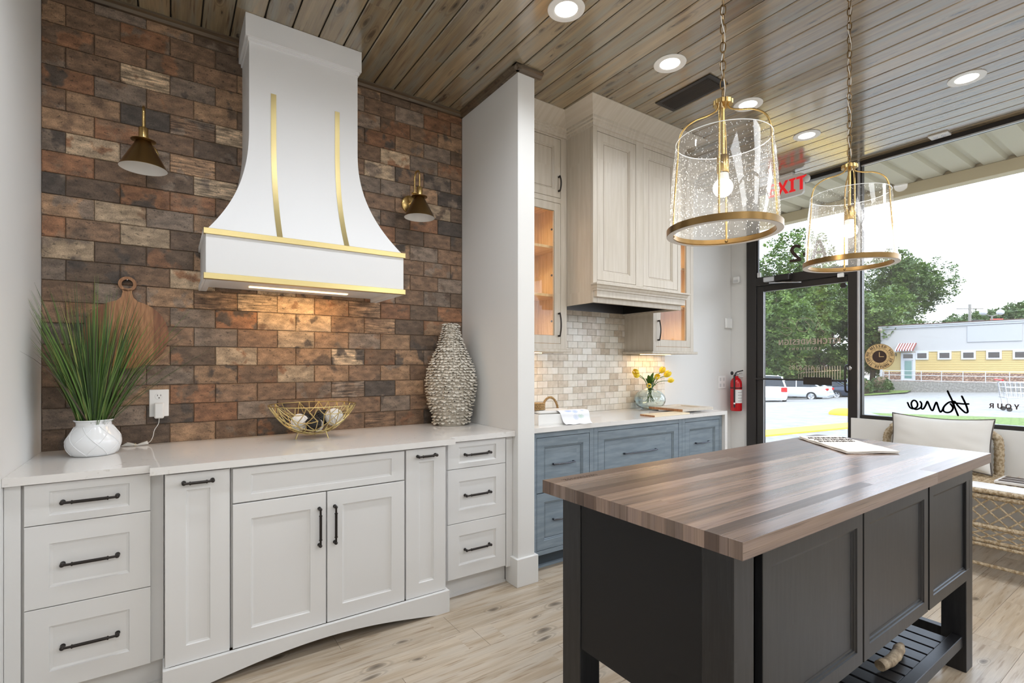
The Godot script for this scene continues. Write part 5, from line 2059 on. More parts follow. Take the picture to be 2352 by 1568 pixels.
# ------------------------------------------------------------------ on the ceiling
func ceiling_fittings() -> void:
	var o := Vector3(2.098, H, 1.215)
	var t := thing("recessed_light", "white recessed ceiling light beside the top of the partition", "ceiling light", o, 0.0, "recessed lights in the wooden ceiling")
	var b := MB.new()
	b.lathe([Vector2(0.092, -0.001), Vector2(0.091, -0.005), Vector2(0.066, -0.007), Vector2(0.058, -0.0045), Vector2(0.055, -0.0025)], 48, o)
	part(t, "trim_ring", b, M.plastic)
	b = MB.new()
	b.lathe([Vector2(0.058, -0.0035), Vector2(0.0, -0.003)], 40, o)
	part(t, "glowing_lens", b, M.led)
	var l := SpotLight3D.new()
	l.name = "downlight"
	l.light_color = Color(0.95, 0.972, 1.0)
	l.light_energy = 0.85
	l.light_size = 0.055
	l.spot_angle = 80.0
	l.spot_angle_attenuation = 1.0
	l.spot_range = 20.0
	l.spot_attenuation = 2.0
	l.shadow_enabled = true
	t.add_child(l)
	l.position = Vector3(0, -0.012, 0)
	l.rotation_degrees.x = -90
	var row1 := [2.89, 3.707, 4.515]
	var where := ["white recessed ceiling light between the partition and the air diffuser", "white recessed ceiling light behind the island's first pendant, past the diffuser", "white recessed ceiling light next to the exit sign"]
	for i in range(3):
		copy(t, Vector3(row1[i], H, 1.215), where[i])
	copy(t, Vector3(4.515, H, 2.147), "white recessed ceiling light between the second pendant and the show window")
	# added fill panels, out of view, that soften and brighten the room
	var pn := thing("added_fill_panel", "added flat fill-light panel in the ceiling, unseen behind the viewer", "ceiling light", Vector3(0.95, H, 4.2), 0.0, "added fill-light panels behind the viewer")
	bx(pn, "frame", pn.position + Vector3(-0.31, -0.012, -0.61), pn.position + Vector3(0.31, -0.001, 0.61), M.plastic, 0.002)
	bx(pn, "glowing_panel", pn.position + Vector3(-0.29, -0.0135, -0.59), pn.position + Vector3(0.29, -0.0125, 0.59), M.fill_panel_glow)
	var pl := AreaLight3D.new()
	pl.name = "added_fill_light"
	pl.area_size = Vector2(0.58, 1.18)
	pl.light_color = Color(0.95, 0.972, 1.0)
	pl.light_energy = 1.3
	pl.shadow_enabled = true
	pn.add_child(pl)
	pl.position = Vector3(0, -0.016, 0)
	pl.rotation_degrees.x = -90
	for q in [Vector2(2.7, 4.2), Vector2(4.45, 4.2), Vector2(0.95, 5.5), Vector2(2.7, 5.5), Vector2(4.45, 5.5)]:
		copy(pn, Vector3(q.x, H, q.y))
	copy(t, Vector3(0.49, H, 1.215), "round white recessed ceiling light before the left drawer cabinet")
	copy(t, Vector3(1.29, H, 1.215), "round white recessed ceiling light before the white hood")
	# long air diffuser
	var v := thing("air_diffuser", "long dark bronze air diffuser in the wooden ceiling by the nook", "vent", Vector3(3.265, H, 1.08))
	var y := H - 0.001
	b = MB.new()
	b.box(Vector3(3.172, y - 0.006, 0.875), Vector3(3.36, y, 0.905), 0.001)
	b.box(Vector3(3.172, y - 0.006, 1.257), Vector3(3.36, y, 1.287), 0.001)
	b.box(Vector3(3.172, y - 0.006, 0.905), Vector3(3.2, y, 1.257), 0.001)
	b.box(Vector3(3.332, y - 0.006, 0.905), Vector3(3.36, y, 1.257), 0.001)
	part(v, "frame", b, M.bronze)
	bx(v, "duct", Vector3(3.2, y - 0.002, 0.905), Vector3(3.332, y, 1.257), M.gap)
	for i in range(7):
		var x := 3.206 + i * 0.0185
		b = MB.new()
		b.extrude(PackedVector2Array([Vector2(0, 0), Vector2(0.0022, 0), Vector2(0.0135, -0.011), Vector2(0.0115, -0.0115)]), Vector3(x, y - 0.003, 0.906), Vector3.RIGHT, Vector3.UP, Vector3(0, 0, 0.35))
		part(v, "slat", b, M.bronze)
	# emergency fixture
	var f := thing("emergency_light", "small white emergency lamp bar on the ceiling at the window head", "emergency light", Vector3(5.345, H, 1.793))
	bx(f, "housing", Vector3(5.3, H - 0.012, 1.733), Vector3(5.39, H - 0.001, 1.853), M.plastic, 0.002)
	for z in [1.77, 1.816]:
		b = MB.new()
		b.lathe([Vector2(0, -0.006), Vector2(0.01, -0.005), Vector2(0.013, 0.0)], 16, Vector3(5.345, H - 0.012, z))
		part(f, "lamp_head", b, M.chrome)
	# exit sign
	var s := thing("exit_sign", "white exit sign with red letters hanging from the ceiling by the door", "exit sign", Vector3(5.196, 2.845, 0.724), -PI / 2)
	var g := gx(s)
	b = MB.new()
	b.xf = g
	var pts := PackedVector2Array()
	for cr in [[0.12, 0.165, 0.0], [-0.12, 0.165, PI / 2], [-0.12, 0.03, PI], [0.12, 0.03, PI * 1.5]]:
		for i in range(6):
			var a: float = cr[2] + PI / 2 * i / 5
			pts.append(Vector2(cr[0] + 0.03 * cos(a), cr[1] + 0.03 * sin(a)))
	b.extrude(pts, Vector3(0, 0, -0.015), Vector3.RIGHT, Vector3.UP, Vector3(0, 0, 0.03))
	part(s, "panel", b, M.plastic)
	b = MB.new()
	b.xf = g
	b.box(Vector3(-0.06, 0.19, -0.03), Vector3(0.06, 0.22, 0.03), 0.005)
	part(s, "mount", b, M.plastic)
	for sd in [-1.0, 1.0]:
		b = MB.new()
		b.xf = g
		b.ball(Vector3(sd * 0.175, 0.13, 0), Vector3(0.028, 0.034, 0.022), 14, 10)
		part(s, "lamp_head", b, M.plastic)
	text(s, "lettering", "EXIT", 0.125, g * Transform3D(Basis(), Vector3(0, 0.098, 0.0162)), M.red_ink, "Droid Sans", 700, 0.002)

# ------------------------------------------------------------------ shop front
func shop_front() -> void:
	var xa := 5.415
	var xb := 5.485
	# fixed frame with the transom over the door
	var w2 := setting("window_2", "glazed transom over the shop door in a bronze frame")
	bx(w2, "jamb", Vector3(xa, 0, 0.2), Vector3(xb, H - 0.001, 0.302), M.bronze, 0.002)
	bx(w2, "jamb", Vector3(xa, 0, 1.138), Vector3(xb, H - 0.001, 1.21), M.bronze, 0.002)
	bx(w2, "transom_bar", Vector3(xa, 2.1, 0.3025), Vector3(xb, 2.186, 1.1375), M.bronze, 0.002)
	bx(w2, "head", Vector3(xa, 3.03, 0.3025), Vector3(xb, H - 0.001, 1.1375), M.bronze, 0.002)
	bx(w2, "pane", Vector3(SX - 0.003, 2.1865, 0.3025), Vector3(SX + 0.003, 3.0295, 1.1375), M.glass)
	bx(w2, "glazing_bead", Vector3(SX - 0.02, 2.1865, 0.3025), Vector3(SX - 0.0035, 3.0295, 0.318), M.bronze)
	var rt := Basis(Vector3.UP, PI / 2)
	text(w2, "unit_lettering", "A-2", 0.165, Transform3D(rt, Vector3(SX - 0.004, 2.37, 0.79)), M.decal, "Droid Sans", 700, 0.0006)
	# the door
	var d := setting("door_1", "glazed shop door with bronze frame and push bar")
	var y1 := 2.0975
	bx(d, "hinge_stile", Vector3(SX - 0.02, 0.01, 0.305), Vector3(SX + 0.02, y1, 0.374), M.bronze, 0.002)
	bx(d, "lock_stile", Vector3(SX - 0.02, 0.01, 1.1325), Vector3(SX + 0.02, y1, 1.1375), M.bronze, 0.001)
	bx(d, "top_rail", Vector3(SX - 0.02, 2.04, 0.3745), Vector3(SX + 0.02, y1, 1.132), M.bronze, 0.002)
	bx(d, "bottom_rail", Vector3(SX - 0.02, 0.01, 0.3745), Vector3(SX + 0.02, 0.12, 1.132), M.bronze, 0.002)
	bx(d, "pane", Vector3(SX - 0.003, 0.1205, 0.3745), Vector3(SX + 0.003, 2.0395, 1.132), M.glass)
	bx(d, "threshold", Vector3(5.40, 0.0, 0.3025), Vector3(5.5, 0.009, 1.1375), M.silver)
	bx(d, "weather_strip", Vector3(SX - 0.024, 0.13, 0.3745), Vector3(SX - 0.0205, 2.04, 0.379), M.silver)
	var b := MB.new()
	b.box(Vector3(SX - 0.075, 1.154, 0.32), Vector3(SX - 0.06, 1.17, 1.125), 0.003)
	b.box(Vector3(SX - 0.06, 1.15, 0.32), Vector3(SX - 0.0205, 1.174, 0.345), 0.003)
	b.box(Vector3(SX - 0.06, 1.15, 1.11), Vector3(SX - 0.0205, 1.174, 1.13), 0.003)
	part(d, "push_bar", b, M.bronze)
	bx(d, "push_plate", Vector3(SX - 0.083, 1.12, 0.785), Vector3(SX - 0.0755, 1.19, 1.03), M.bronze, 0.002)
	b = MB.new()
	b.tube(spline([Vector3(SX - 0.0205, 1.3, 1.128), Vector3(SX - 0.06, 1.285, 1.13), Vector3(SX - 0.066, 1.2, 1.13), Vector3(SX - 0.06, 1.085, 1.13), Vector3(SX - 0.0205, 1.065, 1.128)], 5), 0.009, 8)
	part(d, "pull_handle", b, M.bronze)
	b = MB.new()
	b.xf = Transform3D(Basis(Vector3(0, 0, 1), PI / 2), Vector3(SX - 0.021, 1.275, 1.15))
	b.lathe([Vector2(0.02, 0), Vector2(0.02, 0.012), Vector2(0.01, 0.02), Vector2(0, 0.02)], 20)
	part(d, "lock_cylinder", b, M.chrome)
	# closer on the transom bar
	var cl := thing("door_closer", "dark door closer with a silver cover under the transom", "door closer", Vector3(5.4, 2.13, 0.52))
	bx(cl, "cover", Vector3(5.36, 2.125, 0.405), Vector3(5.4145, 2.172, 0.515), M.silver, 0.006)
	bx(cl, "body", Vector3(5.355, 2.12, 0.5155), Vector3(5.4145, 2.178, 0.66), M.bronze, 0.006)
	b = MB.new()
	b.tube([Vector3(5.38, 2.112, 0.46), Vector3(5.36, 2.1, 0.6), Vector3(5.41, 2.085, 0.75)], 0.008, 8)
	part(cl, "arm", b, M.chrome)
	var sn := thing("door_contact", "white alarm contact on the bronze bar above the door", "sensor", Vector3(5.4, 2.1, 1.085))
	bx(sn, "housing", Vector3(5.392, 2.082, 1.062), Vector3(5.4145, 2.118, 1.112), M.plastic, 0.004)
	var hx := thing("door_stop_magnet", "dark six-sided magnet hanging in the door's upper corner", "magnet", Vector3(5.42, 2.0, 1.106))
	b = MB.new()
	var hex := PackedVector2Array()
	for i in range(6):
		hex.append(Vector2.from_angle(TAU * i / 6) * 0.026)
	b.extrude(hex, Vector3(SX - 0.032, 2.01, 1.1), Vector3(0, 0, 1), Vector3.UP, Vector3(0.028, 0, 0))
	part(hx, "body", b, M.bronze)
	var ag := thing("alarm_magnet", "small white plastic alarm block at the transom's lower corner", "sensor", Vector3(5.44, 2.187, 0.33))
	bx(ag, "housing", Vector3(5.405, 2.1868, 0.319), Vector3(5.4275, 2.236, 0.352), M.plastic_grey, 0.003)
	# lettering on the door's glass, read from the street
	var ld := thing("door_lettering", "pale cut-vinyl lettering and curly monogram on the door glass", "lettering", Vector3(SX, 1.25, 0.75))
	text(ld, "wordmark", "KITCHENDESIGN", 0.052, Transform3D(rt, Vector3(SX + 0.004, 1.522, 0.79)), M.decal_pale, "Droid Sans", 700, 0.0006)
	text(ld, "wordmark", "SOLUTIONS", 0.024, Transform3D(rt, Vector3(SX + 0.004, 1.456, 0.755)), M.decal_pale, "Droid Sans", 700, 0.0006, 26)
	text(ld, "phone_number", "912.425.8185", 0.04, Transform3D(rt, Vector3(SX + 0.004, 1.278, 0.783)), M.decal_pale, "Droid Sans", 400, 0.0006, 2)
	b = MB.new()
	var curls := [[Vector2(0.93, 1.60), Vector2(0.9, 1.64), Vector2(0.88, 1.7), Vector2(0.865, 1.66), Vector2(0.85, 1.62)], [Vector2(0.84, 1.69), Vector2(0.8, 1.74), Vector2(0.72, 1.745), Vector2(0.68, 1.69), Vector2(0.71, 1.63), Vector2(0.77, 1.62), Vector2(0.8, 1.67), Vector2(0.76, 1.72)], [Vector2(0.66, 1.71), Vector2(0.61, 1.75), Vector2(0.55, 1.72), Vector2(0.56, 1.67), Vector2(0.62, 1.66), Vector2(0.64, 1.62), Vector2(0.59, 1.59), Vector2(0.53, 1.63)]]
	for c in curls:
		ribbon(b, spline(c, 6), SX + 0.0042, 0.004)
	part(ld, "monogram", b, M.decal_pale)
	# show window
	var w1 := setting("window_1", "wide shop window in a bronze and silver frame above the knee wall")
	bx(w1, "silver_post", Vector3(xa + 0.004, 0.8425, 1.2105), Vector3(xb, H - 0.001, 1.228), M.silver, 0.001)
	bx(w1, "post", Vector3(xa + 0.02, 0.8425, 1.2285), Vector3(xb, H - 0.001, 1.24), M.bronze, 0.001)
	bx(w1, "sill_rail", Vector3(xa, 0.8425, 1.2405), Vector3(xb, 0.874, RZ - 0.001), M.bronze, 0.002)
	bx(w1, "head_rail", Vector3(xa, 3.03, 1.2405), Vector3(xb, H - 0.001, RZ - 0.001), M.bronze, 0.002)
	bx(w1, "head_bead", Vector3(xa + 0.004, 3.019, 1.2405), Vector3(xa + 0.02, 3.0298, RZ - 0.001), M.silver)
	for z in [3.2, 5.1]:
		bx(w1, "mullion", Vector3(xa, 0.8745, z - 0.035), Vector3(xb, 3.0295, z + 0.035), M.bronze, 0.002)
	var zs := [1.2405, 3.1645, 3.2355, 5.0645, 5.1355, RZ - 0.001]
	for i in 3:
		bx(w1, "pane", Vector3(SX - 0.003, 0.8745, zs[i * 2]), Vector3(SX + 0.003, 3.0185, zs[i * 2 + 1]), M.glass)
	# lettering on the window
	var lw := thing("window_lettering", "brown vinyl slogan with script word on the show window", "lettering", Vector3(SX, 0.9, 2.0))
	b = MB.new()
	var strokes := [
		[[1.816, 1.104], [1.825, 1.078], [1.844, 1.03], [1.861, 0.973], [1.878, 0.92]],
		[[1.9, 1.068], [1.915, 1.03], [1.929, 0.986], [1.934, 0.953], [1.922, 0.945], [1.903, 0.962], [1.878, 0.993], [1.859, 1.024], [1.847, 1.023]],
		[[1.939, 1.012], [1.909, 1.01], [1.875, 1.013], [1.844, 1.014]],
		[[1.854, 0.994], [1.84, 1.02], [1.819, 1.013], [1.794, 0.981], [1.791, 0.949], [1.812, 0.937], [1.837, 0.948], [1.848, 0.976], [1.833, 1.006]],
		[[1.791, 0.976], [1.784, 0.953], [1.771, 0.939], [1.759, 0.974], [1.748, 1.012], [1.737, 0.986], [1.726, 0.949], [1.715, 0.952], [1.703, 0.984], [1.691, 1.015], [1.681, 0.987], [1.666, 0.956], [1.652, 0.959], [1.654, 0.994], [1.645, 1.011]],
		[[1.654, 0.971], [1.637, 0.954], [1.614, 0.947], [1.593, 0.962], [1.587, 0.995], [1.599, 1.017], [1.616, 1.015], [1.628, 0.991], [1.622, 0.964], [1.599, 0.951], [1.577, 0.961], [1.562, 0.998]]]
	for s in strokes:
		var p := []
		for q in s:
			p.append(Vector2(q[0], q[1]))
		ribbon(b, spline(p, 6), SX - 0.0045, 0.0125)
	part(lw, "script_word", b, M.decal)
	text(lw, "capitals", "THE HEART OF YOUR", 0.037, Transform3D(rt, Vector3(SX - 0.004, 1.007, 2.365)), M.decal, "Droid Sans", 700, 0.0006, 11)
	# return-at clock hung on a sucker
	var ck := thing("clock_sign", "round tan will-return clock sign hung inside the show window", "clock sign", Vector3(5.43, 1.265, 1.371))
	var g := Transform3D(Basis(Vector3(0, 0, 1), PI / 2), Vector3(5.434, 1.374, 1.371))
	b = MB.new()
	b.xf = g
	b.lathe([Vector2(0, -0.003), Vector2(0.109, -0.003), Vector2(0.109, 0.003), Vector2(0.0, 0.003)], 56)
	part(ck, "disc", b, M.tan)
	b = MB.new()
	b.xf = g
	b.lathe([Vector2(0.0, 0.0036), Vector2(0.0, 0.0042), Vector2(0.052, 0.0042), Vector2(0.052, 0.0036)], 40)
	part(ck, "dial", b, M.decal)
	for r in [0.0715, 0.107]:
		b = MB.new()
		b.xf = g
		b.tube(ring_path(r, 0.0036, 56), 0.0011, 5, true)
		part(ck, "ring", b, M.decal)
	bx(ck, "hand", Vector3(5.4275, 1.374, 1.3685), Vector3(5.4288, 1.412, 1.3735), M.tan)
	bx(ck, "hand", Vector3(5.4275, 1.3715, 1.3685), Vector3(5.4288, 1.3765, 1.404), M.tan)
	arc_text(ck, "WE MISSED YOU", 0.089, 0.021, PI * 1.02, PI * -0.02, true)
	arc_text(ck, "WILL RETURN AT", 0.089, 0.021, PI * 1.02, PI * 1.98, false)
	for k in range(12):
		var a := TAU * k / 12
		text(ck, "numeral", str((14 - k) % 12 + 1 if false else posmod(3 - k - 1, 12) + 1), 0.009, Transform3D(Basis(Vector3.UP, -PI / 2), Vector3(5.4306, 1.374 + sin(a) * 0.062, 1.371 + cos(a) * 0.062)), M.decal, "Droid Sans", 400, 0.0005)
	b = MB.new()
	b.tube([Vector3(5.434, 1.483, 1.38), Vector3(5.438, 1.6, 1.371)], 0.0008, 5)
	b.tube([Vector3(5.434, 1.481, 1.355), Vector3(5.438, 1.6, 1.371)], 0.0008, 5)
	part(ck, "cord", b, M.ink)
	b = MB.new()
	b.xf = Transform3D(Basis(Vector3(0, 0, 1), PI / 2), Vector3(5.445, 1.6, 1.371))
	b.lathe([Vector2(0.017, 0.0), Vector2(0.012, 0.006), Vector2(0.004, 0.01), Vector2(0, 0.011)], 20)
	part(ck, "suction_cup", b, M.plastic_grey)

func ribbon(b: MB, pts: Array, x: float, w: float) -> void:
	# a pen stroke on the glass: pts (z, y)
	for i in range(pts.size()):
		var p: Vector2 = pts[i]
		var q: Vector2 = pts[mini(i + 1, pts.size() - 1)]
		if i < pts.size() - 1:
			var d := (q - p).normalized()
			var n := Vector2(-d.y, d.x) * w / 2
			b.poly([Vector3(x, p.y - n.y, p.x - n.x), Vector3(x, p.y + n.y, p.x + n.x), Vector3(x, q.y + n.y, q.x + n.x), Vector3(x, q.y - n.y, q.x - n.x)], Vector3(-1, 0, 0))
		var dot := []
		for k in range(8):
			var a := TAU * k / 8
			dot.append(Vector3(x, p.y + sin(a) * w / 2, p.x + cos(a) * w / 2))
		b.poly(dot, Vector3(-1, 0, 0))

func arc_text(parent: Node, s: String, r: float, size: float, a0: float, a1: float, over: bool) -> void:
	for i in range(s.length()):
		if s[i] == " ":
			continue
		var a := lerpf(a0, a1, (i + 0.9) / (s.length() + 0.8))
		var turn := (a - PI / 2) if over else (a + PI / 2)
		# reads from inside: right is +z
		var bas := Basis(Vector3.UP, -PI / 2) * Basis(Vector3(0, 0, 1), turn)
		text(parent, "letter", s[i], size, Transform3D(bas, Vector3(5.4306, 1.374 + sin(a) * r, 1.371 + cos(a) * r)), M.decal, "Droid Sans", 700, 0.0006)

# ------------------------------------------------------------------ wicker seat by the window
func lattice_rod(b: MB, p: Vector3, q: Vector3) -> void:
	b.tube([p, (p + q) / 2 + Vector3(-0.004, 0, 0), q], 0.0055, 6)

func wound(b: MB, p: Vector3, q: Vector3, r: float) -> void:
	# a pole wound with cane
	var n := int((q - p).length() / 0.0105)
	var path := []
	var rr := []
	for i in range(n * 2 + 1):
		path.append(p.lerp(q, float(i) / (n * 2)))
		rr.append(r if i % 2 else r * 0.8)
	b.tube(path, rr, 8)

func wicker_seat() -> void:
	var xf := 4.62
	var xr := 5.36
	var z0 := 1.46
	var z1 := 3.0
	var t := thing("wicker_settee", "natural wicker settee with lattice front under the show window", "settee", Vector3(5.0, 0, 2.2))
	var b := MB.new()
	var y := 0.52
	# woven seat: strands over and under
	for i in range(30):
		var x := lerpf(xf + 0.015, xr - 0.03, i / 29.0)
		var p := []
		for k in range(61):
			p.append(Vector3(x, y + (0.004 if (k + i) % 2 else -0.004), lerpf(z0 + 0.02, z1 - 0.02, k / 60.0)))
		b.tube(p, 0.0095, 5)
	part(t, "woven_seat", b, M.wicker)
	var rails := [[0.532, 0.016], [0.498, 0.016], [0.318, 0.017], [0.228, 0.013], [0.203, 0.013]]
	for r in rails:
		b = MB.new()
		wound(b, Vector3(xf, r[0], z0), Vector3(xf, r[0], z1), r[1])
		part(t, "wound_rail", b, M.wicker)
	b = MB.new()
	wound(b, Vector3(xf + 0.02, 0.075, z0), Vector3(xf + 0.02, 0.075, z1), 0.012)
	part(t, "foot_rail", b, M.wicker)
	# lattice between the rails
	b = MB.new()
	var z := z0 - 0.05
	while z < z1:
		for s in [1.0, -1.0]:
			for sp in [[0.49, 0.335, 0.16], [0.305, 0.24, 0.13]]:
				var a := Vector3(xf, sp[0], z)
				var c := Vector3(xf, sp[1], z + s * sp[2])
				if c.z > z0 and c.z < z1 and a.z > z0:
					lattice_rod(b, a, c)
		z += 0.082
	part(t, "lattice", b, M.wicker)
	for zz in [z0 + 0.02, z1 - 0.02]:
		for x in [xf + 0.005, xr - 0.02]:
			b = MB.new()
			wound(b, Vector3(x, 0.001, zz), Vector3(x, 0.5, zz), 0.019)
			part(t, "leg", b, M.wicker)
	# back frame behind the cushion
	b = MB.new()
	var arc := []
	for q in [Vector2(z0, 0.52), Vector2(z0, 0.72), Vector2(z0 + 0.04, 0.79), Vector2(z0 + 0.1, 0.815), Vector2(2.03, 0.815), Vector2(2.1, 0.8), Vector2(2.128, 0.75), Vector2(2.128, 0.52)]:
		arc.append(Vector3(5.33, q.y, q.x))
	var path := spline(arc, 14)
	var rr := []
	for i in range(path.size()):
		rr.append(0.03 if i % 2 else 0.026)
	b.tube(path, rr, 10)
	part(t, "back_frame", b, M.wicker)
	# cushion
	var c := thing("seat_cushion", "white box cushion with dark piping leaning under the window", "cushion", Vector3(5.2, 0.55, 1.83))
	var n := 25
	var frame := Transform3D(Basis(Vector3(0, 0, 1), -0.2), Vector3(5.19, 0.735, 1.83))
	var edge := []
	for side in 2:
		var rows := []
		for i in range(n):
			var row := []
			for j in range(n):
				var u := (j / float(n - 1) - 0.5) * 2.0
				var v := (i / float(n - 1) - 0.5) * 2.0
				var pin := 1.0 - 0.13 * (1.0 - u * u)
				var pin2 := 1.0 - 0.06 * (1.0 - v * v)
				var bulge := pow(maxf(0.0, (1.0 - pow(absf(u), 2.6)) * (1.0 - pow(absf(v), 2.6))), 0.55)
				var wr := 0.006 * sin(u * 9.0 + v * 3.0) * (1.0 - u * u) * absf(v) + 0.004 * sin(v * 14.0 + u * 5.0) * u * u
				row.append(frame * Vector3((0.085 * bulge + wr * bulge) * (-1.0 if side == 0 else 1.0), v * 0.195 * pin, u * 0.30 * pin2))
			rows.append(row)
		var cb := MB.new()
		cb.grid(rows, false, side == 1)
		part(c, "cover_face", cb, M.fabric)
		if side == 0:
			for j in range(n):
				edge.append(rows[0][j])
			for i in range(1, n):
				edge.append(rows[i][n - 1])
			for j in range(n - 2, -1, -1):
				edge.append(rows[n - 1][j])
			for i in range(n - 2, 0, -1):
				edge.append(rows[i][0])
	b = MB.new()
	b.tube(edge, 0.0048, 6, true)
	part(c, "piping", b, M.piping)
	# magazines on the seat
	var m1 := thing("magazine", "pale glossy magazine lying open on the wicker seat edge", "magazine", Vector3(4.8, 0.533, 2.35))
	b = MB.new()
	b.box(Vector3(4.655, 0.5335, 2.1), Vector3(4.86, 0.5425, 2.52), 0.001)
	part(m1, "pages", b, M.paper)
	var m2 := thing("photo_book", "book with a dark striped cover lying on the wicker seat", "book", Vector3(5.1, 0.533, 2.3))
	b = MB.new()
	b.box(Vector3(4.95, 0.5335, 2.18), Vector3(5.2, 0.549, 2.55), 0.001)
	part(m2, "pages", b, M.paper)
	for i in range(3):
		bx(m2, "cover_stripe", Vector3(4.965 + i * 0.08, 0.5492, 2.195), Vector3(5.025 + i * 0.08, 0.5502, 2.53), M.photo_dark)

# ------------------------------------------------------------------ outdoors
func ground_y(x: float, z: float) -> float:
	return -0.15 - 0.0128 * maxf(0.0, x - 16.0) - 0.07 * maxf(0.0, -z - 3.0) * clampf((x - 9.0) / 20.0, 0.0, 1.0) * clampf((60.0 - x) / 18.0, 0.0, 1.0)

func outdoors() -> void:
	var gr := setting("ground_lot", "pale concrete parking lot outside the shop")
	var rows := []
	for i in range(40):
		var row := []
		for j in range(41):
			var x := 5.57 + pow(j / 40.0, 1.7) * 150.0
			var z := -75.0 + i * 3.5
			row.append(Vector3(x, ground_y(x, z), z))
		rows.append(row)
	var b := MB.new()
	b.grid(rows, false, true)
	part(gr, "concrete", b, M.asphalt)
	var wk := setting("ground_walk", "concrete walk along the shop front")
	bx(wk, "slab", Vector3(5.605, -0.16, -30), Vector3(8.2, -0.03, 30), M.concrete, 0.01)
	# grass: a strip before the lot and the bank by the far building
	lawn("grass_strip", "narrow mown grass strip along the near edge of the lot", [Vector2(17.3, -2.99), Vector2(19.37, -0.19), Vector2(20.5, 3.0), Vector2(21.0, 14.0), Vector2(16.0, 14.0), Vector2(15.5, 0.0), Vector2(15.2, -1.6)], 0.05, 0.05)
	lawn("grass_bank", "sloping lawn between the lot and the yellow building", [lot(0.668, 37.6), lot(0.70, 37.4), lot(0.74, 37.4), lot(0.79, 37.8), lot(0.80, 39.6), lot(0.735, 41.0), lot(0.725, 46.0), lot(0.68, 52.0), lot(0.672, 44.0)], 0.04, 0.3)
	# yellow kerb paint and wheel stop
	var k := thing("yellow_kerb", "yellow painted kerb on the ground outside the door", "kerb", Vector3(11.5, -0.15, -2.0))
	b = MB.new()
	var pa := [Vector3(8.6, -0.15, -2.6), Vector3(10.3, -0.15, -2.28), Vector3(13.0, -0.15, -1.9), Vector3(14.6, -0.15, -1.7)]
	for i in range(3):
		var p: Vector3 = pa[i]
		var q: Vector3 = pa[i + 1]
		var w := Vector3(0.45, 0, -0.5)
		b.extrude(PackedVector2Array([Vector2(0, 0), Vector2(1, 0), Vector2(1, 0.03), Vector2(0, 0.03)]), p, w, Vector3.UP, q - p)
	part(k, "painted_edge", b, M.yellow_paint)
	var ws := thing("wheel_stop", "yellow painted concrete wheel stop in the lot", "wheel stop", Vector3(16.7, ground_y(16.7, -3.4), -3.4))
	b = MB.new()
	b.xf = gx(ws)
	b.ball(Vector3(0, 0.02, 0), Vector3(0.3, 0.17, 0.45), 16, 8)
	part(ws, "block", b, M.yellow_paint)
	# canopy over the walk
	var ca := thing("awning_canopy", "cream corrugated metal canopy with beam over the shop front", "canopy", Vector3(6.4, 3.2, 2.0))
	b = MB.new()
	var prof := PackedVector2Array()
	var z := -6.0
	while z < 14.0:
		for q in [Vector2(0, 0), Vector2(0.13, 0.0), Vector2(0.15, 0.035), Vector2(0.19, 0.035), Vector2(0.21, 0.0)]:
			prof.append(Vector2(z + q.x, 3.29 + q.y))
		z += 0.24
	for i in range(prof.size() - 1):
		b.poly([Vector3(5.52, prof[i].y, prof[i].x), Vector3(7.2, prof[i].y, prof[i].x), Vector3(7.2, prof[i + 1].y, prof[i + 1].x), Vector3(5.52, prof[i + 1].y, prof[i + 1].x)], Vector3.DOWN)
	b.box(Vector3(5.52, 3.34, -6), Vector3(7.2, 3.36, 14))
	part(ca, "corrugated_sheet", b, M.soffit)
	bx(ca, "beam", Vector3(7.16, 3.165, -6), Vector3(7.3, 3.288, 14), M.beam, 0.004)
	bx(ca, "beam_cap", Vector3(7.2005, 3.2885, -6), Vector3(7.3, 3.45, 14), M.beam)
	bx(ca, "ledger", Vector3(5.5, 3.12, -6), Vector3(5.54, 3.288, 14), M.soffit)
	building()
	cars()
	greenery()
	street_things()

func lawn(called: String, label: String, outline: Array, h0: float, h1: float) -> void:
	var t := thing(called, label, "lawn", Vector3(outline[0].x, ground_y(outline[0].x, outline[0].y), outline[0].y))
	var b := MB.new()
	var poly := PackedVector2Array(outline)
	# fine triangles, the height raised towards the far side
	var lo := Vector2(INF, INF)
	var hi := Vector2(-INF, -INF)
	for p in outline:
		lo = lo.min(p)
		hi = hi.max(p)
	var pts := PackedVector2Array(outline)
	rng.seed = 4
	for i in range(160):
		var p := Vector2(rng.randf_range(lo.x, hi.x), rng.randf_range(lo.y, hi.y))
		if Geometry2D.is_point_in_polygon(p, poly):
			pts.append(p)
	var tri := Geometry2D.triangulate_delaunay(pts)
	for i in range(0, tri.size(), 3):
		var m := (pts[tri[i]] + pts[tri[i + 1]] + pts[tri[i + 2]]) / 3.0
		if not Geometry2D.is_point_in_polygon(m, poly):
			continue
		var q := []
		for j in 3:
			var p := pts[tri[i + j]]
			q.append(Vector3(p.x, ground_y(p.x, p.y) + lerpf(h0, h1, clampf((p.x - lo.x) / (hi.x - lo.x), 0, 1)), p.y))
		b.poly(q, Vector3.UP)
	part(t, "turf", b, M.grass)

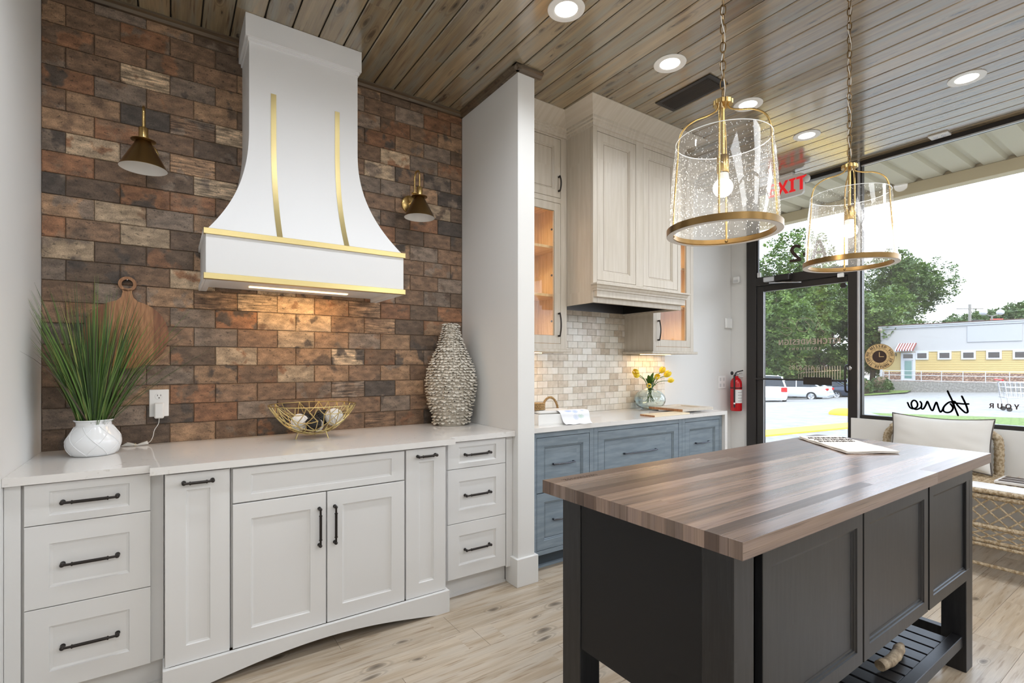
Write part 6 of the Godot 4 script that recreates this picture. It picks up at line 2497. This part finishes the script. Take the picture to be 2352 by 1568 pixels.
func building() -> void:
	var X := 50.0
	var za := -14.1
	var zb := 12.0
	var t := thing("yellow_building", "low building with white parapet, yellow siding and brick base across the lot", "building", Vector3(X + 4, -0.6, -2))
	bx(t, "parapet_wall", Vector3(X, 2.3, za), Vector3(X + 8, 4.32, zb), M.stucco)
	bx(t, "core_wall", Vector3(X + 0.12, -0.9, za + 0.02), Vector3(X + 8, 2.299, zb), M.stucco)
	var b := MB.new()
	b.box(Vector3(X - 0.08, 4.16, za - 0.08), Vector3(X + 8, 4.3, zb), 0.03)
	b.box(Vector3(X - 0.14, 4.3005, za - 0.14), Vector3(X + 8, 4.42, zb), 0.03)
	part(t, "cornice", b, M.trim_white)
	bx(t, "roof_edge", Vector3(X - 0.17, 4.4205, za - 0.17), Vector3(X + 8, 4.47, zb), M.roof_edge)
	# lapped siding
	b = MB.new()
	var y := 0.6
	while y < 2.29:
		var y2 := minf(y + 0.13, 2.299)
		b.poly([Vector3(X - 0.012, y, za), Vector3(X - 0.012, y, zb), Vector3(X + 0.01, y2, zb), Vector3(X + 0.01, y2, za)], Vector3(-1, 0, 0))
		b.poly([Vector3(X - 0.012, y, za), Vector3(X - 0.012, y, zb), Vector3(X + 0.05, y, zb), Vector3(X + 0.05, y, za)], Vector3.DOWN)
		y += 0.13
	part(t, "lap_siding", b, M.siding)
	bx(t, "brick_base", Vector3(X - 0.03, -0.6, za), Vector3(X + 0.11, 0.599, zb), M.far_brick)
	bx(t, "corner_board", Vector3(X - 0.05, -0.3, za - 0.03), Vector3(X + 0.1, 2.3, za + 0.16), M.trim_white)
	bx(t, "frieze_board", Vector3(X - 0.04, 2.25, za), Vector3(X + 0.02, 2.32, zb), M.trim_white)
	bx(t, "sign_panel", Vector3(X - 0.05, 2.9, -8.55), Vector3(X - 0.002, 4.1, -5.6), M.stucco_panel, 0.02)
	for k in range(9):
		var z0 := -11.69 + 1.405 * k
		var w := MB.new()
		w.box(Vector3(X - 0.07, 1.61, z0), Vector3(X + 0.02, 1.72, z0 + 0.83))
		w.box(Vector3(X - 0.07, 2.13, z0), Vector3(X + 0.02, 2.245, z0 + 0.83))
		w.box(Vector3(X - 0.07, 1.72, z0), Vector3(X + 0.02, 2.13, z0 + 0.11))
		w.box(Vector3(X - 0.07, 1.72, z0 + 0.72), Vector3(X + 0.02, 2.13, z0 + 0.83))
		var o := part(t, "window", w, M.trim_white)
		bx(o, "pane", Vector3(X - 0.03, 1.721, z0 + 0.111), Vector3(X + 0.019, 2.129, z0 + 0.719), M.far_glass)
	# door with transom
	b = MB.new()
	b.box(Vector3(X - 0.08, -0.08, -12.66), Vector3(X + 0.02, 2.2, -12.5))
	b.box(Vector3(X - 0.08, -0.08, -11.86), Vector3(X + 0.02, 2.2, -11.7))
	b.box(Vector3(X - 0.08, 2.06, -12.5), Vector3(X + 0.02, 2.2, -11.86))
	b.box(Vector3(X - 0.08, 1.6, -12.5), Vector3(X + 0.02, 1.72, -11.86))
	var dr := part(t, "door_frame", b, M.trim_white)
	bx(dr, "transom_pane", Vector3(X - 0.04, 1.7205, -12.499), Vector3(X + 0.019, 2.0595, -11.861), M.far_glass)
	bx(dr, "door_leaf", Vector3(X - 0.04, -0.08, -12.499), Vector3(X - 0.015, 1.5995, -11.861), M.trim_white)
	bx(dr, "door_pane", Vector3(X - 0.05, 0.1, -12.42), Vector3(X - 0.0405, 1.52, -11.94), M.far_door_glass)
	# striped awning
	var aw := thing("striped_awning", "small red and white striped awning over the yellow building's door", "awning", Vector3(X - 0.4, 2.35, -12.2))
	for i in range(14):
		var z0 := -12.85 + i * 0.088
		b = MB.new()
		b.extrude(PackedVector2Array([Vector2(0, 2.96), Vector2(-0.75, 2.42), Vector2(-0.75, 2.3), Vector2(-0.73, 2.3), Vector2(-0.73, 2.4), Vector2(0, 2.93)]), Vector3(X - 0.003, 0, z0), Vector3.RIGHT, Vector3.UP, Vector3(0, 0, 0.0875))
		part(aw, "stripe", b, M.awning_red if i % 2 else M.trim_white)
	# ramp and railing
	var rp := thing("access_ramp", "grey concrete ramp along the yellow building", "ramp", Vector3(X - 1, -0.6, -6))
	b = MB.new()
	b.extrude(PackedVector2Array([Vector2(-13.5, -1.4), Vector2(-13.5, -0.14), Vector2(-5.5, -0.1), Vector2(zb, -0.1), Vector2(zb, -1.0)]), Vector3(X - 1.3, 0, 0), Vector3(0, 0, 1), Vector3.UP, Vector3(1.25, 0, 0))
	part(rp, "slab", b, M.concrete)
	var rl := thing("ramp_railing", "white pipe railing on the ramp of the yellow building", "railing", Vector3(X - 1.25, -0.1, -6))
	for h in [0.72, 0.38]:
		b = MB.new()
		b.tube([Vector3(X - 1.25, h, -13.45), Vector3(X - 1.25, h, zb)], 0.03, 6)
		part(rl, "rail", b, M.trim_white)
	for k in range(21):
		var z := -13.45 + (0.38 if k == 1 else 0.0) + (0.0 if k < 2 else (k - 1) * 1.24)
		b = MB.new()
		b.tube([Vector3(X - 1.25, -0.085, z), Vector3(X - 1.25, 0.72, z)], 0.026, 6)
		part(rl, "post", b, M.trim_white)
	bx(rl, "bottom_rail", Vector3(X - 1.27, -0.05, -13.45), Vector3(X - 1.23, 0.0, zb), M.trim_white)
	var wl := thing("wall_lantern", "small dark lamp box on the yellow building beside its door", "lamp", Vector3(X - 0.1, 1.9, -13.1))
	bx(wl, "housing", Vector3(X - 0.25, 1.92, -13.25), Vector3(X - 0.013, 2.15, -12.95), M.bronze, 0.03)

func car(called: String, label: String, paint: Material, at: Vector3, turn: float, suv: bool) -> void:
	var t := thing(called, label, "car", at, turn)
	var g := gx(t)
	var hi := 1.72 if suv else 1.45
	var belt := 1.02 if suv else 0.93
	# stations: x, height of the lower body, roof
	var st := [[-2.38, 0.62, 0.86], [-2.3, 0.98, 0.9], [-1.9, 1.0, 0.91], [-1.3, belt + 0.03, 0.91], [0.0, belt, 0.92], [0.9, belt - 0.02, 0.91], [1.5, 0.88, 0.9], [2.1, 0.78, 0.84], [2.36, 0.6, 0.7]]
	if suv:
		st[0] = [-2.35, 0.8, 0.88]
		st[1] = [-2.3, 1.05, 0.91]
		st[2] = [-1.9, 1.05, 0.92]
	var rows := []
	for s in st:
		var row := []
		for p in [[-0.9, 0.26], [-0.98, 0.4], [-1.0, 0.6], [-0.97, s[1] - 0.08], [-0.86, s[1]], [0.0, s[1] + 0.02], [0.86, s[1]], [0.97, s[1] - 0.08], [1.0, 0.6], [0.98, 0.4], [0.9, 0.26]]:
			row.append(g * Vector3(s[0], minf(p[1], s[1] + 0.02), p[0] * s[2]))
		rows.append(row)
	var b := MB.new()
	b.grid(rows, false, true)
	for e in [0, rows.size() - 1]:
		var pts: Array = rows[e].duplicate()
		b.poly(pts, g.basis * Vector3(-1 if e == 0 else 1, 0, 0))
	part(t, "body", b, paint)
	# cabin: glass all round, painted roof and pillars
	var cab := [[-2.2, -1.75], [-1.75, -0.6], [-0.6, 0.2], [0.2, 1.15]] if not suv else [[-2.28, -1.95], [-1.95, -0.6], [-0.6, 0.25], [0.25, 1.1]]
	var xb: float = cab[0][0] if suv else -1.95
	var xt: float = -2.05 if suv else -1.2
	var ft := 0.35
	var fb := 1.15
	b = MB.new()
	var lo := [Vector3(xb, belt + 0.02, -0.8), Vector3(fb, belt - 0.03, -0.78), Vector3(fb, belt - 0.03, 0.78), Vector3(xb, belt + 0.02, 0.8)]
	var up := [Vector3(xt, hi - 0.06, -0.62), Vector3(ft, hi - 0.05, -0.6), Vector3(ft, hi - 0.05, 0.6), Vector3(xt, hi - 0.06, 0.62)]
	for i in 4:
		var j := (i + 1) % 4
		b.poly([g * lo[i], g * lo[j], g * up[j], g * up[i]], g.basis * (lo[i] + lo[j] - Vector3(-1.0, 2.0 * belt, 0)))
	part(t, "glasshouse", b, M.car_glass)
	rows = []
	for i in range(7):
		var q := i / 6.0
		var row := []
		for j in range(7):
			var w := (j / 6.0 - 0.5) * 2.0
			row.append(g * Vector3(lerpf(xt - 0.04, ft + 0.05, q), hi - 0.06 + 0.06 * (1.0 - w * w) * sin(PI * clampf(q * 0.7 + 0.2, 0, 1)), w * 0.635))
		rows.append(row)
	b = MB.new()
	b.grid(rows, false, true)
	part(t, "roof", b, paint)
	for i in 4:
		b = MB.new()
		b.tube([g * lo[i], g * up[i]], 0.05, 6)
		part(t, "pillar", b, paint)
	for s in [-1.0, 1.0]:
		b = MB.new()
		b.tube([g * Vector3(-0.45, belt, s * 0.8), g * Vector3(-0.4, hi - 0.07, s * 0.615)], 0.035, 6)
		part(t, "pillar", b, paint)
		for x in [-1.42, 1.42]:
			b = MB.new()
			b.xf = g * Transform3D(Basis(Vector3(1, 0, 0), PI / 2 * s), Vector3(x, 0.325, s * 0.72))
			b.lathe([Vector2(0.2, 0.2), Vector2(0.31, 0.19), Vector2(0.325, 0.15), Vector2(0.325, 0.0), Vector2(0, 0)], 24)
			var w := part(t, "wheel", b, M.tyre)
			b = MB.new()
			b.xf = g * Transform3D(Basis(Vector3(1, 0, 0), PI / 2 * s), Vector3(x, 0.325, s * 0.72))
			b.lathe([Vector2(0.0, 0.17), Vector2(0.06, 0.18), Vector2(0.06, 0.165), Vector2(0.17, 0.165), Vector2(0.21, 0.195)], 20)
			part(w, "rim", b, M.rim)
			for k in range(5):
				var a := TAU * k / 5
				b = MB.new()
				b.xf = g * Transform3D(Basis(Vector3(1, 0, 0), PI / 2 * s), Vector3(x, 0.325, s * 0.72))
				b.tube([Vector3(0, 0.185, 0), Vector3(cos(a) * 0.2, 0.19, sin(a) * 0.2)], 0.025, 5)
				part(w, "spoke", b, M.rim)
		b = MB.new()
		b.xf = g
		b.box(Vector3(-2.41, 0.74, s * 0.72 - 0.16), Vector3(-2.2, 0.9 if not suv else 1.02, s * 0.72 + 0.17), 0.03)
		part(t, "tail_light", b, M.tail)
	b = MB.new()
	b.xf = g
	b.box(Vector3(-2.42, 0.66, -0.16), Vector3(-2.37, 0.76, 0.16), 0.01)
	part(t, "number_plate", b, M.paper)
	b = MB.new()
	b.xf = g
	b.box(Vector3(-2.46, 0.32, -0.84), Vector3(-2.1, 0.56, 0.84), 0.08)
	part(t, "rear_bumper", b, paint)

func lot(u: float, d: float) -> Vector2:
	var p := spot(u, d)
	return Vector2(p.x, p.z)

func spot(u: float, d: float) -> Vector3:
	# a place on the lot at that bearing (as an offset from the axis) and distance
	var f := Vector3(0.5656, 0, -0.8247)
	var r := Vector3(0.8247, 0, 0.5656)
	var p := Vector3(0.4824, 0, 3.0976) + (f + r * u) * d
	p.y = ground_y(p.x, p.z)
	return p

func cars() -> void:
	var face := atan2(-0.5656, 0.8247)   # heading along the picture's right
	car("silver_sedan", "silver sedan parked between the white suv and the navy sedan", M.car_silver, spot(0.562, 36.5), 1.745, false)
	car("navy_sedan", "navy sedan parked behind the silver sedan", M.car_navy, spot(0.612, 39.0), 1.78, false)
	car("white_suv", "white suv parked at the end of the row of cars", M.car_white, spot(0.512, 32.5), 0.56, true)

func leaf_mesh() -> Mesh:
	# a spray of leaves
	var b := MB.new()
	rng.seed = 9
	for i in range(7):
		var d := Vector3(rng.randf_range(-1, 1), rng.randf_range(-0.5, 0.6), rng.randf_range(-1, 1)).normalized()
		var s := d.cross(Vector3(rng.randf(), 1, rng.randf())).normalized() * 0.2
		var o := d * 0.12
		var m := o + d * 0.4 + Vector3(0, 0.05, 0)
		b.poly([o, m - s, o + d * 0.85])
		b.poly([o, o + d * 0.85, m + s])
	return b.mesh()

func tree(called: String, label: String, base: Vector3, height: float, crown: Vector3, cy: float, count: int, dark: Color, light: Color, leaf: float, sd: int, group := "") -> void:
	var t := thing(called, label, "tree", base, 0.0, group)
	rng.seed = sd
	var b := MB.new()
	var c := base + Vector3(0, cy, 0)
	b.tube([base + Vector3(0, -0.3, 0), base + Vector3(0.1, cy * 0.5, 0.05), c], [0.28, 0.2, 0.12], 8)
	var lobes := []
	for i in range(15):
		var d := Vector3(rng.randf_range(-1, 1), rng.randf_range(-0.75, 1), rng.randf_range(-1, 1)).normalized() * rng.randf_range(0.35, 0.8)
		var lp := c + d * crown
		lobes.append([lp, rng.randf_range(0.3, 0.5)])
		b.tube([base + Vector3(0.05, cy * 0.55, 0), c.lerp(lp, 0.5) + Vector3(0, -0.3, 0), lp], [0.12, 0.07, 0.03], 5)
	part(t, "trunk", b, M.bark)
	var where := []
	var cols := []
	for i in range(count):
		var l: Array = lobes[rng.randi() % lobes.size()]
		var d := Vector3(rng.randfn(), rng.randfn(), rng.randfn()).normalized()
		var p: Vector3 = l[0] + d * crown * l[1] * pow(rng.randf(), 0.35)
		var s := leaf * rng.randf_range(0.7, 1.4)
		where.append(Transform3D(Basis(Vector3(rng.randfn(), rng.randfn(), rng.randfn()).normalized(), rng.randf() * TAU).scaled(Vector3(s, s * 0.8, s)), p))
		cols.append(dark.lerp(light, rng.randf()))
	scatter(t, "leaves", sprig, M.leaf, where, cols)

var sprig: Mesh

func greenery() -> void:
	sprig = leaf_mesh()
	var dk := Color(0.035, 0.07, 0.012)
	var lt := Color(0.125, 0.2, 0.035)
	tree("shade_tree", "tall spreading shade tree behind the parked cars", spot(0.505, 43.0), 12, Vector3(6.6, 6.2, 6.6), 8.0, 8200, dk, lt, 0.36, 31, "trees across the lot")
	tree("shade_tree", "bright leafy tree behind the wooden pickets", spot(0.635, 48.0), 10, Vector3(6.0, 5.2, 6.0), 7.0, 7000, dk, lt, 0.36, 32, "trees across the lot")
	tree("shade_tree", "broad tree at the corner of the yellow building", spot(0.76, 55.0), 12, Vector3(6.0, 5.6, 5.6), 9.0, 6500, dk * 0.85, lt * 0.8, 0.36, 33, "trees across the lot")
	tree("shade_tree", "low light green tree close to the clipped bushes", spot(0.72, 47.0), 6, Vector3(2.0, 2.6, 2.0), 3.4, 1500, dk * 1.3, lt * 1.25, 0.3, 34, "trees across the lot")
	for i in range(6):
		var q := spot(0.48 + i * 0.036, 45.0 + (i % 2) * 5.0)
		tree("understory_tree", "bushy tree filling the gap under the tall trees", q, 5, Vector3(2.4, 2.3, 2.4), 2.2, 1100, dk, lt, 0.32, 90 + i, "understory behind the parked cars")
	var dk2 := Color(0.03, 0.055, 0.014)
	var lt2 := Color(0.09, 0.145, 0.04)
	var far := [[0.86, 82.0, 9.3], [0.93, 84.0, 10.0], [1.0, 80.0, 11.2], [1.07, 83.0, 11.5], [0.8, 86.0, 7.0]]
	for i in range(far.size()):
		var p := spot(far[i][0], far[i][1])
		p.y = -0.5
		tree("wood_tree", "dark green tree in the wood behind the yellow building", p, 12, Vector3(5.4, 3.6, 5.0), far[i][2] - 2.6, 1900, dk2, lt2, 0.5, 50 + i, "trees of the wood behind the building")
	for i in range(2):
		var p := spot(0.698 + 0.04 * i, 39.3)
		var t := thing("clipped_bush", "clipped round bush on the lawn before the yellow building", "bush", p, 0.0, "clipped bushes by the building")
		rng.seed = 70 + i
		var where := []
		var cols := []
		for k in range(700):
			var d := Vector3(rng.randfn(), absf(rng.randfn()), rng.randfn()).normalized() * pow(rng.randf(), 0.25)
			where.append(Transform3D(Basis(Vector3(rng.randfn(), rng.randfn(), rng.randfn()).normalized(), rng.randf() * TAU).scaled(Vector3(0.16, 0.16, 0.16)), p + Vector3(d.x * 0.8, 0.35 + d.y * 0.95, d.z * 0.8)))
			cols.append(Color(0.025, 0.055, 0.01).lerp(Color(0.07, 0.13, 0.025), rng.randf()))
		scatter(t, "leaves", sprig, M.leaf, where, cols)
		var b := MB.new()
		b.ball(p + Vector3(0, 0.6, 0), Vector3(0.62, 0.75, 0.62), 14, 10)
		part(t, "inner_twigs", b, M.bark)

func street_things() -> void:
	# pickets behind the cars
	var f := thing("picket_fence", "weathered upright wooden pickets behind the navy sedan", "fence", spot(0.61, 43.2))
	for i in range(17):
		var p := spot(0.573 + 0.0052 * i, 43.2)
		var b := MB.new()
		b.xf = Transform3D(Basis(Vector3.UP, 0.6), p)
		b.box(Vector3(-0.07, -0.2, -0.02), Vector3(0.07, 2.3, 0.02), 0.01)
		part(f, "picket", b, M.fence)
	var u := spot(0.6, 41.2)
	var rb := MB.new()
	rb.tube([spot(0.572, 43.3) + Vector3(0, 0.5, 0), spot(0.657, 43.3) + Vector3(0, 0.5, 0)], 0.05, 5)
	rb.tube([spot(0.572, 43.3) + Vector3(0, 1.9, 0), spot(0.657, 43.3) + Vector3(0, 1.9, 0)], 0.05, 5)
	part(f, "rail", rb, M.fence)
	# utility pole and billboard over the roof
	var pl := thing("utility_pole", "grey utility pole with a crossarm beyond the yellow building", "utility pole", spot(0.916, 66.0))
	var b := MB.new()
	var q := spot(0.916, 66.0)
	b.tube([q + Vector3(0, -1, 0), q + Vector3(0, 10.2, 0)], 0.16, 8)
	part(pl, "pole", b, M.concrete)
	b = MB.new()
	b.tube([q + Vector3(-1.4, 9.6, -1.0), q + Vector3(1.4, 9.6, 1.0)], 0.08, 6)
	part(pl, "crossarm", b, M.concrete)
	var bb := thing("billboard", "red and white billboard beyond the yellow building's roof", "billboard", spot(0.975, 64.0), -0.61)
	var g := gx(bb)
	b = MB.new()
	b.xf = g
	b.box(Vector3(-1.1, 6.4, -0.1), Vector3(0.45, 8.1, 0.1), 0.03)
	part(bb, "red_panel", b, M.board_red)
	b = MB.new()
	b.xf = g
	b.box(Vector3(0.4505, 6.5, -0.1), Vector3(1.2, 7.9, 0.1), 0.03)
	part(bb, "white_panel", b, M.trim_white)
	b = MB.new()
	b.xf = g
	for k in range(8):
		b.tube([Vector3(-0.75 + k * 0.12, 6.95, 0.105), Vector3(-0.7 + k * 0.12, 7.2 - 0.1 * (k % 3), 0.105)], 0.03, 5)
	part(bb, "lettering", b, M.trim_white)
	for x in [-0.9, 0.9]:
		b = MB.new()
		b.xf = g
		b.tube([Vector3(x, -1, -0.2), Vector3(x, 6.5, -0.2)], 0.15, 6)
		part(bb, "post", b, M.bronze)
	b = MB.new()
	b.xf = g
	b.box(Vector3(-3.1, 6.2, -0.5), Vector3(-1.6, 8.0, -0.3), 0.05)
	part(bb, "board_back", b, M.bronze)
	var fl := thing("street_floodlights", "pair of pale floodlights on a pole beyond the yellow building", "floodlights", spot(0.96, 63.0))
	var c := spot(0.96, 63.0)
	b = MB.new()
	b.tube([c + Vector3(0, -1, 0), c + Vector3(0, 8.4, 0)], 0.09, 6)
	b.tube([c + Vector3(-0.9, 8.6, -0.6), c + Vector3(0, 8.3, 0), c + Vector3(0.9, 8.6, 0.6)], 0.05, 6)
	part(fl, "mast", b, M.concrete)
	for s in [-1.0, 1.0]:
		b = MB.new()
		b.ball(c + Vector3(0.9 * s, 8.8, 0.6 * s), Vector3(0.4, 0.35, 0.4), 14, 8)
		part(fl, "lamp_head", b, M.trim_white)
	# shopping cart left in the lot
	var sc := thing("shopping_cart", "wire shopping cart with a red handle left in the lot", "shopping cart", Vector3(23.2, ground_y(23.2, -0.9), -0.9), 0.5)
	g = gx(sc)
	b = MB.new()
	b.xf = g
	for i in range(9):
		var t := i / 8.0
		b.tube([Vector3(-0.28, 0.45, lerpf(-0.45, 0.45, t)), Vector3(-0.3, 0.95, lerpf(-0.5, 0.45, t)), Vector3(0.3, 0.95, lerpf(-0.5, 0.45, t)), Vector3(0.28, 0.45, lerpf(-0.45, 0.45, t))], 0.009, 5)
	for h in [0.45, 0.6, 0.78, 0.95]:
		b.tube([Vector3(-0.29, h, -0.47), Vector3(0.29, h, -0.47), Vector3(0.29, h, 0.45), Vector3(-0.29, h, 0.45)], 0.01, 5, true)
	part(sc, "basket", b, M.chrome)
	b = MB.new()
	b.xf = g
	b.tube([Vector3(-0.3, 1.02, -0.56), Vector3(0.3, 1.02, -0.56)], 0.03, 8)
	part(sc, "handle", b, M.tail)
	b = MB.new()
	b.xf = g
	for s in [-0.24, 0.24]:
		b.tube([Vector3(s, 0.95, -0.5), Vector3(s, 0.2, -0.4), Vector3(s, 0.15, 0.45), Vector3(s, 0.45, 0.4)], 0.016, 6)
	part(sc, "chassis", b, M.chrome)
	for s in [-0.24, 0.24]:
		for z in [-0.38, 0.42]:
			b = MB.new()
			b.xf = g * Transform3D(Basis(Vector3(0, 0, 1), PI / 2), Vector3(s, 0.075, z))
			b.lathe([Vector2(0, -0.02), Vector2(0.07, -0.02), Vector2(0.07, 0.02), Vector2(0, 0.02)], 14)
			part(sc, "caster", b, M.tyre)

# ------------------------------------------------------------------
func _ready() -> void:
	view_and_light()
	make_materials()
	more_materials()
	shell()
	white_cabinets()
	hood()
	sconces()
	alcove_things()
	blue_cabinets()
	greige_cabinets()
	nook_things()
	wall_fittings()
	island()
	pendants()
	ceiling_fittings()
	shop_front()
	wicker_seat()
	outdoors()

func more_materials() -> void:
	M.fill_panel_glow = glow(Color(1.0, 0.99, 0.97), 2.0)
	M.maple_pale = mat(rgb(226, 210, 180), 0.5)
	M.tan = mat(rgb(214, 184, 132), 0.6)
	M.linen = mat(rgb(228, 222, 214), 0.85)
	M.rim_glass = mat(rgb(235, 240, 245), 0.1)
	M.walnut_dark = textured(M.walnut.albedo_texture, 0.3, Vector3.ZERO, rgb(206, 200, 196))
	M.photo_dark = mat(rgb(74, 62, 56), 0.4)
	M.stucco_panel = mat(rgb(160, 161, 166), 0.85)
	M.awning_red = mat(rgb(118, 50, 44), 0.8)
	M.board_red = mat(rgb(204, 80, 66), 0.6)
	# tea towel: white cotton printed with pale butterflies
	var im := Image.create(192, 192, false, Image.FORMAT_RGB8)
	im.fill(rgb(238, 240, 244))
	for w in [[60, 60, 26, 18, 120, 150, 214], [100, 70, 20, 24, 150, 172, 226], [128, 120, 24, 16, 170, 205, 190], [96, 128, 18, 22, 186, 200, 226], [150, 56, 14, 20, 176, 190, 216]]:
		for y in range(192):
			for x in range(192):
				var d := Vector2((x - w[0]) / float(w[2]), (y - w[1]) / float(w[3])).length() + 0.15 * sin(x * 0.4) * sin(y * 0.37)
				if d < 1.0:
					im.set_pixel(x, y, rgb(w[4], w[5], w[6]).lerp(rgb(238, 240, 244), 0.35 + 0.4 * d))
	M.towel = textured(ImageTexture.create_from_image(im), 0.85)
